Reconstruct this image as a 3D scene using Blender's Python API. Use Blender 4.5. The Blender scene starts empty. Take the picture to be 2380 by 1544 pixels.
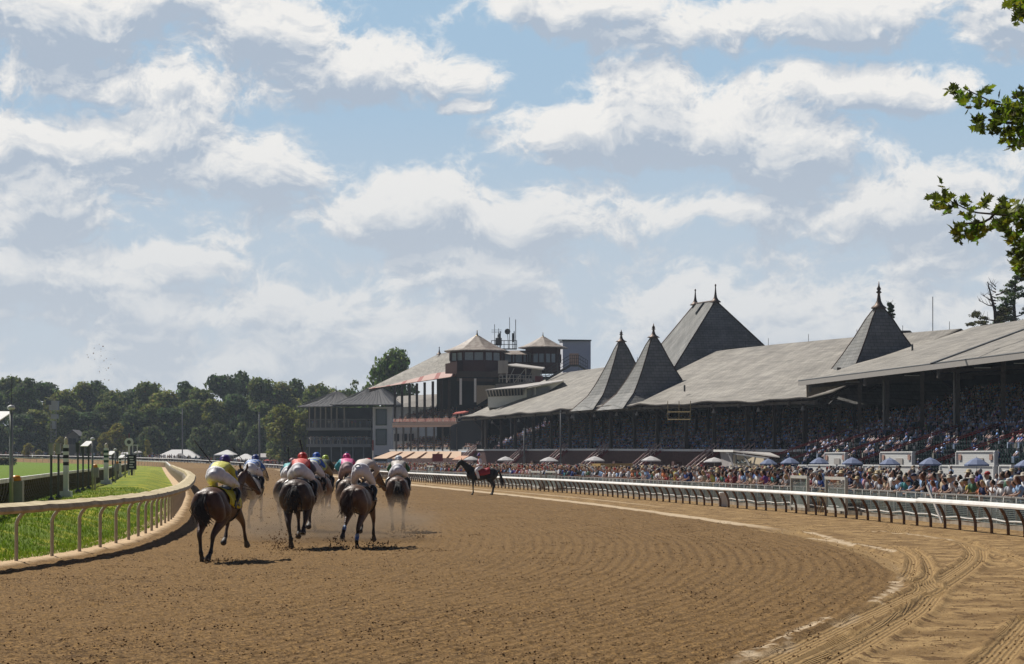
import bpy, math, random
import numpy as np
from mathutils import Vector, Matrix
random.seed(7); rng = np.random.default_rng(7)
SC = bpy.context.scene
COL = SC.collection
FOC, CX, HY, CH = 5000.0, 1190.0, 1068.0, 2.25      # focal length in picture units, horizon, eye height

# ---------------------------------------------------------------- camera, light, sky
cam_d = bpy.data.cameras.new("camera"); cam = bpy.data.objects.new("camera", cam_d); COL.objects.link(cam)
cam.location = (0, 0, CH); cam.rotation_euler = (math.radians(90), 0, 0)
cam_d.sensor_width = 36; cam_d.lens = FOC / 2380 * 36; cam_d.shift_y = (HY - 772) / 2380
cam_d.clip_start = 0.5; cam_d.clip_end = 6000
SC.camera = cam
SC.view_settings.view_transform = 'Standard'; SC.view_settings.look = 'None'
SC.view_settings.exposure = 0.10; SC.view_settings.gamma = 1.0
EL = math.radians(51); AZ = (-0.66, 0.751)
SUN = Vector((AZ[0] * math.cos(EL), AZ[1] * math.cos(EL), math.sin(EL)))
sd = bpy.data.lights.new("sun", 'SUN'); sd.energy = 5.0; sd.angle = math.radians(0.5); sd.color = (1.0, 0.95, 0.87)
so = bpy.data.objects.new("sun", sd); COL.objects.link(so); so.rotation_euler = SUN.to_track_quat('Z', 'Y').to_euler()

world = bpy.data.worlds.new("World"); SC.world = world; world.use_nodes = True
world.cycles.sampling_method = 'MANUAL'; world.cycles.sample_map_resolution = 512
wt = world.node_tree; wt.nodes.clear()

class NT:
    """small helper that writes node maths"""
    def __init__(s, t): s.t = t
    def n(s, ty, **k):
        x = s.t.nodes.new(ty)
        for a, b in k.items(): setattr(x, a, b)
        return x
    def put(s, sock, v):
        if isinstance(v, bpy.types.NodeSocket): s.t.links.new(v, sock)
        else: sock.default_value = v
    def m(s, op, a, b=0.0, c=0.0, clamp=False):
        x = s.n('ShaderNodeMath', operation=op, use_clamp=clamp)
        s.put(x.inputs[0], a); s.put(x.inputs[1], b)
        if op in ('MULTIPLY_ADD', 'SMOOTH_MAX', 'SMOOTH_MIN', 'COMPARE'): s.put(x.inputs[2], c)
        return x.outputs[0]
    def ramp(s, v, a, b, ea=0.0, eb=1.0, smooth=True):
        x = s.n('ShaderNodeMapRange', interpolation_type='SMOOTHSTEP' if smooth else 'LINEAR')
        s.put(x.inputs[0], v); s.put(x.inputs[1], a); s.put(x.inputs[2], b); s.put(x.inputs[3], ea); s.put(x.inputs[4], eb)
        return x.outputs[0]
    def mix(s, f, a, b, mode='MIX'):
        x = s.n('ShaderNodeMix', data_type='RGBA', blend_type=mode)
        s.put(x.inputs[0], f); s.put(x.inputs[6], a); s.put(x.inputs[7], b)
        return x.outputs[2]
    def noise(s, vec, scale, detail=4.0, rough=0.55, dist=0.0, dim='3D'):
        x = s.n('ShaderNodeTexNoise', noise_dimensions=dim)
        s.put(x.inputs['Vector'], vec); s.put(x.inputs['Scale'], scale); s.put(x.inputs['Detail'], detail)
        s.put(x.inputs['Roughness'], rough); s.put(x.inputs['Distortion'], dist)
        return x.outputs['Fac']
    def xyz(s, a, b, c):
        x = s.n('ShaderNodeCombineXYZ'); s.put(x.inputs[0], a); s.put(x.inputs[1], b); s.put(x.inputs[2], c)
        return x.outputs[0]

W_ = NT(wt)
# clouds: centre and half sizes in picture units (turned into directions below), weight
CL = [(180, 50, 480, 150, 1.1), (590, 90, 250, 120, 1.0), (820, 185, 250, 85, 1.1), (300, 215, 420, 70, .75),
      (330, 330, 210, 95, 1.05), (560, 400, 250, 95, 1.05), (80, 460, 330, 190, .95), (960, 510, 290, 105, 1.1), (1240, 520, 280, 100, 1.0),
      (1360, 310, 170, 100, 1.25), (1500, 290, 230, 130, 1.45), (1650, 320, 220, 120, 1.3), (1800, 370, 190, 110, 1.25), (1600, 500, 400, 55, .55),
      (1400, 20, 280, 70, .9), (1600, 75, 230, 75, 1.0), (1950, 55, 260, 95, 1.05), (1980, 215, 260, 62, .95), (2340, 80, 150, 110, .95),
      (2180, 500, 360, 120, 1.0), (1090, 250, 52, 18, .7)]
def make_density():
    g = bpy.data.node_groups.new("cloud_density", 'ShaderNodeTree')
    g.interface.new_socket("u", in_out='INPUT', socket_type='NodeSocketFloat')
    g.interface.new_socket("v", in_out='INPUT', socket_type='NodeSocketFloat')
    g.interface.new_socket("wu", in_out='INPUT', socket_type='NodeSocketFloat')
    g.interface.new_socket("wv", in_out='INPUT', socket_type='NodeSocketFloat')
    g.interface.new_socket("d", in_out='OUTPUT', socket_type='NodeSocketFloat')
    G_ = NT(g); gi = G_.n('NodeGroupInput'); go = G_.n('NodeGroupOutput')
    u, v, w1, w2 = gi.outputs[0], gi.outputs[1], gi.outputs[2], gi.outputs[3]
    uu = G_.m('ADD', u, w1); vv = G_.m('ADD', v, w2)
    best = None
    for (px, py, w, h, k) in CL:
        cu = math.atan((px - CX) / FOC); cv = (HY - py) / FOC
        a = G_.m('MULTIPLY', G_.m('SUBTRACT', uu, cu), FOC / w)
        b = G_.m('MULTIPLY', G_.m('SUBTRACT', vv, cv), FOC / h)
        b = G_.m('MAXIMUM', b, G_.m('MULTIPLY', b, -1.35))
        q = G_.m('SQRT', G_.m('MULTIPLY_ADD', a, a, G_.m('MULTIPLY', b, b)))
        e = G_.m('MULTIPLY_ADD', q, -k, 1.15 * k)
        best = e if best is None else G_.m('SMOOTH_MAX', best, e, .3)
    sv = G_.xyz(uu, G_.m('MULTIPLY', vv, 1.45), 0.0)
    # layered cloud low in the sky, and everywhere outside the photographed part
    lowv = G_.xyz(uu, G_.m('MULTIPLY', vv, 2.3), 0.0)
    low = G_.m('MULTIPLY_ADD', G_.noise(lowv, 13.0, 3.0, .5, dim='2D'), 2.2, -.50)
    lm = G_.ramp(v, .135, .085)
    edge = G_.ramp(G_.m('ABSOLUTE', u), .27, .36)
    best = G_.m('SMOOTH_MAX', best, G_.m('MULTIPLY_ADD', G_.m('MAXIMUM', lm, edge), G_.m('ADD', low, 2.0), -2.0), .3)
    best = G_.m('MAXIMUM', best, -1.2)
    f1 = G_.noise(sv, 20.0, 7.0, .55, dim='2D')
    bl = G_.noise(sv, 60.0, 6.0, .62, dim='2D'); bl = G_.m('ABSOLUTE', G_.m('SUBTRACT', bl, .5))
    d = G_.m('MULTIPLY_ADD', f1, 2.3, G_.m('ADD', best, -1.15 + .19))
    d = G_.m('MULTIPLY_ADD', bl, -1.5, d)
    G_.put(go.inputs[0], d)
    return g
dens = make_density()
tc = W_.n('ShaderNodeTexCoord'); sep = W_.n('ShaderNodeSeparateXYZ'); wt.links.new(tc.outputs['Generated'], sep.inputs[0])
dx, dy, dz = sep.outputs
u = W_.m('ARCTAN2', dx, dy)
v = W_.m('DIVIDE', dz, W_.m('MAXIMUM', W_.m('SQRT', W_.m('ADD', W_.m('MULTIPLY', dx, dx), W_.m('MULTIPLY', dy, dy))), .05))
w1 = W_.m('MULTIPLY_ADD', W_.noise(W_.xyz(u, v, 0.0), 20.0, 2.0, .5, dim='2D'), .024, -.012)
w2 = W_.m('MULTIPLY_ADD', W_.noise(W_.xyz(W_.m('ADD', u, 7.3), v, 0.0), 24.0, 2.0, .5, dim='2D'), .018, -.009)
def D(du, dv):
    x = W_.n('ShaderNodeGroup'); x.node_tree = dens
    W_.put(x.inputs[0], W_.m('ADD', u, du)); W_.put(x.inputs[1], W_.m('ADD', v, dv)); W_.put(x.inputs[2], w1); W_.put(x.inputs[3], w2); return x.outputs[0]
d0 = D(0, 0); d1 = D(-.004, .014); d2 = D(-.0015, .0040)
sky = W_.n('ShaderNodeTexSky', sky_type='NISHITA', sun_disc=False, sun_elevation=EL, sun_rotation=math.atan2(AZ[0], AZ[1]))
sky.air_density = 1.0; sky.dust_density = 0.6; sky.ozone_density = 1.6
alpha = W_.ramp(d0, -.08, .52)
up = W_.ramp(d1, -.25, 1.15)                      # how much cloud lies above, towards the sun
relief = W_.ramp(W_.m('SUBTRACT', d0, d1), -.45, .55)
relief2 = W_.ramp(W_.m('SUBTRACT', d0, d2), -.26, .30)
lit = W_.m('MULTIPLY_ADD', relief2, .42, W_.m('MULTIPLY_ADD', relief, .42, W_.m('MULTIPLY_ADD', up, -.60, .40)), clamp=True)
K = 10.0
cw = W_.mix(lit, (.40 * K, .47 * K, .565 * K, 1), (.82 * K, .81 * K, .79 * K, 1))
blue_tint = W_.mix(W_.ramp(v, .04, .22), (.44 * K, .545 * K, .65 * K, 1), (.345 * K, .495 * K, .65 * K, 1))
nish = W_.mix(W_.ramp(v, .35, 1.2), blue_tint, sky.outputs[0])
al = W_.m('MULTIPLY', alpha, W_.ramp(v, .5, .9, 1.0, 0.25))
final = W_.mix(al, nish, cw)
# milky air towards the horizon
final = W_.mix(W_.ramp(v, .0, .16, .90, .0, smooth=False), final, (.55 * K, .59 * K, .635 * K, 1))
final = W_.mix(W_.ramp(v, .3, .9), final, W_.mix(.4, final, sky.outputs[0]))
# added dimming of the sky overhead and outside the view, to deepen shade
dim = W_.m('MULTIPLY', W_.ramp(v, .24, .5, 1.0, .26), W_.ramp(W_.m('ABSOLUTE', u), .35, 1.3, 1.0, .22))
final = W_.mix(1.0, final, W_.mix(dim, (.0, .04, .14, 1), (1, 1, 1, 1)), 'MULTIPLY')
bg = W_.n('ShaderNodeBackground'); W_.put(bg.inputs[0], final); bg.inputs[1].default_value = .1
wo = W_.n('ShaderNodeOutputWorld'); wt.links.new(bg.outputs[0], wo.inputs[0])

# ---------------------------------------------------------------- materials
_M = {}
def M(name, col, rough=.65, var=.12, scale=4.0, bump=0.0, bscale=20.0, metal=0.0, spec=.4, col2=None, detail=5.0, attr=None, zdark=None, coord='Object', trans=0.0, stretch=None):
    if name in _M: return _M[name]
    m = bpy.data.materials.new(name); m.use_nodes = True; t = m.node_tree; t.nodes.clear(); N = NT(t)
    p = N.n('ShaderNodeBsdfPrincipled'); o = N.n('ShaderNodeOutputMaterial')
    tcn = N.n('ShaderNodeTexCoord'); vec = tcn.outputs[coord]
    if stretch:
        mp = N.n('ShaderNodeMapping'); mp.inputs['Scale'].default_value = stretch; t.links.new(vec, mp.inputs[0]); vec = mp.outputs[0]
    if attr:
        at = N.n('ShaderNodeAttribute', attribute_name=attr); base = at.outputs['Color']
    else: base = (*col, 1)
    nz = N.noise(vec, scale, detail, .6)
    if col2: c = N.mix(N.ramp(nz, .38, .62), base, (*col2, 1))
    else:
        f = N.ramp(nz, .3, .7, 1 - var, 1 + var); c = N.mix(1.0, base, N.xyz(f, f, f), 'MULTIPLY')
    if zdark:
        z0, z1, dc = zdark
        sp = N.n('ShaderNodeSeparateXYZ'); t.links.new(tcn.outputs['Object'], sp.inputs[0])
        c = N.mix(N.ramp(N.m('MULTIPLY_ADD', nz, .12, sp.outputs[2]), z0, z1, 1.0, 0.0), c, (*dc, 1))
    N.put(p.inputs['Base Color'], c); p.inputs['Roughness'].default_value = rough; p.inputs['Metallic'].default_value = metal
    p.inputs['Specular IOR Level'].default_value = spec
    if bump:
        b = N.n('ShaderNodeBump'); b.inputs['Strength'].default_value = min(1, bump); b.inputs['Distance'].default_value = .02 * max(1, bump)
        N.put(b.inputs['Height'], N.noise(vec, bscale, 4.0, .6)); t.links.new(b.outputs[0], p.inputs['Normal'])
    out = p.outputs[0]
    if trans:
        tr = N.n('ShaderNodeBsdfTranslucent'); N.put(tr.inputs[0], c)
        mx = N.n('ShaderNodeMixShader'); mx.inputs[0].default_value = trans; t.links.new(out, mx.inputs[1]); t.links.new(tr.outputs[0], mx.inputs[2]); out = mx.outputs[0]
    t.links.new(out, o.inputs[0]); _M[name] = m
    return m

# ---------------------------------------------------------------- mesh helper
def npbuild(name, V, F, mats, parent=None, smooth=False, mi=None, cols=None, loc=None):
    """V (n,3) array, F list of index lists or (m,k) array"""
    me = bpy.data.meshes.new(name)
    V = np.asarray(V, dtype=np.float32)
    if isinstance(F, np.ndarray):
        k = F.shape[1]; me.vertices.add(len(V)); me.vertices.foreach_set('co', V.ravel())
        me.loops.add(F.size); me.loops.foreach_set('vertex_index', F.ravel().astype(np.int32))
        me.polygons.add(len(F)); me.polygons.foreach_set('loop_start', np.arange(0, F.size, k, dtype=np.int32))
        me.polygons.foreach_set('loop_total', np.full(len(F), k, dtype=np.int32)); me.update(calc_edges=True)
    else:
        me.from_pydata(V.tolist(), [], F); me.update()
    if not isinstance(mats, (list, tuple)): mats = [mats]
    for m in mats: me.materials.append(m)
    if mi is not None: me.polygons.foreach_set('material_index', np.asarray(mi, dtype=np.int32))
    if smooth: me.polygons.foreach_set('use_smooth', np.ones(len(me.polygons), dtype=bool))
    if cols is not None:
        for an, arr in (cols.items() if isinstance(cols, dict) else {'col': cols}.items()):
            a = me.color_attributes.new(an, 'FLOAT_COLOR', 'POINT')
            c4 = np.ones((len(V), 4), dtype=np.float32); c4[:, :arr.shape[1]] = arr; a.data.foreach_set('color', c4.ravel())
    o = bpy.data.objects.new(name, me); COL.objects.link(o)
    if parent is not None: o.parent = parent
    if loc is not None: o.location = loc
    return o

def wloc(p):
    L = Vector((0, 0, 0))
    while p is not None: L = L + p.location; p = p.parent
    return L

class MB:
    def __init__(s): s.v = []; s.f = []; s.mi = []
    def add(s, vs, fs, m=0):
        o = len(s.v); s.v += [tuple(x) for x in vs]; s.f += [[i + o for i in q] for q in fs]; s.mi += [m] * len(fs); return s
    def hexa(s, b, t, m=0):            # bottom ring of 4, top ring of 4
        return s.add(list(b) + list(t), [[3, 2, 1, 0], [4, 5, 6, 7], [0, 1, 5, 4], [1, 2, 6, 5], [2, 3, 7, 6], [3, 0, 4, 7]], m)
    def box(s, c, d, rz=0.0, m=0):
        x, y, z = c; a, b, h = d[0] / 2, d[1] / 2, d[2]
        cs, sn = math.cos(rz), math.sin(rz)
        R = [(x + px * cs - py * sn, y + px * sn + py * cs) for px, py in ((-a, -b), (a, -b), (a, b), (-a, b))]
        return s.hexa([(p[0], p[1], z) for p in R], [(p[0], p[1], z + h) for p in R], m)
    def wall(s, p, q, z0, z1, th, m=0):      # vertical slab from p to q, thickness towards the left of p->q
        d = Vector((q[0] - p[0], q[1] - p[1])).normalized(); n = (-d.y * th, d.x * th)
        z0 = z0 if isinstance(z0, tuple) else (z0, z0); z1 = z1 if isinstance(z1, tuple) else (z1, z1)
        R = [(p[0], p[1]), (q[0], q[1]), (q[0] + n[0], q[1] + n[1]), (p[0] + n[0], p[1] + n[1])]
        zb = [z0[0], z0[1], z0[1], z0[0]]; zt = [z1[0], z1[1], z1[1], z1[0]]
        return s.hexa([(*R[i], zb[i]) for i in range(4)], [(*R[i], zt[i]) for i in range(4)], m)
    def beam(s, p, q, w, h=None, m=0):
        h = h or w; p = Vector(p); q = Vector(q); d = (q - p).normalized()
        a = d.cross(Vector((0, 0, 1)))
        if a.length < 1e-4: a = Vector((1, 0, 0))
        a.normalize(); b = a.cross(d).normalized()
        r = [a * w / 2 * i + b * h / 2 * j for i, j in ((-1, -1), (1, -1), (1, 1), (-1, 1))]
        return s.hexa([p + x for x in r], [q + x for x in r], m)
    def tube(s, pts, r, n=6, m=0, cap=True):
        pts = [Vector(p) for p in pts]; k = len(pts); r = r if isinstance(r, (list, tuple)) else [r] * k
        vs = []; fs = []
        d = (pts[1] - pts[0]).normalized(); a = d.cross(Vector((0, 0, 1)))
        if a.length < .05: a = d.cross(Vector((1, 0, 0)))
        a.normalize()
        for i in range(k):
            d = (pts[min(i + 1, k - 1)] - pts[max(i - 1, 0)]).normalized()
            a = (a - d * a.dot(d)).normalized(); b = d.cross(a)
            for j in range(n):
                t = 2 * math.pi * j / n; vs.append(pts[i] + (a * math.cos(t) + b * math.sin(t)) * r[i])
        for i in range(k - 1):
            for j in range(n): fs.append([i * n + j, i * n + (j + 1) % n, (i + 1) * n + (j + 1) % n, (i + 1) * n + j])
        if cap: fs += [list(range(n))[::-1], [(k - 1) * n + j for j in range(n)]]
        return s.add(vs, fs, m)
    def lathe(s, c, prof, n=12, m=0, rot=0.0, sq=1.0):
        vs = []; fs = []
        for r, z in prof:
            for j in range(n):
                t = rot + 2 * math.pi * j / n; vs.append((c[0] + r * math.cos(t), c[1] + r * math.sin(t) * sq, c[2] + z))
        k = len(prof)
        for i in range(k - 1):
            for j in range(n): fs.append([i * n + j, i * n + (j + 1) % n, (i + 1) * n + (j + 1) % n, (i + 1) * n + j])
        fs += [list(range(n))[::-1], [(k - 1) * n + j for j in range(n)]]
        return s.add(vs, fs, m)
    def build(s, name, mats, parent=None, smooth=False, world=True, loc=None):
        V = np.array(s.v, dtype=np.float64)
        if world and parent is not None: V = V - np.array(wloc(parent))
        if loc is not None and world and parent is None: V = V - np.array(loc)
        return npbuild(name, V, s.f, mats, parent, smooth, s.mi, loc=loc)

def W(px, py, Y): return Vector(((px - CX) / FOC * Y, Y, CH - (py - HY) / FOC * Y))
def zpx(py, Y): return CH - (py - HY) / FOC * Y
def tag(o, label=None, cat=None, group=None, kind=None):
    if label: o['label'] = label
    if cat: o['category'] = cat
    if group: o['group'] = group
    if kind: o['kind'] = kind
    return o
def thing(name, label, cat, loc=(0, 0, 0), rz=0.0, group=None):
    o = bpy.data.objects.new(name, None); COL.objects.link(o); o.empty_display_size = .3
    o.location = loc; o.rotation_euler = (0, 0, rz); tag(o, label, cat, group); return o
def copy_tree(o, parent=None):
    kids = list(o.children); c = o.copy(); COL.objects.link(c); c.parent = parent
    for k in kids: copy_tree(k, c)
    return c

# ---------------------------------------------------------------- value noise in numpy
_P = rng.random((256, 256)).astype(np.float32)
def vnoise(x, y):
    xi = np.floor(x).astype(int); yi = np.floor(y).astype(int); fx = x - xi; fy = y - yi
    fx = fx * fx * (3 - 2 * fx); fy = fy * fy * (3 - 2 * fy)
    a = _P[xi & 255, yi & 255]; b = _P[(xi + 1) & 255, yi & 255]; c = _P[xi & 255, (yi + 1) & 255]; d = _P[(xi + 1) & 255, (yi + 1) & 255]
    return (a * (1 - fx) + b * fx) * (1 - fy) + (c * (1 - fx) + d * fx) * fy
def fbm(x, y, o=4):
    s = 0; a = .5
    for i in range(o): s = s + a * (vnoise(x * 2 ** i + 17 * i, y * 2 ** i + 31 * i) - .5); a *= .55
    return s
def sstep(a, b, x):
    t = np.clip((x - a) / (b - a), 0, 1); return t * t * (3 - 2 * t)

# ---------------------------------------------------------------- lines of the course
def line(pts):
    pts = sorted(pts); Yg = np.arange(-40, 760, .5); Xg = np.interp(Yg, [p[0] for p in pts], [p[1] for p in pts])
    k = np.hanning(25); k /= k.sum(); Xp = np.pad(Xg, 12, mode='reflect', reflect_type='odd'); Xs = np.convolve(Xp, k, 'valid')
    return lambda Y: np.interp(Y, Yg, Xs)
Xin = line([(-40, -50), (10, -23), (20, -18.5), (28, -15.2), (35, -12.9), (41, -11.4), (46.7, -10.6), (51, -10.25), (56.6, -10.35), (61, -10.6), (66.8, -11.15),
            (72, -11.7), (78.3, -12.4), (82, -12.9), (100, -15.4), (131, -19.9), (175, -26.8), (238, -37.2), (375, -60), (450, -72.5), (760, -124)])
Xed = line([(-40, -30), (10, -2.5), (17, 0), (23.6, 2.4), (29, 4.3), (33.9, 5.7), (40, 7.2), (46, 8.1), (53, 8.6), (61, 8.7), (70.4, 8.1), (90, 6.0), (110, 3.5), (137, -.6), (197, -10.5), (454, -50), (760, -100)])
Xout = line([(-40, -10), (10, 5), (20, 9), (30, 12.2), (40, 14.2), (52, 15.1), (61.8, 14.9), (64.6, 14.6), (89.3, 12.0), (104, 9.56), (141.7, 4.0), (218, -10), (454, -46.8), (760, -97)])
TC = np.array([-200.8, 428.8]); TA0 = math.radians(9.4)
def terrain(X, Y):
    X = np.asarray(X, dtype=np.float64); Y = np.asarray(Y, dtype=np.float64)
    z = np.clip(-X - 45, 0, 140) * .020 * sstep(180, 480, Y)
    rr = np.hypot(X - TC[0], Y - TC[1])
    z = z + np.clip(rr - 136, 0, 26) * .04 * sstep(-45, -90, X) * sstep(400, 500, Y)
    z = z + .5 * sstep(.8, 3.2, Xin(Y) - X) * (1 - sstep(300, 430, Y))
    return z
def tz(x, y): return float(terrain(x, y))
def G(px, py):
    """where the line of sight through a picture point meets the ground"""
    Y = 60.0
    for _ in range(60):
        z = tz((px - CX) / FOC * Y, Y); Yn = (CH - z) * FOC / max(py - HY, 1.5); Y = Y * .5 + Yn * .5
    return ((px - CX) / FOC * Y, Y, tz((px - CX) / FOC * Y, Y))
# ================================================================ GROUND
def grid(xs, ys):            # xs, ys (r,c) arrays -> quads
    r, c = xs.shape; i = np.arange(r * c).reshape(r, c)
    return np.stack([i[:-1, :-1], i[:-1, 1:], i[1:, 1:], i[1:, :-1]], -1).reshape(-1, 4)

def struct(name, V, F, mat, cols=None, smooth=True):
    o = npbuild(name, V, F, mat, smooth=smooth, cols=cols); o['kind'] = 'structure'; return o

# base sheet out to the horizon
m_earth = M('earth', (.075, .085, .03), .95, scale=.05, col2=(.11, .10, .05))
gy = np.concatenate([np.linspace(-60, 700, 77), [900, 1300, 2000, 3500]]); gx = np.concatenate([[-3000, -1500, -700, -350], np.linspace(-250, 250, 51), [400, 800, 1800, 3000]])
GX, GY = np.meshgrid(gx, gy)
GZ = terrain(GX, np.clip(GY, -40, 750)) - .35
struct('ground', np.stack([GX, GY, GZ], -1).reshape(-1, 3), grid(GX, GY), m_earth)

# tyre tracks and dry lines on the hard outer strip, as ground lines
def gl(pts): return [G(*p)[:2] for p in pts]
TR = [(gl([(1760, 1560), (1900, 1492), (2040, 1425), (2150, 1372), (2215, 1335), (2262, 1300), (2262, 1278), (2225, 1258), (2140, 1243), (2030, 1236)]), .27), (gl([(1830, 1560), (1960, 1500), (2080, 1440), (2150, 1398), (2210, 1362), (2262, 1325), (2285, 1300), (2283, 1278)]), .12),
      (gl([(1900, 1560), (2010, 1500), (2085, 1455), (2140, 1420), (2170, 1385)]), .20),
      (gl([(2160, 1368), (2120, 1338), (2050, 1300), (1960, 1268), (1850, 1243), (1760, 1232)]), .30),
      (gl([(2105, 1350), (2120, 1320), (2118, 1295), (2080, 1270)]), .16),
      (gl([(2110, 1360), (2160, 1340), (2150, 1300), (2120, 1275)]), .13),
      (gl([(2290, 1560), (2345, 1500), (2400, 1440)]), .25), (gl([(1830, 1240), (1870, 1222)]), .35), (gl([(2080, 1240), (2090, 1222)]), .30),
      (gl([(2240, 1262), (2330, 1290), (2420, 1330)]), .2)]
PALE = [(gl([(2075, 1355), (2078, 1372), (2035, 1400), (2018, 1408)]), .06), (gl([(1880, 1238), (1930, 1252), (1985, 1268)]), .18),
        (gl([(1715, 1540), (1830, 1482), (1900, 1448), (1925, 1436)]), .07), (gl([(1880, 1250), (2010, 1268), (2080, 1283)]), .12), (gl([(2030, 1236), (2120, 1242), (2200, 1254)]), .22)]
def pdist(X, Y, pts):
    best = np.full(X.shape, 1e9); sgn = np.zeros(X.shape)
    for (x0, y0), (x1, y1) in zip(pts[:-1], pts[1:]):
        dx, dy = x1 - x0, y1 - y0; L2 = dx * dx + dy * dy
        t = np.clip(((X - x0) * dx + (Y - y0) * dy) / L2, 0, 1)
        ex, ey = X - x0 - t * dx, Y - y0 - t * dy; d = np.hypot(ex, ey)
        s = np.sign(dx * ey - dy * ex); m = d < best
        best = np.where(m, d, best); sgn = np.where(m, s, sgn)
    return best, sgn
def curve_pts(pts, n=10):     # Catmull-Rom
    P = [np.array(p) for p in pts]; P = [2 * P[0] - P[1]] + P + [2 * P[-1] - P[-2]]; out = []
    for i in range(1, len(P) - 2):
        for t in np.linspace(0, 1, n, endpoint=False):
            a, b, c, d = P[i - 1:i + 3]
            out.append(.5 * ((2 * b) + (-a + c) * t + (2 * a - 5 * b + 4 * c - d) * t * t + (-a + 3 * b - 3 * c + d) * t ** 3))
    return out + [P[-2]]

def dirt_surface(X, Y, full=True):
    """height offset and zone masks of the race track surface"""
    xi, xe, xo = Xin(Y), Xed(Y), Xout(Y)
    wob = fbm(X * .25, Y * .25, 3) * .5
    t = X - xe + wob * sstep(60, 30, Y) * .6
    comp = sstep(-.12, .25, t)
    near = np.exp(-np.maximum(Y - 24, 0) / 45.)
    # harrow grooves run along the track
    wl = 1.3
    ph = (X - xe) + fbm(X * .35 + 40, Y * .12, 3) * .5
    groove = (np.sin(ph * 2 * math.pi / wl) * .5 + .5) ** 2
    gw = sstep(-17, -3, t) * (1 - comp) * (.55 + .9 * (fbm(X * .2, Y * .05 + 9, 2) + .3))
    fine = fbm(X * 9, Y * 7, 4); cl = np.clip(fbm(X * 16 + 5, Y * 12, 3) - .02, 0, 1)
    big = np.clip(fbm(X * 1.6 + 80, Y * 1.6 + 3, 4) - .03, 0, 1)
    h = (1 - comp) * (.045 * fine + .12 * cl + .07 * big * (1 - gw) + .012 * groove * gw) + comp * (.018 * fine + .045 * np.clip(fbm(X * 3.1, Y * 3.1 + 50, 5) - .03, 0, 1))
    tread = np.zeros(X.shape); tdist = np.zeros(X.shape); pale = np.zeros(X.shape)
    if full:
        for pts, w in TR:
            d, s = pdist(X, Y, curve_pts(pts)); m = 1 - sstep(w * .8, w, d + .08 * fbm(X * 2, Y * 2, 2))
            rid = .5
            h = h * (1 - .85 * m) + m * (-.022)
            lip = np.exp(-((d - w * 1.05) / .06) ** 2) * .05; h = h + lip * comp
            tdist = np.where(m > .05, d * s, tdist); tread = np.maximum(tread, m)
            comp = np.maximum(comp, m)
        for pts, w in PALE:
            d, s = pdist(X, Y, curve_pts(pts)); m = 1 - sstep(w * .5, w, d + .35 * fbm(X * 5, Y * 5, 3)); pale = np.maximum(pale, m); h = h * (1 - .7 * m)
    # pale packed line on the edge of the harrowed part, beyond 68 m
    e = X - xe; wd = .35 + .0035 * np.clip(Y - 60, 0, 200)
    pl = (1 - sstep(wd * .7, wd, np.abs(e - wd * .6) + .3 * fbm(X * .8, Y * .3, 3))) * sstep(66, 76, Y)
    pale = np.maximum(pale, pl)
    l2 = (1 - sstep(.18, .3, np.abs(e - 2.6 + .6 * fbm(X * .2, Y * .05, 2)) + .3 * fbm(X * .9, Y * .3, 3))) * sstep(95, 120, Y) * .6
    pale = np.maximum(pale, l2)
    # raised lip along the broken edge in front
    lip = np.exp(-((e + .05 + .25 * fbm(X * 1.3, Y * 1.3, 3)) / .13) ** 2) * .05 * sstep(48, 30, Y); h = h + lip
    pale = np.maximum(pale, .40 * (1 - sstep(.03, .10, np.abs(e - .12 + .3 * fbm(X * 1.3, Y * 1.3, 3)))) * sstep(50, 36, Y) * (vnoise(X * .6, Y * .6) > .35))
    sand = 1 - sstep(.10, .36, (X - xi) + .35 * fbm(X * 1.2, Y * 1.2, 4))
    h = h * (1 - .6 * sand) + .05 * sand
    return h, comp, pale, tread, sand, ph, gw, tdist

m_dirt = bpy.data.materials.new('track_dirt'); m_dirt.use_nodes = True
t_ = m_dirt.node_tree; t_.nodes.clear(); N = NT(t_)
at = N.n('ShaderNodeAttribute', attribute_name='zone'); sp_ = N.n('ShaderNodeSeparateColor'); t_.links.new(at.outputs['Color'], sp_.inputs[0])
at2 = N.n('ShaderNodeAttribute', attribute_name='zone2'); sp2 = N.n('ShaderNodeSeparateColor'); t_.links.new(at2.outputs['Color'], sp2.inputs[0])
tcd = N.n('ShaderNodeTexCoord'); P_ = tcd.outputs['Object']
n1 = N.noise(P_, 1.1, 6.0, .62); n2 = N.noise(P_, 14.0, 6.0, .65); n3 = N.noise(P_, .18, 4.0, .5)
n4 = N.noise(P_, 24.0, 3.0, .7)
loose = N.mix(N.ramp(N.m('MULTIPLY_ADD', n4, .6, N.m('MULTIPLY', n2, .4)), .40, .60), (.084, .048, .019, 1), (.285, .172, .066, 1))
loose = N.mix(N.ramp(n3, .35, .65, .0, .35), loose, (.23, .138, .054, 1))
loose = N.mix(N.m('MULTIPLY', N.ramp(N.noise(P_, 1.7, 8.0, .72), .555, .65), .65), loose, (.075, .043, .018, 1))
comp_c = N.mix(N.ramp(n1, .36, .62), (.20, .122, .050, 1), (.40, .265, .118, 1))
comp_c = N.mix(N.ramp(N.noise(P_, 2.2, 8.0, .74), .49, .58), comp_c, (.13, .074, .030, 1))
c = N.mix(sp_.outputs[0], loose, comp_c)
at3 = N.n('ShaderNodeAttribute', attribute_name='zone3'); sp3 = N.n('ShaderNodeSeparateXYZ'); t_.links.new(at3.outputs['Vector'], sp3.inputs[0])
wob_ = N.m('MULTIPLY', N.noise(P_, 3.0, 3.0, .6), .05)
tl = N.m('MULTIPLY_ADD', N.m('SINE', N.m('MULTIPLY', N.m('ADD', sp3.outputs[2], wob_), 2 * math.pi / .065)), .5, .5)
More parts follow.
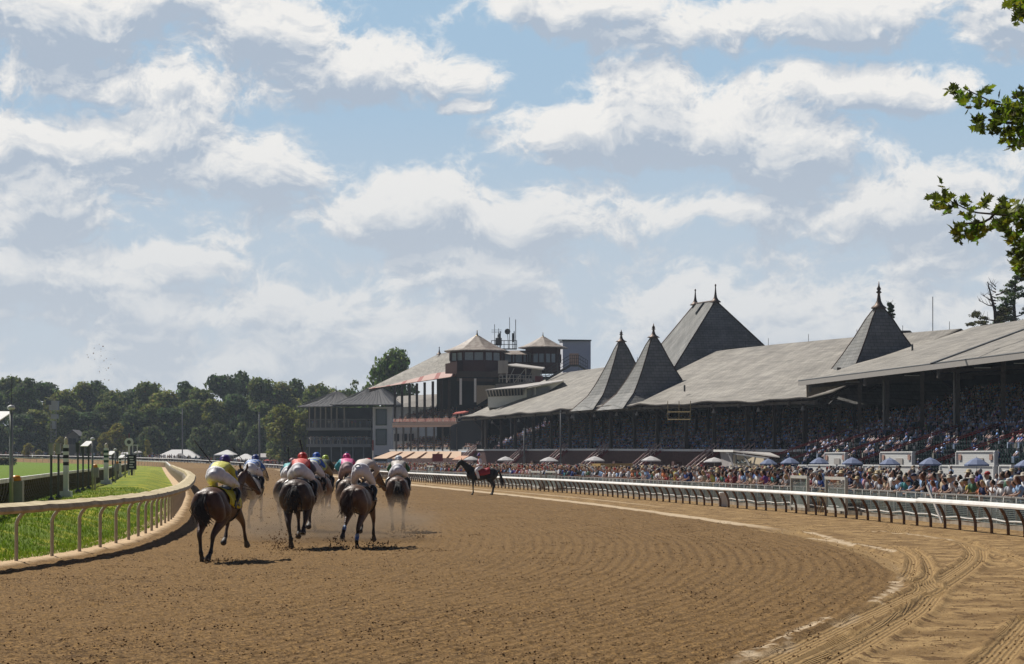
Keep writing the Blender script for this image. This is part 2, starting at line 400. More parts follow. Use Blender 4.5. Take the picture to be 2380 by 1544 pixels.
tl2 = N.m('MULTIPLY', tl, N.ramp(N.noise(P_, 5.0, 4.0, .6), .3, .55, .3, 1.0))
c = N.mix(N.m('MULTIPLY', sp_.outputs[2], .85), c, N.mix(tl2, (.235, .147, .062, 1), (.38, .255, .115, 1)))
gl_ = N.m('MULTIPLY_ADD', N.m('SINE', N.m('MULTIPLY', N.m('ADD', sp3.outputs[0], wob_), 2 * math.pi / .27)), .5, .5)
gl_ = N.m('MULTIPLY', N.m('POWER', gl_, 2.0), N.ramp(N.noise(P_, 1.6, 5.0, .65), .28, .52))
c = N.mix(N.m('MULTIPLY', N.m('MULTIPLY', gl_, sp3.outputs[1], clamp=True), .70), c, (.105, .058, .020, 1))
bh = N.m('ADD', N.m('MULTIPLY', N.m('MULTIPLY', tl, sp_.outputs[2]), .25), N.m('MULTIPLY', N.m('MULTIPLY', gl_, sp3.outputs[1], clamp=True), -.5))
c = N.mix(N.m('MULTIPLY', sp_.outputs[1], N.ramp(n2, .2, .6, .55, 1.0)), c, (.54, .42, .28, 1))
c = N.mix(sp2.outputs[0], c, N.mix(N.ramp(n2, .3, .7), (.50, .35, .20, 1), (.68, .51, .33, 1)))
pd = N.n('ShaderNodeBsdfPrincipled'); N.put(pd.inputs['Base Color'], c); pd.inputs['Roughness'].default_value = .95; pd.inputs['Specular IOR Level'].default_value = .15
bp = N.n('ShaderNodeBump'); bp.inputs['Strength'].default_value = .9; bp.inputs['Distance'].default_value = .05
N.put(bp.inputs['Height'], N.m('ADD', bh, N.m('ADD', N.noise(P_, 9.0, 5.0, .65), N.m('MULTIPLY', N.noise(P_, 34.0, 4.0, .6), .4)))); t_.links.new(bp.outputs[0], pd.inputs['Normal'])
od = N.n('ShaderNodeOutputMaterial'); t_.links.new(pd.outputs[0], od.inputs[0])

def track_sheet():
    Ys = [16.0]
    while Ys[-1] < 450: Ys.append(Ys[-1] + max(.065, Ys[-1] ** 2 / 9000.) if Ys[-1] < 80 else Ys[-1] + Ys[-1] ** 2 / 9000.)
    Ys = np.array(Ys); s = np.linspace(0, 1, 520)
    yy = np.repeat(Ys[:, None], 520, 1)
    xi, xo = Xin(Ys) - .75, Xout(Ys) + 3.0
    xx = xi[:, None] + (xo - xi)[:, None] * s[None, :]
    # skew rows so that they stay square to the track near the camera is not needed: rows run east-west
    h, comp, pale, tread, sand, ph, gw, td = dirt_surface(xx, yy)
    zz = terrain(xx, yy) + h
    V = np.stack([xx, yy, zz], -1).reshape(-1, 3); F = grid(xx, yy)
    z1 = np.stack([comp, pale, tread], -1).reshape(-1, 3); z2 = np.stack([sand, sand * 0, sand], -1).reshape(-1, 3); z3 = np.stack([ph, gw, td], -1).reshape(-1, 3)
    # far turn
    a = TA0 + np.radians(np.linspace(-1.0, 118, 90)); r = np.linspace(129.2, 159, 30)
    A, R = np.meshgrid(a, r, indexing='ij'); X2 = TC[0] + R * np.cos(A); Y2 = TC[1] + R * np.sin(A)
    o = len(V); V2 = np.stack([X2, Y2, terrain(X2, Y2) - .01], -1).reshape(-1, 3); F2 = grid(X2, Y2)[:, ::-1] + o
    zz2 = np.zeros((len(V2), 3)); zz2[:, 0] = .5
    return struct('dirt_track', np.vstack([V, V2]), np.vstack([F, F2]), m_dirt, cols={'zone': np.vstack([z1, zz2]), 'zone2': np.vstack([z2, np.zeros((len(V2), 3))]), 'zone3': np.vstack([z3, np.zeros((len(V2), 3))])})
track_sheet()

# infield grass sheet
m_grass = bpy.data.materials.new('infield_turf'); m_grass.use_nodes = True
t_ = m_grass.node_tree; t_.nodes.clear(); N = NT(t_)
tcd = N.n('ShaderNodeTexCoord'); P_ = tcd.outputs['Object']
g1 = N.noise(P_, 6.0, 5.0, .65); g2 = N.noise(P_, .45, 5.0, .6); g3 = N.noise(P_, .9, 3.0, .5)
gc = N.mix(N.ramp(g1, .3, .7), (.095, .15, .014, 1), (.20, .29, .030, 1))
gc = N.mix(N.ramp(g2, .44, .60), gc, (.40, .38, .03, 1)); gc = N.mix(N.m('MULTIPLY', N.ramp(g3, .6, .72), .7), gc, (.10, .11, .03, 1))
sx = N.n('ShaderNodeSeparateXYZ'); t_.links.new(P_, sx.inputs[0])
gc = N.mix(N.ramp(N.m('MULTIPLY_ADD', sx.outputs[1], .168, sx.outputs[0]), -5.2, -3.6, .85, 0), gc, (.125, .215, .014, 1))
pg = N.n('ShaderNodeBsdfPrincipled'); N.put(pg.inputs['Base Color'], gc); pg.inputs['Roughness'].default_value = .9; pg.inputs['Specular IOR Level'].default_value = .15
bg_ = N.n('ShaderNodeBump'); bg_.inputs['Strength'].default_value = 1.0; bg_.inputs['Distance'].default_value = .12; N.put(bg_.inputs['Height'], N.noise(P_, 12.0, 4.0, .6)); t_.links.new(bg_.outputs[0], pg.inputs['Normal'])
og = N.n('ShaderNodeOutputMaterial'); t_.links.new(pg.outputs[0], og.inputs[0])
Ys = [16.0]
while Ys[-1] < 560: Ys.append(Ys[-1] + max(.15, Ys[-1] ** 2 / 9000.))
Ys = np.array(Ys); s = np.linspace(0, 1, 160) ** 2.2
yy = np.repeat(Ys[:, None], 160, 1)
xr = Xin(Ys) - .22
rr_ = 129.6 ** 2 - (Ys - TC[1]) ** 2
xr = np.where(Ys > 449, np.where(rr_ > 0, TC[0] + np.sqrt(np.maximum(rr_, 0)), TC[0]), xr)
xl = np.where(Ys > 449, -2 * np.sqrt(np.maximum(rr_, 0)) + xr - 5, -330.)
xx = xr[:, None] + (xl - xr)[:, None] * s[None, :]
xx[:, 0] += fbm(Ys * 1.3, Ys * 0 + 3.3, 3) * .35
tm = fbm(xx * .9, yy * .9, 4) * .16 * sstep(.2, 2.5, np.abs(xx - xr[:, None])) * (1 - sstep(100, 200, yy))
zz = terrain(xx, yy) + .03 + tm
struct('infield_grass', np.stack([xx, yy, zz], -1).reshape(-1, 3), grid(xx, yy)[:, ::-1], m_grass)

# paved apron between the track fence and the stands
m_apron = M('apron_asphalt', (.10, .095, .09), .9, scale=.6, col2=(.14, .13, .115), bump=.3)
Ys = np.concatenate([np.linspace(-30, 60, 10), np.linspace(66, 560, 60)]); s = np.linspace(0, 1, 12); yy = np.repeat(Ys[:, None], 12, 1)
xl = np.interp(Ys, [0, 454, 470, 500, 560], [0, 0, 0, 0, 0]) + Xout(Ys) + 2.9
xl = np.where(Ys > 452, TC[0] + np.sqrt(np.maximum(158.8 ** 2 - (Ys - TC[1]) ** 2, 0)), xl)
xx = xl[:, None] + (140 - xl)[:, None] * s[None, :]
struct('apron', np.stack([xx, yy, terrain(xx, yy) + .0], -1).reshape(-1, 3), grid(xx, yy), m_apron)

# loose clods on the harrowed surface (nobody could count them)
def clods(name, n, y0, y1, smin, smax, mat, fn=None, seedoff=0):
    r = np.random.default_rng(11 + seedoff)
    uu = r.random(n); Y = 1 / (1 / y0 + (1 / y1 - 1 / y0) * uu)
    X = Xin(Y) + .9 + r.random(n) * (Xed(Y) + 4.2 - Xin(Y) - .9)
    ci = r.integers(0, 500, n); cy = 1 / (1 / y0 + (1 / y1 - 1 / y0) * r.random(500)); cx = Xin(cy) + 1 + r.random(500) * (Xed(cy) + 4 - Xin(cy) - 1)
    cm_ = r.random(n) < .45; Y = np.where(cm_, cy[ci] + r.normal(0, .22, n), Y); X = np.where(cm_, cx[ci] + r.normal(0, .22, n), X)
    keep = (np.abs(X) < .25 * Y) & ((X < Xed(Y) - .1) | (r.random(n) < .3)); X, Y = X[keep], Y[keep]; n = len(X)
    h = dirt_surface(X, Y, False)[0]; Z = terrain(X, Y) + h
    S = smin + (smax - smin) * r.random(n) ** 3
    base = np.array([(1, 0, 0), (-.5, .85, 0), (-.5, -.85, 0), (.3, .2, .9), (0, 0, -.6)], float)
    F = np.array([(0, 1, 3), (1, 2, 3), (2, 0, 3), (1, 0, 4), (2, 1, 4), (0, 2, 4)])
    a = r.random(n) * 6.28; jit = 1 + .5 * (r.random((n, 5, 3)) - .5); B = base[None] * jit
    ca, sa = np.cos(a)[:, None], np.sin(a)[:, None]
    V = np.stack([B[..., 0] * ca - B[..., 1] * sa, B[..., 0] * sa + B[..., 1] * ca, B[..., 2]], -1) * S[:, None, None] + np.stack([X, Y, Z], -1)[:, None]
    FF = (F[None] + 5 * np.arange(n)[:, None, None]).reshape(-1, 3)
    o = npbuild(name, V.reshape(-1, 3), FF, mat); o['kind'] = 'stuff'; tag(o, 'loose dark clods of dirt scattered over the harrowed track', 'dirt clods'); return o
m_clod = M('clod_dirt', (.26, .15, .056), .95, scale=12, col2=(.10, .055, .022))
clods('dirt_clods', 60000, 22, 110, .006, .024, m_clod)

# tufts of grass in the near infield
def tufts():
    n = 34000; r = np.random.default_rng(5); u_ = r.random(n); Y = 1 / (1 / 42 + (1 / 130 - 1 / 42) * u_)
    X = Xin(Y) - .25 - r.random(n) ** 1.5 * 9; k = X > -.25 * Y; X, Y = X[k], Y[k]; n = len(X)
    h = .06 + .10 * r.random(n) + .10 * np.clip(fbm(X * .8, Y * .8, 3) + .1, 0, 1) * (r.random(n) > .5); a = r.random(n) * 6.28; w = .012 + .012 * r.random(n)
    Z = terrain(X, Y) + .03 + fbm(X * .9, Y * .9, 4) * .16 * sstep(.2, 2.5, np.abs(X - Xin(Y) + .55)) * (1 - sstep(100, 200, Y)) - .02
    p = np.stack([X, Y, Z], -1); d = np.stack([np.cos(a), np.sin(a), 0 * a], -1); l = np.stack([r.normal(0, .45, n) * h, r.normal(0, .45, n) * h, h], -1)
    V = np.stack([p - d * w[:, None], p + d * w[:, None], p + l], 1).reshape(-1, 3)
    c = np.array([(.15, .24, .018)]) * (.6 + .9 * r.random((n, 1))) + np.array([[.10, .07, 0]]) * (np.clip(fbm(X * .45, Y * .45, 2) + .1, 0, 1)[:, None] * 1.5)
    o = npbuild('grass_tufts', V, np.arange(3 * n).reshape(-1, 3), M('blade', (.1, .2, .02), .8, attr='col', spec=.2, trans=.3), cols=np.repeat(c, 3, 0)); tag(o, 'rough green and yellowing grass of the infield verge beside the inner rail', 'grass', kind='stuff')
tufts()

# ================================================================ RAILS
m_white = M('white_rail', (.78, .76, .72), .5, var=.12, scale=1.5)
m_tan = M('dusty_rail', (.42, .335, .185), .75, scale=2.4, col2=(.60, .50, .31), bump=.15)
m_tanpost = M('tan_post', (.44, .38, .31), .6, var=.1)
m_brown = M('brown_post', (.115, .062, .036), .75, scale=9, col2=(.19, .12, .075))
m_galv = M('galvanised', (.34, .34, .33), .5, var=.1, metal=.3)
m_dgrey = M('dark_grey_metal', (.07, .075, .08), .5)

def offs(P, i):              # unit normal pointing to the right of travel
    a = P[max(i - 1, 0)]; b = P[min(i + 1, len(P) - 1)]; d = np.array(b) - np.array(a); d = d / np.hypot(*d); return np.array([d[1], -d[0]]), d
def resample(fn_pts, step):
    P = np.array(fn_pts); d = np.r_[0, np.cumsum(np.hypot(*np.diff(P, axis=0).T))]; s = np.arange(0, d[-1], step)
    return np.stack([np.interp(s, d, P[:, 0]), np.interp(s, d, P[:, 1])], -1)
def arc(R, a0, a1, n=60):
    a = TA0 + np.radians(np.linspace(a0, a1, n)); return [(TC[0] + R * math.cos(x), TC[1] + R * math.sin(x)) for x in a]
in_path = [(float(Xin(y)), y) for y in np.arange(20, 449, 1.)] + arc(130, 0, 112)
out_path = [(float(Xout(y)), y) for y in np.arange(30, 453, 1.)] + arc(156, 0, 112)

def sweep(P, prof, name, mat, parent, side, zoff=0.0, smooth=True, rib=0):
    """cross-section prof [(offset towards track, height)] swept along P"""
    V = []; k = len(prof)
    for i in range(len(P)):
        n, d = offs(P, i); z = tz(*P[i])
        rb = .018 if rib and i % rib == 0 else 0.0
        for a, h in prof: V.append((P[i][0] + n[0] * a * side, P[i][1] + n[1] * a * side, z + h + zoff + rb))
    F = []
    for i in range(len(P) - 1):
        for j in range(k): F.append([i * k + j, i * k + (j + 1) % k, (i + 1) * k + (j + 1) % k, (i + 1) * k + j])
    F += [list(range(k)), [(len(P) - 1) * k + j for j in range(k)][::-1]]
    return npbuild(name, V, F, mat, parent, smooth=False)
def gooseneck(H, reach, r, flat=False, k0=.45):
    pts = []
    for t in np.linspace(0, 1, 13):
        z = H * t; x = reach * max(0, (t - k0) / (1 - k0)) ** 1.8; pts.append((x, 0, z))
    mb = MB(); mb.tube(pts, [r] * len(pts), 8 if not flat else 6); return mb
def place_posts(root, P, side, proto_mb, mat, maxn=100, name='post', frm=0):
    proto = None; rest = MB(); base = proto_mb
    for i in range(frm, len(P)):
        n, d = offs(P, i); ang = math.atan2(n[1] * side, n[0] * side); z = tz(*P[i])
        if i - frm < maxn:
            if proto is None: proto = base.build(name, mat, root, smooth=True, world=False); o = proto
            else: o = proto.copy(); COL.objects.link(o); o.parent = root
            o.location = (P[i][0], P[i][1], z); o.rotation_euler = (0, 0, ang)
        else:
            c, s_ = math.cos(ang), math.sin(ang)
            rest.add([(v[0] * c - v[1] * s_ + P[i][0], v[0] * s_ + v[1] * c + P[i][1], v[2] + z) for v in base.v], base.f)
    if rest.v: tag(rest.build(name + 's', mat, root, smooth=True), kind='stuff')

# inner rail of the dirt track
r_in = thing('inner_rail', 'tan dust coated inner track rail curving along the green infield', 'rail', (0, 0, 0))
Pf = resample(in_path, .5)
prof = [(.12, 1.10), (.14, 1.30), (.30, 1.335), (.62, 1.27), (.66, 1.18), (.60, 1.12), (.35, 1.14)]
i_far = next(i for i, p in enumerate(Pf) if p[1] > 330)
sweep(Pf[:i_far + 1], prof, 'rail_cover', m_tan, r_in, 1, rib=7)
sweep(Pf[i_far:], [(.1, 1.02), (.1, 1.2), (.35, 1.2), (.35, 1.02)], 'white_rail', m_white, r_in, 1)
Pp = resample([p for p in in_path if p[1] > 38], 2.5)
# shift so that a post stands where the photograph's nearest one does
place_posts(r_in, Pp, 1, gooseneck(1.16, .22, .042, k0=.72), m_tanpost)
# outer rail
r_out = thing('outer_rail', 'white topped outer track rail on curved brown posts', 'rail', (0, 0, 0))
Pf = resample([p for p in out_path], 1.0)
i_split = next(i for i, p in enumerate(Pf) if p[1] > 71.2)
sweep(Pf[:i_split + 1], [(.22, .82), (.22, .94), (.30, .97), (.37, .94), (.41, .87), (.40, .82)], 'white_rail', m_white, r_out, -1)
sweep(Pf[i_split:], [(.25, .80), (.25, .91), (.31, .935), (.37, .90), (.41, .84), (.40, .80)], 'white_rail', m_white, r_out, -1)
Pp = resample([p for p in out_path if p[1] > 58], 1.55)
place_posts(r_out, Pp, -1, gooseneck(.84, .26, .050, k0=.25), m_brown)
# turf course rail on the infield
turf_path = [(-13.2, 50), (-15.6, 65.5), (-22.9, 111), (-28.7, 150), (-37, 200), (-48, 265), (-58, 328)]
Pt = resample([tuple(p) for p in curve_pts(turf_path)], 1.0)
r_t = thing('turf_rail', 'white turf course rail on close set wide brown posts', 'rail', (0, 0, 0))
sweep(Pt, [(-.08, 1.02), (-.08, 1.14), (.12, 1.15), (.12, 1.02)], 'white_rail', m_white, r_t, 1, 0)
def wide_post():
    mb = MB(); k = 8
    for i in range(k):
        t0, t1 = i / k, (i + 1) / k; x0, x1 = -.35 * (1 - t0) ** 2 - .02, -.35 * (1 - t1) ** 2 - .02
        mb.hexa([(x0 - .03, -.30, 1.03 * t0), (x0 + .03, -.30, 1.03 * t0), (x0 + .03, .30, 1.03 * t0), (x0 - .03, .30, 1.03 * t0)],
                [(x1 - .03, -.30, 1.03 * t1), (x1 + .03, -.30, 1.03 * t1), (x1 + .03, .30, 1.03 * t1), (x1 - .03, .30, 1.03 * t1)])
    return mb
m_dbrown = M('dark_brown_slat', (.045, .032, .022), .8, scale=6, col2=(.07, .05, .035))
place_posts(r_t, resample(Pt, 1.25), 1, wide_post(), m_dbrown)
# wire fence behind the outer rail
m_mesh = bpy.data.materials.new('wire_mesh'); m_mesh.use_nodes = True; t_ = m_mesh.node_tree; t_.nodes.clear(); N = NT(t_)
tcd = N.n('ShaderNodeTexCoord'); sx = N.n('ShaderNodeSeparateXYZ'); t_.links.new(tcd.outputs['Object'], sx.inputs[0])
wz = N.m('GREATER_THAN', N.m('FRACT', N.m('MULTIPLY', sx.outputs[2], 16.)), .62); wy = N.m('GREATER_THAN', N.m('FRACT', N.m('MULTIPLY', sx.outputs[1], 9.)), .86)
pm = N.n('ShaderNodeBsdfPrincipled'); pm.inputs['Base Color'].default_value = (.16, .20, .19, 1); tr = N.n('ShaderNodeBsdfTransparent'); mx = N.n('ShaderNodeMixShader')
N.put(mx.inputs[0], N.m('MULTIPLY', N.m('MAXIMUM', wz, wy), .75)); t_.links.new(tr.outputs[0], mx.inputs[1]); t_.links.new(pm.outputs[0], mx.inputs[2])
om = N.n('ShaderNodeOutputMaterial'); t_.links.new(mx.outputs[0], om.inputs[0])
fence_path = [(float(Xout(y)) + 1.8, y) for y in np.arange(50, 440, 1.)]
r_f = thing('wire_fence', 'grey wire mesh crowd fence behind the outer rail', 'fence', (0, 0, 0))
Pw = resample(fence_path, 1.0)
sweep(Pw, [(-.012, .10), (-.012, 1.0), (.012, 1.0), (.012, .10)], 'mesh_panel', m_mesh, r_f, -1)
sweep(Pw, [(-.025, 1.01), (-.025, 1.06), (.025, 1.06), (.025, 1.01)], 'top_bar', m_galv, r_f, -1)
sweep(Pw, [(-.10, .0), (-.10, .16), (.10, .16), (.10, .0)], 'concrete_kerb', M('kerb_concrete', (.38, .33, .26), .9, scale=2, col2=(.26, .22, .17)), r_f, -1)
hz = [(p[0], p[1]) for p in Pw]
mb = MB(); mb.tube([(p[0] - .14, p[1], .27 + .03 * math.sin(i * 1.9) + .02 * math.sin(i * .7)) for i, p in enumerate(hz[:300])], .022, 5); mb.build('white_hose', m_white, r_f)
pmb = MB(); pmb.tube([(0, 0, 0), (0, 0, 1.05)], .026, 6); place_posts(r_f, resample(fence_path, 1.22), 1, pmb, m_galv)
# ================================================================ GRANDSTANDS
def slate(name, c1, c2, sz=.30):
    m = bpy.data.materials.new(name); m.use_nodes = True; t = m.node_tree; t.nodes.clear(); N = NT(t)
    tcn = N.n('ShaderNodeTexCoord'); uv = N.n('ShaderNodeAttribute', attribute_name='suv'); vec = uv.outputs['Vector']
    br = N.n('ShaderNodeTexBrick'); t.links.new(vec, br.inputs['Vector'])
    br.inputs['Scale'].default_value = 1.0; br.inputs['Brick Width'].default_value = .75; br.inputs['Row Height'].default_value = .40
    br.inputs['Mortar Size'].default_value = .04; br.inputs['Mortar Smooth'].default_value = .4
    br.inputs['Color1'].default_value = (*c1, 1); br.inputs['Color2'].default_value = (*c2, 1); br.inputs['Mortar'].default_value = (c1[0] * .55, c1[1] * .55, c1[2] * .55, 1)
    big = N.noise(vec, .35, 6.0, .65); f = N.ramp(big, .3, .7, .72, 1.20)
    mp = N.n('ShaderNodeMapping'); mp.inputs['Scale'].default_value = (1.2, .12, 1); t.links.new(vec, mp.inputs[0]); st = N.ramp(N.noise(mp.outputs[0], 1.0, 5.0, .6), .3, .7, .90, 1.08); mp2 = N.n('ShaderNodeMapping'); mp2.inputs['Scale'].default_value = (.10, 1.6, 1); t.links.new(vec, mp2.inputs[0]); st = N.m('MULTIPLY', st, N.ramp(N.noise(mp2.outputs[0], 1.0, 4.0, .6), .32, .68, .84, 1.12))
    c = N.mix(1.0, br.outputs[0], N.xyz(N.m('MULTIPLY', f, st), N.m('MULTIPLY', f, st), N.m('MULTIPLY', f, st)), 'MULTIPLY')
    p = N.n('ShaderNodeBsdfPrincipled'); N.put(p.inputs['Base Color'], c); p.inputs['Roughness'].default_value = .7; p.inputs['Specular IOR Level'].default_value = .3
    b = N.n('ShaderNodeBump'); b.inputs['Strength'].default_value = .6; b.inputs['Distance'].default_value = .05; t.links.new(br.outputs['Fac'], b.inputs['Height']); b.invert = True
    t.links.new(b.outputs[0], p.inputs['Normal']); o = N.n('ShaderNodeOutputMaterial'); t.links.new(p.outputs[0], o.inputs[0]); return m
m_slate = slate('slate_roof', (.305, .28, .24), (.26, .24, .21))
m_slate2 = slate('slate_spire', (.25, .245, .23), (.20, .20, .195))
m_copper = M('copper_trim', (.085, .052, .036), .5, var=.3, scale=3, metal=.4)
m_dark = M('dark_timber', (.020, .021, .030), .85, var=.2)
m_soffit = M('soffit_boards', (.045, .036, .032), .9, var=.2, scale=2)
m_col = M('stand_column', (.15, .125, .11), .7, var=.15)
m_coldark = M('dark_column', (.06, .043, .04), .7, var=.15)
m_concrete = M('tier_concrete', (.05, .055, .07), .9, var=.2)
m_brick = M('red_brick', (.12, .055, .045), .85, scale=3, col2=(.085, .038, .032), bump=.3, bscale=8)
m_fascia = M('painted_fascia', (.42, .39, .36), .6, var=.05)
m_wpaint = M('white_paint', (.76, .76, .74), .6, var=.05)
m_red = M('red_paint', (.20, .022, .025), .5, var=.15)

def roofgrid(name, P, mat, parent, thick=.18, flip=False):
    """P: (r,c,3) points; slates follow a 'suv' attribute in metres"""
    P = np.array(P, float); r, c = P.shape[:2]
    du = np.r_[0, np.cumsum(np.linalg.norm(np.diff(P[:, c // 2], axis=0), axis=1))]
    dv = np.concatenate([np.zeros((r, 1)), np.cumsum(np.linalg.norm(np.diff(P, axis=1), axis=2), axis=1)], 1)
    V = P.reshape(-1, 3); F = grid(P[..., 0], P[..., 1]); 
    if flip: F = F[:, ::-1]
    V2 = V - np.array([0, 0, thick]); F2 = F[:, ::-1] + len(V)
    idx = np.arange(r * c).reshape(r, c); ring = list(idx[0]) + list(idx[1:, -1]) + list(idx[-1, -2::-1]) + list(idx[-2:0:-1, 0])
    E = np.array([(ring[i], ring[(i + 1) % len(ring)], ring[(i + 1) % len(ring)] + len(V), ring[i] + len(V)) for i in range(len(ring))])
    if not flip: E = E[:, ::-1]
    A = np.stack([np.broadcast_to(du[:, None], (r, c)), dv, np.zeros((r, c))], -1).reshape(-1, 3)
    VV = np.vstack([V, V2]) - np.array(wloc(parent))
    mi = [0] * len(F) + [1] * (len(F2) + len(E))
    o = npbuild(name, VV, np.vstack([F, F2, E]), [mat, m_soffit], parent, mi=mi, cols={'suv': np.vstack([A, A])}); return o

def finial(mb, p, h, w, ornate=True):
    x, y, z = p; w = w * .78
    prof = [(w, 0), (w * .98, .04 * h), (w * .55, .14 * h), (w * .30, .28 * h), (w * .20, .45 * h)]
    prof += [(w * .16, .55 * h), (w * .38, .60 * h), (w * .16, .66 * h), (w * .30, .72 * h), (w * .12, .82 * h), (w * .03, h)] if ornate else [(w * .12, .7 * h), (w * .09, .85 * h), (w * .16, .9 * h), (w * .14, .96 * h), (w * .02, h)]
    mb.lathe((x, y, z), prof, 8, rot=math.pi / 4)

def spire(name, label, near, half, zb, apex, fin_h, fin_w, tvec, nvec, group='pointed roof spires', zflare=.3):
    """square spire; near = the corner nearest the camera on the track side"""
    t = np.array(tvec); n = np.array(nvec); c = np.array(near) + (t + n) * half
    root = thing(name, label, 'spire', (c[0], c[1], zb), 0, group)
    rows = []; H = apex - zb
    prof = [(1.10, -.06), (.89, .055), (.72, .15), (.56, .30), (.415, .46), (.275, .63), (.15, .80), (.03, .93)]
    for r_, h_ in prof:
        row = []
        for a, b in ((-1, -1), (1, -1), (1, 1), (-1, 1), (-1, -1)):
            q = c + t * a * half * r_ + n * b * half * r_; row.append((q[0], q[1], zb + H * h_))
        rows.append(row)
    R = np.array(rows)
    V = []; F = []; A = []
    for k in range(4):
        o = len(V)
        for i in range(len(prof)):
            w = np.linalg.norm(R[i, k + 1] - R[i, k])
            V += [R[i, k], R[i, k + 1]]; A += [(-w / 2, i and H * prof[i][1] or 0, 0), (w / 2, H * prof[i][1], 0)]
        for i in range(len(prof) - 1): F.append([o + 2 * i, o + 2 * i + 1, o + 2 * i + 3, o + 2 * i + 2])
    npbuild('slate_roof', np.array(V) - np.array(root.location), [f[::-1] for f in F], m_slate2, root, cols={'suv': np.array(A)})
    mb = MB()
    for k in range(4):
        mb.tube([R[i, k] for i in range(len(prof))], .09, 4)
    mb.build('hip_trim', m_copper, root)
    mb = MB(); finial(mb, (c[0], c[1], zb + H * .90), fin_h, fin_w); mb.build('finial', m_copper, root, smooth=True)
    return root

# ---- A: the near steel roofed stand
tA = np.array([-.1676, .9859]); nA = np.array([.9859, .1676])
def PA(Y, c, z): b = np.array([72 - .17 * Y, Y]) + nA * c; return (b[0], b[1], z)
YA = np.linspace(140, 237, 24)
sA = thing('near_grandstand', 'near grandstand with low grey roof, white fascia and tall open bays on the right', 'grandstand', PA(180, 8, 0))
def zeA(Y): return 10.9 - (Y - 176) * .002
rows = []
for Y in YA:
    rows.append([PA(Y, c, zeA(Y) + (17.1 - 10.9) * (c / 20.) + .06 * math.sin(Y * .35 + c)) for c in np.linspace(0, 20, 10)] + [PA(Y, 20 + k * 4, 17.1 - k * 1.3) for k in (1, 2, 3)])
roofgrid('roof', rows, m_slate, sA, .25, flip=True)
mb = MB()
mb.wall(PA(140, -.06, 0)[:2], PA(237, -.06, 0)[:2], (zeA(140) - .42, zeA(237) - .42), (zeA(140) + .06, zeA(237) + .06), .14)
mb.build('fascia', m_fascia, sA)
mb = MB(); mb.tube([PA(Y, -.12, zeA(Y) + .12) for Y in (140, 237)], .09, 6); mb.build('gutter', m_dgrey, sA)
for Y in (186, 195, 206, 215.5, 225.7, 234.5, 241.5):
    mb = MB(); x, y, _ = PA(Y, 6, 0); mb.box((x, y, 0), (.42, .42, 12.6), -.17); mb.build('column', m_col, sA)
for Y in (206, 225.7, 188):
    mb = MB(); mb.tube([PA(Y - 1.2, 5.2, 0), PA(Y - 1.2, 5.2, 12.0)], .13, 8); mb.build('downpipe', m_fascia, sA, smooth=True)
for Y in (176, 196, 216, 234):
    mb = MB(); mb.beam(PA(Y, .2, zeA(Y) - .55), PA(Y, 19, 11.3), .18, .34); mb.beam(PA(Y, .2, zeA(Y) - 1.2), PA(Y, .2, zeA(Y) - .3), .28); mb.build('roof_beam', m_col, sA)
mb = MB()
for c in (3, 7, 11, 15): mb.beam(PA(142, c, zeA(180) + .31 * c - .6), PA(236, c, zeA(180) + .31 * c - .6), .15, .3)
for Y in np.arange(143, 237, 3.2): mb.beam(PA(Y, .3, zeA(Y) - .32), PA(Y, 19.5, 16.4), .1, .2)
mb.build('purlins', m_coldark, sA)
# rear wall, gable return on the far end and arched truss
mb = MB(); mb.wall(PA(140, 20, 0)[:2], PA(237, 20, 0)[:2], 0, 14.5, .3); mb.wall(PA(140, 20, 0)[:2], PA(140, 1, 0)[:2], 8, 11.5, .3); mb.build('rear_wall', m_dark, sA)
mb = MB(); a_, b_ = PA(234.6, 0, 0), PA(234.6, 6.2, 0)
mb.hexa([(a_[0], a_[1], 9.0), (b_[0], b_[1], 10.9), (b_[0], b_[1] + .2, 10.9), (a_[0], a_[1] + .2, 9.0)], [(a_[0], a_[1], 10.85), (b_[0], b_[1], 12.6), (b_[0], b_[1] + .2, 12.6), (a_[0], a_[1] + .2, 10.85)]); mb.build('gable_panel', M('beige_board', (.46, .37, .26), .7), sA)
mb = MB(); mb.tube([PA(237.4, c, 8.7 + 1.9 * (c / 8.5) ** .6) for c in np.linspace(.2, 9, 9)], .08, 5)
mb.beam(PA(237.4, .2, 8.4), PA(237.4, 9, 8.4), .12)
for c in np.arange(1, 9, 1.1): mb.beam(PA(237.4, c, 8.4), PA(237.4, c + .55, 8.7 + 1.9 * ((c + .55) / 8.5) ** .6), .07); mb.beam(PA(237.4, c + 1.1, 8.4), PA(237.4, c + .55, 8.7 + 1.9 * ((c + .55) / 8.5) ** .6), .07)
mb.build('arched_truss', m_col, sA)
# seating tiers
def tiersA(k): return -6 + k * 1.2, 1.15 + k * .40
mb = MB()
for k in range(22):
    c, z = tiersA(k)
    mb.wall(PA(141, c, 0)[:2], PA(236, c, 0)[:2], z - 1.0 if k else 0, z, -1.26)
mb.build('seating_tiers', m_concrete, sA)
mb = MB(); m_seat = M('green_seat', (.035, .085, .07), .5)
for k in range(22):
    c, z = tiersA(k)
    for Y in np.arange(160, 236, .62):
        if random.random() < .93: q = PA(Y, c + .75, z); mb.box((q[0], q[1], z + .38), (.42, .42, .05), -.17); q = PA(Y, c + .98, z); mb.box((q[0], q[1], z + .4), (.05, .42, .42), -.17)
mb.build('seats', m_seat, sA)['kind'] = 'stuff'
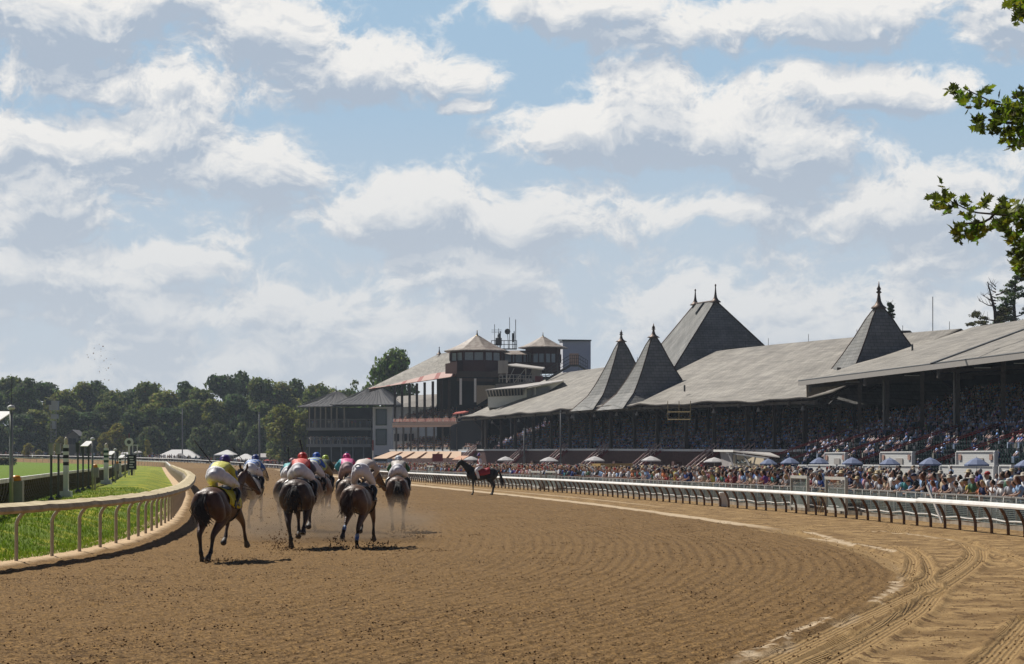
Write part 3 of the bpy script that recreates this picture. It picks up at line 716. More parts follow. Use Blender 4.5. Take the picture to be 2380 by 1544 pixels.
# stair rails up the open seats
for Y in (180, 190, 200, 211, 222, 232):
    mb = MB()
    for e in (0, 1.3):
        mb.tube([PA(Y + e, -7.5, 1.3), PA(Y + e, -6, 2.1), PA(Y + e, 4, 5.45)], .055, 5)
        for c in (-7.4, -5, -2, 1, 4): mb.tube([PA(Y + e, c, max(0.2, 1.15 + (c + 6) * .333)), PA(Y + e, c, 2.1 + (c + 6) * .335)], .04, 4)
    mb.build('stair_rail', m_red, sA)
mb = MB()
for Y in np.arange(150, 236, 9):
    for c in (4, 10, 15): q = PA(Y, c, 10.6 + .31 * c - 1.3); mb.box(q, (1.5, .25, .08), -.17)
mb.build('ceiling_lamps', M('lamp_tube', (.7, .7, .66), .5), sA)['kind'] = 'stuff'
mb = MB(); r0 = random.Random(3)
for Y in np.arange(150, 237, 7.5): q = PA(Y, 19.8, 17.0); mb.tube([q, (q[0], q[1], 17.9)], .03, 4)
for (px, py, Y) in ((2168, 770, 250),):
    q = W(px, py, Y); mb.tube([q, W(px, 690, Y)], .05, 5)
for Y, c in ((229, 10), (191, 16), (204, 12)): q = PA(Y, c, zeA(Y) + .31 * c - .1); mb.tube([q, (q[0], q[1], q[2] + .8)], .11, 6)
mb.build('roof_vents', m_dgrey, sA)
mb = MB(); mb.beam(W(2165, 845, 186), W(2390, 762, 196), .25, .12); mb.build('roof_flashing', m_dgrey, sA)

# ---- B: the long slate roofed stand
EB = [(1885, 925, 236), (1690, 933, 252), (1490, 940.5, 272), (1400, 945, 288), (1300, 952, 308), (1180, 963, 345), (1065, 970, 372)]
RB = [(2234, 764, 240.5), (2020, 781, 256.5), (1799, 801, 276.5), (1694, 812.5, 292.5), (1577, 829, 312.5), (1429, 851, 349.5), (1298, 868, 376.5)]
nB = np.array([.969, .248]); tB = np.array([-.248, .969])
EBw = np.array([W(*p) for p in EB]); RBw = np.array([W(*p) for p in RB]); ub = np.linspace(0, 1, len(EB))
def eB(u): return np.array([np.interp(u, ub, EBw[:, k]) for k in range(3)])
def rB(u): return np.array([np.interp(u, ub, RBw[:, k]) for k in range(3)])
def PB(u, c, z): e = eB(u); return (e[0] + nB[0] * c, e[1] + nB[1] * c, z)
sB = thing('long_grandstand', 'long grandstand under a pale slate roof with crowded dark seating behind the crowd', 'grandstand', PB(.4, 8, 0))
rows = []
for u in np.linspace(0, 1, 90):
    e, r = eB(u), rB(u); row = []
    e = e + np.array([0, 0, .12 * math.sin(u * 41) + .07 * math.sin(u * 97)])
    for w in (0, .05, .10, .14, .2, .35, .55, .78, 1.0):
        p = e + (r - e) * w; wz = w * .55 if w < .14 else .077 + (w - .14) / .86 * .923; p[2] = e[2] + (r[2] - e[2]) * wz; row.append(tuple(p))
    for k in (1, 2): row.append((r[0] + nB[0] * 8 * k, r[1] + nB[1] * 8 * k, r[2] - 4.5 * k))
    rows.append(row)
roofgrid('roof', rows, m_slate, sB, .30, flip=True)
mb = MB()
for i in range(60):
    u0, u1 = i / 60, (i + 1) / 60
    if i % 3 == 0: q = PB(u0, .5, eB(u0)[2] - .75); mb.box((q[0], q[1], q[2]), (.3, .3, .5), .2)
    mb.beam(PB(u0, .7, eB(u0)[2] - .45), PB(u1, .7, eB(u1)[2] - .45), .2, .3)
mb.build('eave_beam', m_col, sB)
def lampb(mb, q): mb.lathe((q[0], q[1], q[2]), [(.05, .5), (.22, .1), (.26, 0)], 8)
mb = MB()
for u in np.linspace(.03, .9, 11): lampb(mb, PB(u, .9, eB(u)[2] - 1.3))
mb.build('eave_lamps', m_fascia, sB)['kind'] = 'stuff'
def uB(px, c=4.4):           # position along the eave of a thing seen at px, at depth c
    us = np.linspace(-.1, 1.05, 400); P = np.array([PB(x, c, 0) for x in us]); q = CX + FOC * P[:, 0] / P[:, 1]; return float(np.interp(-px, -q, us))
cpx = [1955, 1870, 1800, 1737, 1660, 1595, 1528, 1475, 1420, 1375, 1325, 1282, 1240, 1198, 1165, 1130, 1095, 1070]
for px in cpx[1:]:
    u = uB(px); mb = MB(); q = PB(u, 4.4, 0); mb.box(q, (.42, .42, eB(u)[2] + .9), .25); mb.build('column', m_coldark, sB)
def zs(u): return float(np.interp(u, [0, 1], [3.05, 3.75]))
mb = MB(); cap = MB(); nseg = 12
us = np.linspace(-.02, 1.0, nseg + 1)
for i in range(nseg):
    a, b = us[i], us[i + 1]
    mb.wall(PB(a, 3.4, 0)[:2], PB(b, 3.4, 0)[:2], 0, (zs(a), zs(b)), -.4)
    cap.wall(PB(a, 3.3, 0)[:2], PB(b, 3.3, 0)[:2], (zs(a) + .003, zs(b) + .003), (zs(a) + .28, zs(b) + .28), -.7)
mb.build('brick_wall', m_brick, sB); cap.build('wall_coping', m_wpaint, sB)
mb = MB()
for i in range(13):
    for j in range(nseg):
        a, b = us[j], us[j + 1]; c = 4.2 + i * .95; dz = i * .42
        mb.wall(PB(a, c, 0)[:2], PB(b, c, 0)[:2], (zs(a) - .6 + dz - .45, zs(b) - .6 + dz - .45), (zs(a) - .6 + dz, zs(b) - .6 + dz), -.99)
mb.build('seating_tiers', m_concrete, sB)
mb = MB(); mb.wall(PB(-.02, 19.5, 0)[:2], PB(1, 19.5, 0)[:2], 0, 12.5, .3)
for u in np.linspace(.02, 1, 22): mb.box(PB(u, 9.5, 0), (.3, .3, 11.6), .25); mb.box(PB(u, 15, 0), (.3, .3, 13.0), .25)
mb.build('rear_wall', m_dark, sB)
mb = MB()
for i in range(nseg):
    a, b = us[i], us[i + 1]
    for c in (3, 8): mb.beam(PB(a, c, eB(a)[2] + c * .25 - .6), PB(b, c, eB(b)[2] + c * .25 - .6), .15, .3)
for u in np.linspace(0, 1, 34): mb.beam(PB(u, 3.0, eB(u)[2] - .5), PB(u, 16, eB(u)[2] + 4.2), .12, .2); mb.beam(PB(u, 4.3, 7.2), PB(u, 2.0, eB(u)[2] + .1), .12)
mb.build('rafters', m_coldark, sB)
mb = MB()
for i in range(12):
    u = i / 12 + .02; e = rB(u); mb.tube([e, e + np.array([0, 0, .9])], .03, 4)
for u, w in ((.02, .25), (.3, .2)): e = eB(u) + (rB(u) - eB(u)) * w; mb.tube([e, e + np.array([0, 0, .8])], .12, 6)
mb.build('roof_rods', m_dgrey, sB)
# small hanging work platform under the eave
mb = MB()
a, b = W(1552, 975, 262), W(1605, 975, 256)
for z in (0, .9): mb.beam((a[0], a[1], a[2] + z), (b[0], b[1], b[2] + z), .1)
for t in (0, .5, 1): p = a + (b - a) * t; mb.beam(p, (p[0], p[1], p[2] + 2.2), .08)
tag(mb.build('hanging_platform', M('ochre_metal', (.30, .22, .10), .6)), 'small ochre metal platform hanging under the slate roof eave', 'platform')

spire('roof_spire', 'slim slate spire on the eave, farther of the adjacent pair', W(1385, 941, 291)[:2], 5.2, zpx(944, 291) + .1, zpx(778, 297), 1.7, 1.0, tB, nB)
spire('roof_spire', 'slim slate spire on the eave, nearer of the adjacent pair', W(1455, 941, 278)[:2], 5.55, zpx(941, 278) + .1, zpx(768, 285), 1.9, 1.05, tB, nB)
spire('roof_spire', 'large slate spire with tall copper finial where the two stand roofs meet', W(1940, 900, 236)[:2], 7.8, zpx(925, 236), zpx(694, 245), 3.1, 1.15, tA, nA)
mb = MB(); q = W(2108, 778, 262); mb.hexa([q + Vector(v) for v in ((-2, 0, -1.5), (2.4, 0, -1.5), (2.4, 2, -1.5), (-2, 2, -1.5))], [q + Vector(v) for v in ((-2, 0, .5), (.4, 0, .5), (.4, 2, .5), (-2, 2, .5))]); mb.build('roof_dormer', m_slate2, sA)
# big hipped roof
L1 = np.array(W(1663, 699, 302)); L2 = np.array(W(1616, 706, 313)); hp = thing('hipped_roof', 'tallest hipped slate roof with two copper finials on its ridge', 'roof', (L1[0], L1[1], 11))
tt = (L2 - L1); tt[2] = 0; tt /= np.linalg.norm(tt); nn = np.array([tt[1], -tt[0], 0])
zb = 11.0
NF = L1 - nn * 10.2 - tt * 7.5; NB = L1 + nn * 12.4 - tt * 8.0; FF_ = L2 - nn * 10.2 + tt * 8; FB = L2 + nn * 12.4 + tt * 8
for q in (NF, NB, FF_, FB): q[2] = zb
def tri(name, pts, parent):
    pts = [np.array(p, float) for p in pts]; a = pts[1] - pts[0]; a /= np.linalg.norm(a)
    nrm = np.cross(pts[1] - pts[0], pts[2] - pts[0]); nrm /= np.linalg.norm(nrm); b = np.cross(nrm, a)
    A = np.array([((p - pts[0]) @ a, (p - pts[0]) @ b, 0) for p in pts])
    return npbuild(name, np.array(pts) - np.array(wloc(parent)), [list(range(len(pts)))], m_slate2, parent, cols={'suv': A})
tri('roof_slope', [NF, L1 * 1, L2 * 1, FF_][::-1], hp); tri('roof_slope', [NF, NB, L1], hp); tri('roof_slope', [NB, FB, L2, L1], hp); tri('roof_slope', [FB, FF_, L2], hp)
mb = MB()
for a, b in ((NF, L1), (NB, L1), (FF_, L2), (L1, L2)): mb.tube([a, b], .12, 4)
mb.build('hip_trim', m_copper, hp)
for L, h in ((L1, 2.6), (L2, 2.4)):
    mb = MB(); finial(mb, (L[0], L[1], L[2] - .25), h, 1.0, False); mb.build('finial', m_copper, hp, smooth=True)
mb = MB(); c_ = (L1 + L2) / 2 - nn * 1.5; mb.hexa([c_ + np.array(v) for v in ((0, 0, -1.6), (.5, 0, -1.6), (.5, .8, -1.6), (0, .8, -1.6))], [c_ + nn * 1.2 + np.array(v) for v in ((0, 0, 0), (.5, 0, 0), (.5, .8, 0), (0, .8, 0))]); mb.build('roof_hatch', m_dgrey, hp)

# ---- red stairs from the long stand down to the apron
def red_stair(px, label):
    u = uB(px, 1.5); root = thing('red_stair', label, 'stairs', PB(u, 3, 0), 0, 'red stairs down to the apron'); z = zs(u); w = 1.6
    k = 12; mb = MB()
    for i in range(k):
        c0 = 3.2 - (i + 1) * .34; q = np.array(PB(u, c0, 0)); zz = z - (i + 1) * z / k
        a = q[:2]; b = a + tB * w; mb.wall(tuple(a), tuple(b), zz, zz + .06, -.36)
    mb.build('treads', m_red, root)
    for s_ in (-.05, w + .05):
        mb = MB(); p0 = np.array(PB(u, 3.2, z)); p1 = np.array(PB(u, 3.2 - k * .34, 0)); o = np.array([*(tB * s_), 0])
        mb.beam(p0 + o, p1 + o, .08, .32); mb.build('stringer', m_red, root)
        mb = MB()
        mb.tube([p0 + o + (0, 0, 1.0), p1 + o + (0, 0, 1.0)], .085, 6); mb.tube([p0 + o + (0, 0, .55), p1 + o + (0, 0, .55)], .05, 5)
        for t in np.linspace(0, 1, 6): p = p0 + (p1 - p0) * t + o; mb.tube([p, p + np.array([0, 0, 1.0])], .035, 5)
        mb.build('handrail', M('pale_handrail', (.62, .46, .42), .5), root)
for px, lb in ((1722, 'red metal stair behind the tan canopy'), (1640, 'red metal stair left of the lone white umbrella beside the tan canopy'), (1506, 'red metal stair midway along the brick wall'), (1385, 'red metal stair behind the yellow booth'),
               (1292, 'red metal stair right of the flagpole'), (1200, 'red metal stair just right of the mounted outrider'), (1068, 'farthest red metal stair at the end of the peach awning')):
    red_stair(px, lb)
for px in (1460, 1265, 1180, 1600):
    u = uB(px, 2.0); q = PB(u, .5, 0); mb = MB(); mb.box(q, (1.0, 1.0, 2.0), .25); tag(mb.build('brick_pier', m_brick, loc=Vector(q)), 'square brick pier %s below the stand wall' % {1460: 'right of the yellow booth', 1265: 'left of the yellow booth', 1180: 'behind the outrider', 1600: 'near the tan canopy'}[px], 'pier', 'brick piers below the stand wall')

# ---- C: clubhouse stand with two octagonal towers
m_shingle = M('weathered_shingle', (.22, .17, .135), .5, scale=1.2, col2=(.36, .31, .26), bump=.3, bscale=6)
m_maroon = M('maroon_board', (.075, .030, .028), .8, var=.12)
m_glass = M('window_glass', (.32, .37, .38), .12, var=.15, spec=.8)
m_greyroof = M('grey_felt_roof', (.28, .255, .225), .8, scale=1.0, var=.12)
c_r = thing('clubhouse_stand', 'open two level clubhouse stand with red striped awning edge left of the long roof', 'grandstand', W(960, 1068, 430).to_tuple()[:2] + (0,))
A_ = W(858, 903, 470); B_ = W(1062, 873, 400); R1 = W(1019, 823, 455); R2 = W(1075, 814, 425)
A2 = W(870, 896, 468) + Vector((1.2, .5, 0)); B2 = W(1040, 862.5, 402)
rows = []
for u in np.linspace(0, 1, 16):
    e = np.array(A_.lerp(B_, u)); r = np.array(A_.lerp(R1, min(1, u / .72)) if u < .72 else R1.lerp(R2, (u - .72) / .28)); rows.append([tuple(e + (r - e) * w - np.array([0, 0, .7 * math.sin(math.pi * w)])) for w in np.linspace(0, 1, 6)])
roofgrid('roof', rows, m_slate, c_r, .2, flip=True)
# striped awning band lying just above the lower edge of the roof
V = []; F = []; mi = []; k = 22
for i in range(k + 1):
    u = i / k; e = A_.lerp(B_, u); r = A_.lerp(R1, min(1, u / .72)) if u < .72 else R1.lerp(R2, (u - .72) / .28)
    w = .22 if u > .1 else .22 * u / .1; p = e + (r - e) * (.30 if u > .08 else .05 + u * 3); sag = .7 * math.sin(math.pi * .3)
    V += [tuple(e + Vector((-.15, -.1, -.12))), tuple(e + Vector((0, 0, .08))), tuple(p + Vector((0, 0, .12 - sag)))]
for i in range(k): F += [[3 * i, 3 * i + 3, 3 * i + 4, 3 * i + 1], [3 * i + 1, 3 * i + 4, 3 * i + 5, 3 * i + 2]]; mi += [1 if i % 4 == 1 else 0] * 2
npbuild('awning_edge', np.array(V) - np.array(wloc(c_r)), F, [M('faded_pink_canvas', (.46, .31, .27), .8, var=.15), M('faded_red_canvas', (.30, .10, .085), .8, var=.2)], c_r, mi=mi)
mb = MB(); q = W(1021, 824, 452); finial(mb, q, 1.6, .9, False); mb.build('finial', m_copper, c_r, smooth=True)
def PC(px, py, back=0.0):    # point on the front plane of the clubhouse stand
    a, b = W(1062, 1068, 403), W(858, 1068, 473); k1 = (px - CX) / FOC   # solve x = k1*y on the line a->b
    d = b - a; t = (k1 * a.y - a.x) / (d.x - k1 * d.y); Y = a.y + d.y * t + back; return W(px, py, a.y + d.y * t) + Vector((back * .95, back * .3, 0))
cpxs = [918, 934.5, 952, 969, 987, 1006, 1026, 1044]
for px in cpxs:
    top = PC(px, 902 - (px - 918) * .12); b = PC(px, 972); mb = MB(); mb.beam((b[0], b[1], b[2]), (top[0], top[1], top[2] + .4), .5); mb.build('column', m_coldark, c_r)
for px in cpxs + [1060]:
    top = PC(px + 3, 993); b = PC(px + 3, 1048); mb = MB(); mb.beam(b, top, .38); mb.build('column', m_col, c_r)
for px, y0, y1 in ((1070.7, 880, 941), (1104.5, 880, 935)): mb = MB(); mb.beam(W(px, y1, 392), W(px, y0, 392), .42); mb.build('white_column', m_wpaint, c_r)
def slabC(name, x0, x1, y0, y1, back, mat, y0b=None, y1b=None):
    a0, a1 = PC(x0, y0), PC(x1, y0b or y0); b0, b1 = PC(x0, y1), PC(x1, y1b or y1); o = Vector((back * .95, back * .3, 0)); mb = MB()
    mb.hexa([b0, b1, b1 + o, b0 + o], [a0, a1, a1 + o, a0 + o]); return mb.build(name, mat, c_r)
slabC('floor_fascia', 912, 1062, 983, 994, 1.2, M('brown_fascia', (.19, .105, .075), .75, var=.15), 981, 992)
slabC('upper_floor', 913, 1062, 985, 987, 11, m_concrete)
slabC('bunting_rail', 914, 1060, 974, 981, .25, M('bunting', (.45, .35, .28), .8, scale=2.2, col2=(.33, .05, .05)), 972, 980)
slabC('lower_sill', 905, 1100, 1045, 1049, .8, m_wpaint)
mb = MB()
for k in range(7):
    o = k * 1.3 + .6; z = k * .42; a, b = PC(914, 984) + Vector((o * .95, o * .3, z)), PC(1062, 984) + Vector((o * .95, o * .3, z)); n_ = Vector((1.24, .4, 0)); mb.hexa([a, b, b + n_, a + n_], [a + Vector((0, 0, .4)), b + Vector((0, 0, .4)), b + n_ + Vector((0, 0, .4)), a + n_ + Vector((0, 0, .4))])
mb.build('upper_tiers', m_concrete, c_r)
mb = MB(); a, b = PC(968, 1046) + Vector((11, 3.4, 0)), PC(1100, 1046) + Vector((11, 3.4, 0)); n_ = Vector((.3, .1, 0))
mb.hexa([a, b, b + n_, a + n_], [Vector((p[0], p[1], zpx(880, p[1]))) for p in (a, b, b + n_, a + n_)]); mb.build('rear_wall', m_dark, c_r)
mb = MB(); a, b = PC(913, 1048), PC(1100, 1048); a.z = b.z = 0; a2, b2 = a + Vector((0, 0, 3.6)), b + Vector((0, 0, 3.6)); n_ = Vector((9, 3, 0)); mb.hexa([a, b, b + n_, a + n_], [a2, b2, b2 + n_, a2 + n_]); mb.build('ground_floor', m_brick, c_r)
mb = MB(); a, b = PC(990, 1046) + Vector((8.5, 2.6, 0)), PC(1062, 1046) + Vector((10, 3, 0)); a.z = b.z = 3.5; mb.hexa([a, b, b + Vector((30, 3, 0)), a + Vector((8, 3, 0))], [Vector((p[0], p[1], zpx(886, 430))) for p in (a, b, b + Vector((30, 3, 0)), a + Vector((8, 3, 0)))]); mb.build('inner_wall', m_dark, c_r)
mb = MB(); mb.hexa([W(1015, 1046, 436), W(1085, 1046, 430), W(1085, 1046, 434), W(1015, 1046, 440)], [W(1015, 868, 436), W(1085, 868, 430), W(1085, 868, 434), W(1015, 868, 440)]); mb.build('back_wall', m_dark, c_r)
mb = MB(); mb.hexa([W(1048, 1046, 404), W(1128, 1046, 396), W(1140, 1046, 412), W(1056, 1046, 420)], [W(1048, 990, 404), W(1128, 960, 396), W(1140, 960, 412), W(1056, 990, 420)]); mb.build('corner_block', m_dark, c_r)
# left end of lower level: white boarded rooms
mb = MB(); Yq = 458; mb.hexa([W(914, 1046, Yq), W(972, 1046, Yq), W(972, 1046, Yq + 6), W(914, 1046, Yq + 6)], [W(914, 1000, Yq), W(972, 1000, Yq), W(972, 1000, Yq + 6), W(914, 1000, Yq + 6)]); mb.build('white_room', m_wpaint, c_r)
mb = MB()
for x in (918, 936, 952): mb.box(W(x + 4, 1026, Yq - .2), (1.0, .2, 1.6))
mb.build('room_windows', m_dark, c_r)
# body of the stand under the towers
mb = MB(); mb.hexa([W(1062, 975, 415), W(1175, 950, 415), W(1250, 950, 430), W(1075, 975, 430)], [W(1062, 868, 415), W(1175, 868, 415), W(1250, 868, 430), W(1075, 868, 430)]); mb.build('tower_base', m_dark, c_r)
mb = MB(); q0 = W(1062, 866, 408); mb.hexa([q0, W(1172, 868, 398), W(1172, 868, 420), W(1062, 866, 420)], [q0 + Vector((0, 0, .35)), W(1172, 862, 398), W(1172, 862, 420), W(1062, 862, 420)]); mb.beam(W(1062, 882, 393), W(1150, 884, 393), .4, .5); mb.beam(W(1062, 869, 396), W(1165, 871, 393), 1.2, 1.0); mb.build('beams', m_coldark, c_r)
mb = MB(); mb.hexa([W(1108, 942, 400), W(1150, 916, 400), W(1150, 916, 408), W(1108, 942, 408)], [W(1108, 896, 400), W(1150, 896, 400), W(1150, 896, 408), W(1108, 896, 408)]); mb.build('boarded_side', M('cream_board', (.42, .38, .29), .8), c_r)
mb = MB(); mb.hexa([W(1052, 964, 396), W(1088, 960, 390), W(1090, 958, 398), W(1060, 961, 402)], [W(1052, 962, 396), W(1088, 957, 390), W(1090, 954, 398), W(1060, 958, 402)]); mb.build('side_awning', M('red_canvas', (.40, .07, .05), .7), c_r)

def tower(name, label, pxc, Y, rw, re, y_bot, y_sill, y_wtop, y_eave, y_apex, y_fin, n=8, rot=0.0):
    s = FOC / Y; c = W(pxc, HY, Y); root = thing(name, label, 'tower', (c.x, c.y, zpx(y_bot, Y)), 0, 'octagonal roof towers')
    z = lambda p: zpx(p, Y)
    rw /= s; re /= s
    mb = MB(); mb.lathe((c.x, c.y, 0), [(rw, z(y_bot)), (rw, z(y_sill))], n, rot=rot); mb.build('boarded_wall', m_maroon, root)
    mb = MB(); mb.lathe((c.x, c.y, 0), [(rw * .96, z(y_sill) + .003), (rw * .96, z(y_wtop))], n, rot=rot); mb.build('windows', m_glass, root)
    mb = MB()
    for j in range(n):
        a = rot + 2 * math.pi * j / n; mb.box((c.x + rw * .98 * math.cos(a), c.y + rw * .98 * math.sin(a), z(y_sill) + .002), (.42, .42, z(y_wtop) - z(y_sill)), a)
        a2 = a + math.pi / n; rr = rw * math.cos(math.pi / n) * .985; mb.box((c.x + rr * math.cos(a2), c.y + rr * math.sin(a2), z(y_sill) + .002), (.2, .2, z(y_wtop) - z(y_sill)), a2)
    mb.lathe((c.x, c.y, 0), [(rw * 1.0, z(y_wtop)), (rw * 1.0, z(y_eave) + .1)], n, rot=rot); mb.build('window_posts', m_maroon, root)
    H = z(y_apex) - z(y_eave); mb = MB()
    mb.lathe((c.x, c.y, z(y_eave)), [(rw * .9, -.05), (re, -.12), (re, .08), (re * .80, H * .17), (re * .55, H * .42), (re * .30, H * .72), (re * .08, H)], n, rot=rot); mb.build('roof', m_shingle, root)
    mb = MB(); finial(mb, (c.x, c.y, z(y_apex) - .2), z(y_fin) - z(y_apex) + .3, re * .14, False); mb.build('finial', M('brass_finial', (.28, .19, .07), .4, metal=.6), root, smooth=True)
    return root
t1 = tower('octagonal_tower', 'larger octagonal wooden tower with shingled roof, left of the aerials', 1109, 405, 65, 79, 868, 840, 822, 817.5, 781, 769, rot=.28)
t2 = tower('octagonal_tower', 'smaller octagonal wooden tower beside the blank white building', 1262, 410, 41, 58, 868, 844, 824, 809, 783, 774, rot=.1)
mb = MB(); mb.hexa([W(1035, 869, 398), W(1062, 869, 394), W(1062, 869, 404), W(1038, 869, 404)], [W(1035, 846, 398), W(1062, 840, 394), W(1062, 840, 404), W(1038, 846, 404)]); mb.build('bay_wall', m_maroon, t1)
lk = thing('link_block', 'low glazed link building joining the two octagonal towers', 'building', W(1207, 868, 412))
mb = MB(); mb.hexa([W(1168, 870, 408), W(1240, 870, 408), W(1240, 870, 416), W(1168, 870, 416)], [W(1168, 842, 408), W(1240, 842, 408), W(1240, 842, 416), W(1168, 842, 416)]); mb.build('wall', m_maroon, lk)
mb = MB(); mb.hexa([W(1168, 842.2, 409), W(1240, 842.2, 409), W(1240, 842.2, 415), W(1168, 842.2, 415)], [W(1168, 824, 409), W(1240, 824, 409), W(1240, 824, 415), W(1168, 824, 415)]); mb.build('windows', m_glass, lk)
mb = MB(); mb.hexa([W(1165, 824, 407), W(1245, 824, 407), W(1245, 824, 417), W(1165, 824, 417)], [W(1170, 815, 410), W(1240, 815, 410), W(1240, 815, 414), W(1170, 815, 414)]); mb.build('roof', m_shingle, lk)
for px in (1171, 1190, 1197, 1215, 1224, 1238): mb = MB(); mb.beam(W(px, 843, 408), W(px, 824, 408), .3); mb.build('window_post', m_maroon, lk)
# aerial platform
ae = thing('aerial_platform', 'railed rooftop platform crowded with aerials between the towers', 'aerials', W(1172, 812, 414))
Ya = 414
mb = MB(); mb.hexa([W(1142, 813, Ya), W(1201, 813, Ya), W(1201, 813, Ya + 4), W(1142, 813, Ya + 4)], [W(1142, 810, Ya), W(1201, 810, Ya), W(1201, 810, Ya + 4), W(1142, 810, Ya + 4)])
for x in np.linspace(1142, 1201, 7): mb.beam(W(x, 811, Ya), W(x, 792, Ya), .12)
for y in (792, 801): mb.beam(W(1142, y, Ya), W(1201, y, Ya), .12)
mb.build('platform', m_dgrey, ae)
for x, y0, r in ((1149.6, 754, .06), (1184.4, 738, .06), (1198.5, 743, .07), (1163, 770, .09), (1157, 778, .07), (1195, 770, .09)):
    mb = MB(); mb.tube([W(x, 811, Ya + 1), W(x, y0, Ya + 1)], r, 5)
    if y0 < 760 and x < 1160:
        for yy in (762, 765, 768): mb.beam(W(1142, yy + 5, Ya + 1), W(1166, yy + 5, Ya + 1), .05)
    if y0 == 770: mb.tube([W(x - 2, 795, Ya + 1), W(x - 2, 775, Ya + 1)], .3, 6)
    mb.build('mast', m_dgrey, ae)
mb = MB(); q = W(1179.5, 771, Ya); mb.tube([q + Vector((0, -.12, 0)), q + Vector((0, 0, 0)), q + Vector((0, .1, 0))], [.56, .56, .2], 14); mb.tube([q, W(1182, 811, Ya)], .06, 5); mb.build('dish', m_dgrey, ae)
mb = MB(); mb.tube([W(1195.5, 768, Ya), W(1196.5, 768, Ya)], [.01, .01], 6); q = W(1159, 803, Ya); mb.box(q, (1.2, 1.2, 1.4)); finial(mb, (q[0], q[1], q[2] + 1.3), 2.0, .5, False); mb.build('vent_turret', m_dgrey, ae)
# blank white building
wb = thing('white_building', 'blank pale building block with dark roof edge behind the smaller tower', 'building', W(1340, 868, 440))
mb = MB(); mb.hexa([W(1308, 880, 440), W(1373, 880, 436), W(1373, 880, 450), W(1300, 880, 452)], [W(1308, 793, 440), W(1373, 793, 436), W(1373, 793, 450), W(1300, 793, 452)]); mb.build('wall', M('pale_render', (.72, .73, .78), .8, var=.04), wb)
mb = MB(); mb.hexa([W(1306, 793, 439.5), W(1374, 793, 435.5), W(1375, 793, 451), W(1297, 793, 453)], [W(1306, 789.5, 439.5), W(1374, 790, 435.5), W(1375, 790, 451), W(1297, 789, 453)]); mb.build('roof_edge', m_dgrey, wb)
# press box
pb = thing('press_box', 'white boarded press box with slanted windows standing on the slate roof', 'building', W(1190, 946, 365))
mb = MB(); mb.hexa([W(1134, 948, 366), W(1216, 945, 362), W(1216, 945, 372), W(1140, 948, 376)], [W(1134, 922.5, 366), W(1216, 919, 362), W(1216, 919, 372), W(1140, 922.5, 376)]); mb.build('wall', m_wpaint, pb)
mb = MB(); mb.hexa([W(1134, 922.4, 366.3), W(1216, 918.9, 362.3), W(1216, 918.9, 371), W(1140, 922.4, 375)], [W(1130, 908, 365), W(1216, 903.5, 361), W(1216, 903.5, 370), W(1138, 908, 374)]); mb.build('windows', M('dark_glass', (.05, .055, .06), .15, spec=.8), pb)
mb = MB()
for i in range(13): u = i / 12; mb.beam(W(1134, 922.6, 366).lerp(W(1216, 919, 362), u) + Vector((0, -.1, 0)), W(1130, 908, 364.9).lerp(W(1216, 903.5, 360.9), u) + Vector((0, -.1, 0)), .14)
mb.build('window_bars', m_fascia, pb)
mb = MB(); mb.hexa([W(1127, 908, 363), W(1217, 903, 359), W(1311, 886, 352), W(1300, 884, 372)], [W(1128, 906, 363), W(1217, 900.5, 359), W(1312, 884, 352), W(1300, 882, 372)])
mb.build('roof', m_fascia, pb)
mb = MB(); mb.hexa([W(1216, 946, 361.8), W(1311, 886.5, 353), W(1311, 886.5, 358), W(1216, 946, 366)], [W(1216, 904, 361.8), W(1311, 886, 353), W(1311, 886, 358), W(1216, 904, 366)]); mb.build('side_wall', m_wpaint, pb)
mb = MB()
for x0, x1, ya, yb in ((1224, 1238, 905, 924), (1245, 1276, 901, 917)):
    p = [W(x0, yb + 3, 361.2 - (x0 - 1216) * .093), W(x1, yb - 2, 361.2 - (x1 - 1216) * .093)]; q = [W(x0, ya, 361.2 - (x0 - 1216) * .093), W(x1, ya - 3, 361.2 - (x1 - 1216) * .093)]
    mb.hexa([p[0], p[1], p[1] + Vector((0, .3, 0)), p[0] + Vector((0, .3, 0))], [q[0], q[1], q[1] + Vector((0, .3, 0)), q[0] + Vector((0, .3, 0))])
mb.build('side_windows', M('brown_glass', (.10, .09, .075), .2, spec=.7), pb)
# camera deck with canopy, catwalk and stair
dk = thing('camera_deck', 'railed camera deck with thin white canopy below the link building', 'platform', W(1215, 892, 385))
mb = MB(); mb.hexa([W(1172, 850, 392), W(1262, 860, 380), W(1267, 857, 386), W(1200, 847, 400)], [W(1172, 848, 392), W(1262, 857, 380), W(1267, 854, 386), W(1200, 845, 400)]); mb.build('canopy', m_fascia, dk)
mb = MB()
for x0, x1, ya, yb in ((1160, 1210, 872, 889), (1205, 1280, 874, 888)):
    for x in np.linspace(x0, x1, 7): mb.beam(W(x, ya, 386), W(x, yb, 386), .09)
    for y in (ya, (ya + yb) / 2): mb.beam(W(x0, y, 386), W(x1, y - 1, 386), .1)
for x in (1178, 1222, 1258): mb.beam(W(x, 856, 388), W(x, 890, 388), .18)
for a, b in ((1178, 1195), (1195, 1222), (1222, 1240)): mb.beam(W(a, 890, 388), W(b, 856, 388), .1)
mb.build('railing', m_fascia, dk)
mb = MB(); mb.hexa([W(1150, 905, 384), W(1212, 900, 384), W(1290, 890, 384), W(1160, 905, 398)], [W(1152, 893, 384), W(1212, 889, 384), W(1290, 886, 384), W(1160, 893, 398)]); mb.build('deck', m_greyroof, dk)
for q_, d_ in ((W(1164, 868, 392), (1.0, 1.2, 2.3)), (W(1175, 868, 392), (.9, 1.2, 2.3)), (W(1246, 884, 388), (1.6, 1.2, 2.4))): mb = MB(); mb.box(q_, d_); mb.build('cabinet', m_fascia, dk)
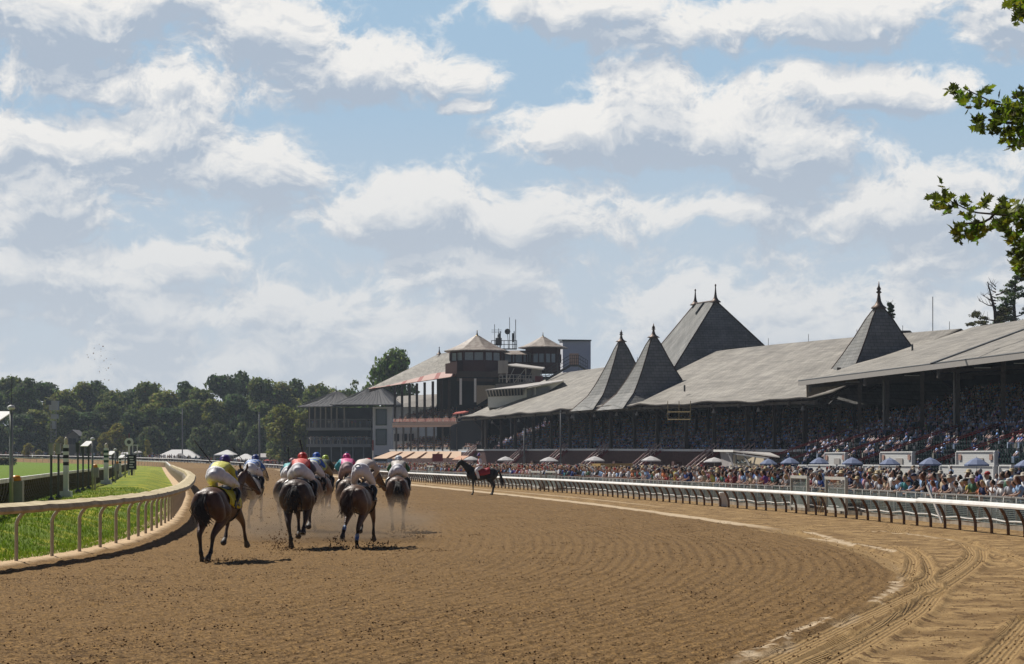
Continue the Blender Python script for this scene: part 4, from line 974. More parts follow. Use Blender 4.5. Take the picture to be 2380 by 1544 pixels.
mb = MB(); mb.box(W(1253, 888, 380), (1.4, 1, 1.0)); mb.build('red_box', m_red, dk)
st = thing('roof_stair', 'black railed steel stair climbing the slate roof ridge', 'stairs', W(1310, 860, 370))
mb = MB(); a, b, c_, d_ = W(1268, 884, 372), W(1325, 850, 372), W(1345, 850, 372), W(1365, 862, 372)
mb.beam(a, b, .6, .4); mb.beam(b, c_, 1.0, .3); mb.beam(c_, d_, .5, .3)
for p, q in ((a, b), (c_, d_), (b, c_)):
    for hh in (.6, 1.2, 1.8): mb.beam(p + Vector((0, 0, hh)), q + Vector((0, 0, hh)), .08)
    for t in (0, .25, .5, .75, 1): r_ = p.lerp(q, t); mb.beam(r_, r_ + Vector((0, 0, 1.8)), .08)
mb.build('railing', m_dgrey, st)
mb = MB(); mb.box(W(1334, 850, 374), (1.6, .2, 2.1)); mb.build('panel', M('salmon_panel', (.50, .34, .28), .7), st)

# peach awning along the clubhouse front
pa = thing('peach_awning', 'long peach coloured canvas awning in front of the clubhouse stand', 'awning', W(965, 1068, 372))
mb = MB(); n_ = 6
for i in range(n_):
    x0, x1 = 865 + i * 34.5, 865 + (i + 1) * 34.5 - .6; b0, b1 = x0 + 38 * (1 - i / n_) + 6, x1 + 38 * (1 - (i + 1) / n_) + 6
    a, b = W(x0, 1067 - i * .3, 376), W(x1, 1067 - i * .3, 372); c_, d_ = W(min(b1, 1072), 1050.3, 384), W(min(b0, 1070), 1050.3, 386)
    mb.hexa([a, b, c_, d_], [p + Vector((0, 0, .08)) for p in (a, b, c_, d_)])
mb.build('canvas', M('peach_canvas', (.72, .53, .38), .8, var=.05, trans=.25), pa)
for x in np.linspace(870, 1068, 8): mb = MB(); p = W(x, 1068, 377); mb.tube([(p.x, p.y, 0), (p.x, p.y, 2.2)], .06, 5); mb.build('pole', m_fascia, pa)
mb = MB(); p = W(1017, 1069, 372); mb.box((p.x, p.y, 1.9), (1.8, .1, 1.3)); mb.build('red_sign', M('sign_red', (.34, .03, .03), .6), pa)
mb = MB(); mb.hexa([W(1050, 1071, 345), W(1075, 1071, 345), W(1090, 1062, 350), W(1068, 1062, 350)], [v + Vector((0, 0, .1)) for v in (W(1050, 1070, 345), W(1075, 1070, 345), W(1090, 1061, 350), W(1068, 1061, 350))]); tag(mb.build('small_awning', M('orange_canvas', (.62, .36, .24), .8)), 'small orange awning beside the mounted outrider', 'awning')

# ---- D: three storey pavilion with dark metal roofs
pv = thing('balcony_pavilion', 'three storey white trimmed pavilion with crowded balconies and dark metal roof', 'building', W(800, 1068, 490).to_tuple()[:2] + (0,))
YD = 490
def boxD(name, x0, x1, y0, y1, Y0, Y1, mat, par=None):
    mb = MB(); a, b = W(x0, y1, Y0), W(x1, y1, Y0); z1 = zpx(y0, Y0)
    mb.hexa([(a.x, Y0, a.z), (b.x, Y0, a.z), (b.x, Y1, a.z), (a.x, Y1, a.z)], [(a.x, Y0, z1), (b.x, Y0, z1), (b.x, Y1, z1), (a.x, Y1, z1)]); return mb.build(name, mat, par or pv)
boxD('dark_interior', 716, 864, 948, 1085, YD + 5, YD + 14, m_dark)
boxD('white_wall', 866, 912, 946, 1088, YD - 2, YD + 14, M('pavilion_white', (.74, .74, .76), .7, var=.04))
for y0, y1 in ((951, 989), (997, 1035)):
    f = boxD('window_frame', 873, 899, y0, y1, YD - 2.15, YD - 2.003, M('green_frame', (.03, .06, .055), .6)); boxD('pane', 876, 896, y0 + 3, y1 - 3, YD - 2.2, YD - 2.152, M('pavilion_glass', (.10, .12, .13), .15, spec=.8), f)
boxD('ground_window', 872, 900, 1058, 1072, YD - 2.1, YD - 2.003, m_dark)
m_gtrim = M('grey_trim', (.26, .27, .28), .7)
for y0, y1 in ((990, 1000), (1028, 1039)): boxD('balcony_floor', 712, 862, y0 + 4, y1, YD - 1, YD + 5, m_gtrim)
for yt, yb in ((975, 993), (1017, 1031)):
    mb = MB()
    for x in np.linspace(713, 861, 60): mb.beam(W(x, yt, YD - 1), W(x, yb, YD - 1), .05)
    mb.beam(W(713, yt, YD - 1), W(861, yt, YD - 1), .12); mb.build('balustrade', m_gtrim, pv)
for x in (719, 732, 745, 757, 770, 783, 800): mb = MB(); mb.beam(W(x, 994, YD - .6), W(x, 947, YD - .6), .25); mb.build('balcony_column', m_fascia, pv)
for x in (719, 745, 770, 793, 820, 845): mb = MB(); mb.beam(W(x, 1087, YD - .6), W(x, 1039, YD - .6), .22); mb.build('balcony_column', m_gtrim, pv)
m_metal = bpy.data.materials.new('standing_seam'); m_metal.use_nodes = True; t_ = m_metal.node_tree; pb_ = t_.nodes['Principled BSDF']; N = NT(t_)
pb_.inputs['Base Color'].default_value = (.045, .042, .045, 1); pb_.inputs['Roughness'].default_value = .6
def hip(name, A, B, C, D, R, S, par):      # eave corners A front-left, B front-right, C back-right, D back-left; ridge R (left) S (right)
    A, B, C, D, R, S = [Vector(v) for v in (A, B, C, D, R, S)]; mb = MB()
    def face(a, b, s, r, k):
        for w0, w1 in zip((0, .12, .3, .6), (.12, .3, .6, 1.0)):
            f = lambda w: -.5 * math.sin(math.pi * w)
            p = [a.lerp(r, w0), b.lerp(s, w0), b.lerp(s, w1), a.lerp(r, w1)]
            p = [q + Vector((0, 0, f(w))) for q, w in zip(p, (w0, w0, w1, w1))]; mb.add(p, [[0, 1, 2, 3]])
        for i in range(1, k): u = i / k; mb.beam(a.lerp(b, u) + Vector((0, 0, .04)), r.lerp(s, u) + Vector((0, 0, .04)), .07, .09)
    face(A, B, S, R, 14); face(B, C, S, S, 7); face(C, D, R, S, 10); face(D, A, R, R, 7)
    mb.tube([A, B], .12, 4); mb.tube([B, C], .12, 4); mb.tube([D, A], .12, 4); mb.add([A, B, C, D], [[3, 2, 1, 0]])
    return mb.build(name, m_metal, par)
hip('metal_roof', W(690, 946, 486), W(850, 944, 486), W(850, 942, 512), W(705, 942, 512), W(778, 911, 500), W(788, 911, 500), pv)
hip('metal_roof', W(768, 941, 482), W(918, 941, 482), W(968, 941, 512), W(800, 941, 512), W(862, 899, 500), W(880, 897, 500), pv)
mb = MB()
for x, y in ((781, 912), (868, 900)): finial(mb, W(x, y, 500), 1.5, .7, False)
mb.build('finials', m_metal, pv, smooth=True)
boxD('rear_wing', 912, 1035, 945, 1046, YD + 4, YD + 14, m_wpaint)
mb = MB(); mb.hexa([W(905, 946, 490), W(1040, 946, 492), W(1040, 946, 512), W(905, 946, 512)], [W(925, 921, 500), W(1040, 915, 500), W(1040, 915, 504), W(925, 921, 504)]); mb.build('wing_roof', m_greyroof, pv)
# ================================================================ TREES
def leafmat(name, c): return M(name, c, .75, attr='col', spec=.2, trans=.42, coord='Object', var=.25, scale=.5)
m_leafA = leafmat('foliage', (.05, .08, .02)); m_bark = M('bark', (.075, .055, .04), .95, scale=4, var=.3)
def foliage(centers, radii, n, size, col, seed, flat=.85, inner=.35, jitter=.3):
    """leaf clumps spread through a set of lobes"""
    r = np.random.default_rng(seed); centers = np.array(centers, float); radii = np.array(radii, float)
    w = radii ** 2; k = r.choice(len(radii), n, p=w / w.sum())
    d = r.normal(size=(n, 3)); d /= np.linalg.norm(d, axis=1)[:, None]
    rad = radii[k] * np.clip(1 - np.abs(r.normal(0, inner, n)), .15, 1.15) * (1 + .16 * np.sin(d[:, 0] * 7 + k) * np.cos(d[:, 2] * 6 + k * 2))
    d2 = d * [1, 1, flat]; p = centers[k] + d2 * rad[:, None]
    # leaf faces roughly look outwards
    nn = d + r.normal(0, .55, (n, 3)); nn /= np.linalg.norm(nn, axis=1)[:, None]
    a = np.cross(nn, r.normal(size=(n, 3))); a /= np.linalg.norm(a, axis=1)[:, None]; b = np.cross(nn, a)
    s = size * (.5 + r.random(n))[:, None]
    V = np.stack([p - a * s, p - b * s * .6, p + a * s, p + b * s * .7 + nn * s * .2], 1).reshape(-1, 3)
    c = np.array(col)[None] * (1 + jitter * r.normal(size=(n, 1))) * (1 + .1 * r.normal(size=(n, 3))) * (.85 + .3 * r.random(len(radii)))[k][:, None]
    return V, np.arange(4 * n).reshape(-1, 4), np.repeat(np.clip(c, .004, 1), 4, 0)
def tree_proto(H, Rw, col, seed, n=5200, size=.42, base=.25, nl=26):
    r = random.Random(seed); cs = []; rs = []
    for i in range(nl):
        t = r.random() ** .8; z = H * (base + (.93 - base) * t); env = math.sin(math.pi * min(1, .18 + .80 * t)) ** .7; a = r.random() * 6.28; rr = Rw * env * math.sqrt(r.random()) * .75
        cs.append((rr * math.cos(a), rr * math.sin(a), z)); rs.append(Rw * (.22 + .2 * r.random()))
    V, F, C = foliage(cs, rs, n, size, col, seed)
    crown = npbuild('crown', V, F, m_leafA, cols=C)
    mb = MB(); mb.tube([(0, 0, -1), (.1, 0, H * .2), (-.1, .1, H * .45), (0, 0, H * .75)], [Rw * .075, Rw * .06, Rw * .045, Rw * .012], 8)
    for c in cs[::3]: b = (0, 0, max(H * .15, c[2] - Rw * .6)); mb.tube([b, ((c[0]) * .5, c[1] * .5, (b[2] + c[2]) / 2 + .3), c], [Rw * .028, Rw * .016, .03], 5)
    tr = mb.build('trunk', m_bark, smooth=True)
    return crown, tr
PROT = {}
def plant(kind, name, label, px, ytop, Y, wpx=None, group=None, rz=None, zb=None):
    H0, R0 = kind[0], kind[1]; k = tuple(kind)
    if k not in PROT: PROT[k] = (tree_proto(*kind[:2], kind[2], kind[3], *kind[4:]), [0])
    (cr, tr), used = PROT[k]; x = (px - CX) / FOC * Y; z = tz(x, min(Y, 700)) if zb is None else zb
    H = zpx(ytop, Y) - z; sc = H / H0; sw = sc if wpx is None else (wpx / FOC * Y) / (2 * R0)
    t = thing(name, label, 'tree', (x, Y, z), random.random() * 6.28 if rz is None else rz, group); t.scale = (sw, sw, sc)
    for o in (cr, tr):
        q = o if not used[0] else o.copy()
        if used[0]: COL.objects.link(q)
        q.parent = t
    used[0] = 1; return t
DK = (24., 8., (.110, .160, .045), 1, 6500, .5); D2 = (24., 8.5, (.150, .185, .045), 2, 6500, .5); D3 = (24., 8., (.185, .205, .045), 3, 6500, .5, .15)
D4 = (22., 7.5, (.090, .140, .050), 4, 6500, .5, .12); YE = (12., 4.5, (.30, .27, .045), 5, 3200, .34, .2); OL = (16., 6., (.20, .21, .045), 6, 5200, .40, .08); LO = (10., 5.5, (.12, .15, .055), 7, 3400, .45, .02)
gA = 'tall dark trees beyond the far turn'
tall = [(-20, 890, DK), (22, 876, D2), (70, 878, DK), (108, 884, D4), (150, 902, D3), (196, 884, D3), (222, 884, DK), (262, 908, D2), (300, 902, D4), (345, 888, D2), (385, 905, D3), (425, 886, DK), (468, 903, D2),
        (520, 866, D4), (562, 862, DK), (606, 878, D2), (655, 884, D3), (690, 880, DK), (735, 893, D2), (765, 897, D3), (800, 905, D2)]
desc = ['at the left picture edge', 'behind the lamp pole with the panel', 'left of the video tower', 'directly behind the video tower', 'just right of the video tower', 'rising above the grey gabled house', 'darkest crown above the gabled house', 'left of the round marker pole', 'behind the round marker pole',
        'above the small grey barn', 'lower crown between the barn and the big white tent', 'rounded crown above the big white tent', 'lower crown right of the big white tent', 'tallest crown, above the nearest jockey', 'tallest crown pair, right hand one', 'paler crown right of the tallest pair', 'olive crown above the red capped jockey', 'dark crown behind the olive tree', 'crown touching the pavilion roof on its left', 'thin crown above the pavilion eave', 'crown behind the pavilion roof']
for (px, y, k), d in zip(tall, desc): plant(k, 'broadleaf_tree', 'tall dark green tree ' + d, px, y, 640 + random.uniform(-15, 30), 118 + random.uniform(-12, 18), gA)
mid = [(-5, 985, LO, 580), (45, 960, D4, 600), (85, 950, D3, 605), (150, 945, D2, 600), (205, 955, D4, 600), (250, 935, D2, 605), (305, 950, DK, 600), (350, 935, D3, 605), (400, 945, D4, 600), (450, 930, D2, 605), (498, 925, D3, 600), (548, 912, D4, 600), (600, 935, D2, 600), (645, 945, D3, 590), (355, 990, LO, 580), (470, 990, LO, 570), (510, 985, LO, 575), (560, 980, LO, 575), (600, 985, LO, 570), (650, 1000, LO, 560), (215, 1000, LO, 575)]
d2 = ['low bush like tree at the left edge', 'tree behind the pale house at left', 'leafy tree below the left skyline', 'tree right of the video tower base', 'tree behind the grey gabled house', 'tree behind the ochre tree', 'dark tree between ochre tree and small barn', 'tree standing behind the barn', 'tree left of the floodlight pole', 'tree right of the floodlight pole', 'paler tree under the tallest crowns', 'wide dark tree under the tallest crowns', 'tree in front of the olive skyline crown', 'tree half hidden by the olive tree',
      'low shrubby tree in front of the barn', 'low shrubby tree right of the big white tent', 'low shrubby tree above the nearest whip', 'low shrubby tree above the second white tent', 'low shrubby tree left of the tall grey post', 'low shrubby tree right of the tall grey post', 'low shrubby tree right of the gabled house']
for (px, y, k, Y), d in zip(mid, d2): plant(k, 'broadleaf_tree', 'dark green ' + d, px, y, Y, 105 if k != LO else 80, 'middle row of trees beyond the far turn')
plant(OL, 'olive_tree', 'broad olive green tree reaching the ground left of the pavilion', 662, 944, 520, 112)
plant(OL, 'olive_tree', 'olive green tree directly against the balcony pavilion', 706, 958, 516, 75)
plant(YE, 'yellowing_tree', 'largest yellowing ochre tree behind the round marker pole', 272, 984, 570, 66)
for px, y, w, lb in ((66, 1030, 34, 'small yellow tree left of the video tower foot'), (242, 1005, 40, 'small yellow green tree left of the ochre tree'), (140, 1015, 36, 'small yellow tree in front of the gabled house'), (342, 1022, 26, 'thin yellow sapling left of the big white tent'), (90, 1045, 26, 'smallest yellow shrub beside the far rail')):
    plant(YE, 'yellowing_tree', lb, px, y, 568, w, 'young yellow trees by the far rail')
plant((24., 10., (.13, .19, .045), 11, 7000, .5, .35), 'broadleaf_tree', 'round leafy tree rising behind the clubhouse roof', 914, 824, 520, 168, zb=0)
plant((24., 8., (.10, .14, .04), 12, 900, .5, .3), 'sparse_tree', 'thin half bare tree behind the pavilion roof', 825, 880, 530, 70, zb=0)
V, F, C = foliage([(-175 + i * 6.5 + (i % 3), 715 + (i % 4) * 4, 5 + 2.5 * (i % 3)) for i in range(21)], [6.5] * 21, 15000, .75, (.050, .075, .032), 77, flat=1.0, inner=.3)
tag(npbuild('distant_wood', V, F, m_leafA, cols=C), 'dark undergrowth of the wood closing the gaps between the far trees', 'wood', kind='stuff')
# pines behind the near stand
def pine(name, label, px, ytop, Y, H, dead, seed, spread):
    x = (px - CX) / FOC * Y; zt = zpx(ytop, Y); t = thing(name, label, 'tree', (x, Y, 0)); r = random.Random(seed); mb = MB()
    mb.tube([(0, 0, 0), (.2, 0, zt * .5), (-.3, 0, zt * .85), (-1.2 if dead else 0, 0, zt)], [.45, .35, .2, .05], 7); cs = []; rs = []
    for i in range(26):
        z = zt - H * (i / 26.) ** 1.0 - .3; L = spread * (.25 + .75 * (i / 26.)) * r.uniform(.6, 1.1); a = r.random() * 6.28
        if dead and math.cos(a) > .3: L *= .6
        bx, by = L * math.cos(a), L * math.sin(a); e = (bx, by, z + L * .25); mid_ = (bx * .5, by * .5, z - .1)
        mb.tube([(-.2, 0, z - .3), mid_, e], [.10, .06, .02], 4)
        for q in range(5):
            f = r.uniform(.4, 1); s0 = (bx * f, by * f, z + L * .25 * f * f - .1); mb.tube([s0, (s0[0] + r.uniform(-.6, .6), s0[1] + r.uniform(-.5, .5), s0[2] + r.uniform(.2, .9))], [.035, .012], 3)
        if not dead or i > 9: cs.append(e); rs.append(r.uniform(.5, .95)); cs.append((bx * .65, by * .65, z + .1)); rs.append(r.uniform(.4, .8))
    mb.build('trunk', M('pine_bark', (.07, .045, .035), .95), t, world=False)
    V, F, C = foliage(cs, [q * (1.1 if spread > 2 else .45) for q in rs], 5000, .13, (.075, .115, .035) if not dead else (.10, .10, .045), seed, flat=.35); npbuild('crown', V, F, m_leafA, t, cols=C)
pine('pine_tree', 'half dead pine with bare branches behind the near stand roof', 2318, 655, 262, 9, True, 3, 5.0)
pine('pine_tree', 'greener pine at the right edge behind the near stand roof', 2362, 640, 268, 10, False, 4, 4.0)
pine('spruce_tree', 'narrow dark spruce tip beside the large copper spire', 2069, 702, 300, 5, False, 9, .75)

# ---- maple hanging in from the right, near the camera
def maple():
    Yb = 30.0
    mt = thing('maple_tree', 'maple branches with backlit green leaves hanging in at the upper right', 'tree', (12.5, Yb + 1, 0))
    mb = MB(); mb.tube([(12.5, 31, 0), (12.2, 31, 3), (11.6, 30.6, 6), (11.0, 30.4, 9.5)], [.32, .27, .2, .1], 10); mb.build('trunk', m_bark, mt, smooth=True)
    def P(zx, zy, dy=0): return W(2126.5 + .427 * zx, 119.8 + .427 * zy, Yb + dy)
    B = [[(11.8, 30.8, 5.4), P(800, 420), P(600, 322), P(520, 300), P(430, 282), P(385, 258), P(330, 232), P(290, 212), P(262, 195)],
         [(12.1, 31, 4.2), P(800, 960), P(600, 902), P(430, 886), P(340, 878), P(300, 868), P(240, 838), P(190, 812)],
         [P(430, 886), P(410, 910), P(370, 930), P(300, 936), P(262, 938)], [P(520, 300), P(480, 350), P(430, 380)], [P(560, 395, .3), P(480, 385, .3), P(400, 372, .2)],
         [(12.1, 31, 3.6), P(760, 1230), P(640, 1150), P(575, 1100)], [(11.9, 30.9, 7.4), P(760, -250), P(620, -260), P(560, -230)]]
    mb = MB()
    for b in B: mb.tube(b, [.05 if k == 0 and len(b) > 6 else max(.008, .022 - .0024 * k) for k in range(len(b))], 6)
    mb.build('branch', m_bark, mt, smooth=True)
    cl = [(205, 215, 4), (265, 262, 5), (262, 300, 2), (340, 282, 4), (390, 212, 2), (440, 305, 4), (500, 290, 5), (560, 240, 3), (340, 372, 4), (350, 420, 5), (430, 430, 5), (490, 350, 5), (500, 450, 6), (515, 505, 3), (560, 360, 7), (560, 420, 6), (585, 500, 6), (545, 320, 5), (585, 300, 4), (455, 370, 3),
          (150, 752, 2), (130, 800, 4), (120, 850, 4), (180, 860, 4), (215, 820, 2), (268, 812, 3), (290, 880, 3), (240, 965, 5), (245, 1010, 3), (300, 1005, 3), (330, 965, 4), (370, 970, 4), (325, 1030, 2), (385, 835, 5), (480, 830, 4), (470, 880, 5), (440, 940, 4), (490, 950, 5), (530, 1010, 5), (560, 850, 4), (530, 900, 5), (590, 950, 4), (590, 880, 3),
          (560, 1100, 7), (590, 1150, 9), (555, 1150, 6), (580, 1200, 6), (590, 1070, 4), (560, 1050, 3),
          (560, -230, 6), (590, -200, 7), (590, -250, 6), (530, -250, 3), (575, -170, 3)]
    rr_ = random.Random(4)
    for k in range(64):
        b0, b1 = rr_.choice([((620, 330), (1300, 640)), ((620, 905), (1300, 1060)), ((640, 1150), (1250, 1300)), ((640, -260), (1250, -180))]); f_ = rr_.random(); cl.append((b0[0] + (b1[0] - b0[0]) * f_, b0[1] + (b1[1] - b0[1]) * f_ + rr_.gauss(0, 60), 7))
    lobes = [(0, 0), (.18, -.12), (.50, -.18), (.34, .02), (.62, .16), (.92, .30), (.60, .34), (.66, .52), (.40, .46), (.44, .72), (.20, .62), (.14, .80), (0, 1.12)]
    shape = [(-x, y) for x, y in lobes[1:][::-1]] + [(0, -.02)] + lobes[1:-1] 
    shape = [(x, y) for x, y in lobes[1:]] + [(-x, y) for x, y in lobes[1:-1][::-1]]
    V = []; F = []; C = []; r = random.Random(8)
    for zx, zy, n in cl:
        for _ in range(int(n * 3.4)):
            p = P(zx + r.gauss(0, 19), zy + r.gauss(0, 18), r.gauss(0, .35)); s = r.uniform(.07, .118)
            rot = Matrix.Rotation(r.uniform(0, 6.28), 3, 'Z') @ Matrix.Rotation(r.gauss(2.2, .7), 3, 'X') @ Matrix.Rotation(r.gauss(0, .6), 3, 'Y')
            o = len(V); V.append(tuple(p)); c = (.12 + r.random() * .08, .17 + r.random() * .09, .014) if r.random() > .35 else (.06, .08, .014)
            for x, y in shape: V.append(tuple(p + rot @ Vector((x * s, (y - .1) * s, -.18 * abs(x) * s + .05 * s * math.sin(y * 7)))))
            C += [c] * (len(shape) + 1)
            for i in range(len(shape)): F.append([o, o + 1 + i, o + 1 + (i + 1) % len(shape)])
    npbuild('crown', np.array(V) - np.array(mt.location), F, M('maple_leaf', (.1, .2, .02), .55, attr='col', spec=.3, trans=.5), mt, cols=np.array(C))
maple()

# ================================================================ INFIELD FURNITURE
def pole_striped(px, yb, ytop, Y, cols, lb, wd=.22):
    x = (px - CX) / FOC * Y; z = tz(x, Y); H = zpx(ytop, Y) - z; t = thing('striped_pole', lb, 'marker pole', (x, Y, z), 0, 'striped furlong poles on the verge')
    mb = MB(); mb.box((0, 0, -.2), (wd * 2.3, wd * 2.1, .5)); mb.build('base', m_wpaint, t, world=False)
    mb = MB(); mb.box((0, 0, .3), (wd, wd, H * .45)); mb.build('post', m_wpaint, t, world=False)
    z0 = .3 + H * .45; n = 6; hh = (H * .93 - z0) / n
    for i in range(n):
        mb = MB(); mb.box((0, 0, z0 + i * hh), (wd * 1.02, wd * 1.02, hh - .002)); mb.build('band', [m_wpaint, cols][(i + 1) % 2], t, world=False)
    mb = MB(); mb.lathe((0, 0, H * .93), [(wd * .45, 0), (wd * .3, .06), (wd * .4, .14), (wd * .33, .26), (.02, .34)], 10); mb.build('ball_finial', M('gilt_white', (.7, .62, .45), .5), t, True, world=False)
m_black = M('black_paint', (.012, .012, .014), .5); m_green = M('green_paint', (.012, .07, .045), .5)
pole_striped(153.5, 1157, 1024, 98, m_black, 'black and white striped pole, nearest on the verge')
pole_striped(247, 1121, 1035, 150, m_green, 'green and white striped pole behind the black one', .30)
pole_striped(279, 1105, 1053, 215, m_black, 'small distant black and white pole near the scoreboard', .22)
def panel_pole(px, ytop, Y, H, whip, lb, r=.09, side=-1, L=.9):
    x = (px - CX) / FOC * Y; z = tz(x, Y); Ht = zpx(ytop, Y) - z; t = thing('lamp_pole', lb, 'pole', (x, Y, z), 0, 'grey poles with tilted panels')
    mb = MB(); mb.tube([(0, 0, -.2), (0, 0, Ht)], [r * 1.2, r], 10); mb.build('post', m_galv, t, True, world=False)
    mb = MB(); mb.hexa([(side * .05, -.1, Ht - .12), (side * (.05 + L), -.1, Ht - .12 - .38 * L), (side * (.05 + L), .7, Ht - .12 - .38 * L), (side * .05, .7, Ht - .12)], [(side * .05, -.1, Ht - .08), (side * (.05 + L), -.1, Ht - .08 - .38 * L), (side * (.05 + L), .7, Ht - .06 - .38 * L), (side * .05, .7, Ht - .08)]) if side > 0 else mb.hexa([(-.05 - L, -.32, Ht - .36), (-.0 - L * .35, -.32, Ht - .36), (-.02, .32, Ht - .08), (-.05 - L * .65, .32, Ht - .08)], [(-.05 - L, -.35, Ht - .33), (-.0 - L * .35, -.35, Ht - .33), (-.02, .29, Ht - .05), (-.05 - L * .65, .29, Ht - .05)])
    mb.build('panel', m_wpaint, t, world=False)
    mb = MB(); mb.lathe((0, 0, Ht), [(.10, 0), (.13, .04), (.1, .11), (.03, .14)], 10); mb.build('cap', m_wpaint, t, True, world=False)
    if whip: mb = MB(); mb.tube([(0, 0, Ht), (.02, 0, Ht + whip)], .014, 5); mb.build('whip_aerial', m_dgrey, t, world=False)
panel_pole(26, 952, 67, 3, 1.05, 'thick grey pole with white tilted panel and whip aerial at left', .055, -1, .75)
panel_pole(215, 1023, 118, 3, 0, 'thin grey pole with tilted panel between the striped poles', .05, -1, .55)
panel_pole(268, 1047, 160, 3, 0, 'farther thin grey pole with small panel', .055, -1, .6)
panel_pole(291, 1056, 205, 3, 0, 'farthest thin pole with small panel beside the scoreboard', .055, -1, .6)
def camera_post(px, ytop, Y, lb, white):
    x = (px - CX) / FOC * Y; z = tz(x, Y); H = zpx(ytop, Y) - z; t = thing('box_post', lb, 'post', (x, Y, z), 0, 'short posts topped with boxes along the turf rail')
    mb = MB(); mb.tube([(0, 0, -.1), (0, 0, H - .3)], .05, 8); mb.lathe((0, 0, -.1), [(.16, 0), (.16, .2), (.06, .3)], 8); mb.build('post', m_dgrey, t, world=False)
    mb = MB(); mb.box((0, 0, H - .45), (.17, .2, .45)); mb.box((0, -.02, H - .0), (.22, .26, .03)); mb.build('box', m_galv if white else m_dgrey, t, world=False)
for px, y, Y, lb, w in ((119, 1033, 88, 'short post with pale box, left of the nearest striped pole', 1), (136, 1032, 94, 'short post with pale box close to the nearest striped pole', 1), (181, 1031, 112, 'dark box post right of the nearest striped pole', 0), (193, 1036, 118, 'dark thin box post halfway to the green striped pole', 0), (206, 1036, 126, 'dark box post left of the thin lamp pole', 0), (262, 1050, 172, 'small box post right of the green striped pole', 0), (273, 1052, 190, 'small distant box post near the scoreboard', 0)):
    camera_post(px, y, Y, lb, w)
def ctl_box(px, yt, Y, w, h, lb):
    x = (px - CX) / FOC * Y; z = tz(x, Y); t = thing('control_box', lb, 'utility box', (x, Y, z), 0, 'grey boxes with orange lamps'); zz = zpx(yt, Y) - z
    mb = MB(); mb.box((0, 0, zz - h), (w, w * .6, h)); mb.box((0, 0, 0), (.08, .08, zz - h)); mb.build('cabinet', m_galv, t, world=False)
    mb = MB(); mb.lathe((0, 0, zz), [(w * .36, 0), (w * .36, .10), (w * .25, .17), (.01, .18)], 12); mb.build('orange_lamp', M('orange_plastic', (.75, .28, .01), .35), t, True, world=False)
ctl_box(37.5, 1118, 70, .46, .68, 'grey control box with orange lamp beside the thick pole')
ctl_box(221, 1087, 120, .40, .55, 'small grey control box with orange lamp by the thin pole')
ctl_box(271, 1078, 180, .45, .6, 'smallest grey control box with orange lamp in the distance')
# round marker pole and black results board
sbx = W(300, 1068, 235); z = tz(sbx.x, 235); t = thing('round_marker_pole', 'white pole with ringed disc and red tip beside the results board', 'marker pole', (sbx.x, 235, z))
mb = MB(); mb.tube([(0, 0, 0), (0, 0, zpx(1033, 235) - z)], .10, 8); mb.build('post', m_wpaint, t, world=False)
zt = zpx(1028, 235) - z; mb = MB(); mb.tube([(0, -.1, zt), (0, .0, zt)], .48, 20); mb.build('disc', m_wpaint, t, world=False); mb = MB(); mb.tube([(0, -.12, zt), (0, -.102, zt)], .22, 16); mb.build('disc_centre', m_dgrey, t, world=False)
mb = MB(); mb.tube([(0, 0, zt + .4), (0, 0, zt + 1.0)], .05, 6); mb.build('red_tip', m_red, t, world=False)
sbx = W(306.5, 1068, 232); z = tz(sbx.x, 232); t = thing('results_board', 'small black results board with white figures on the infield verge', 'board', (sbx.x, 232, z))
h0, h1 = zpx(1092, 232) - z, zpx(1057, 232) - z; mb = MB(); mb.box((0, 0, h0), (.95, .3, h1 - h0)); mb.box((0, 0, -.1), (.2, .2, h0 + .1)); mb.build('board', m_black, t, world=False)
for i in range(5):
    mb = MB(); mb.box((0, 0, 0), (.5 - .12 * (i % 2), .02, .12)); o = mb.build('white_figures', m_wpaint, t, world=False); o.location = (.05 * (i % 3) - .05, -.165, h1 - .32 - .27 * i)
sbx = W(311.5, 1068, 233); t = thing('small_frame_sign', 'little white framed sign on a thin post by the results board', 'sign', (sbx.x, 233, z)); zt = zpx(1036, 233) - z
mb = MB(); mb.box((0, 0, 0), (.08, .08, zt - .8)); mb.box((.1, 0, zt - .9), (.5, .1, .12)); mb.box((.1, 0, zt), (.6, .1, .1)); mb.box((-.15, 0, zt - .8), (.1, .1, .8)); mb.box((.35, 0, zt - .8), (.1, .1, .8)); mb.build('frame', m_wpaint, t, world=False)
# hedge on the turf course
x = W(8, 1068, 240).x; V, F, C = foliage([(i * .9, 0, .75) for i in range(-8, 1)], [.85] * 9, 5200, .11, (.022, .045, .012), 3, flat=.95, inner=.12)
hd = npbuild('dark_hedge', V, F, m_leafA, cols=C, loc=(W(29, 1068, 430).x, 430, zpx(1082, 430))); tag(hd, 'low dark clipped hedge on the turf course at the left edge', 'hedge')
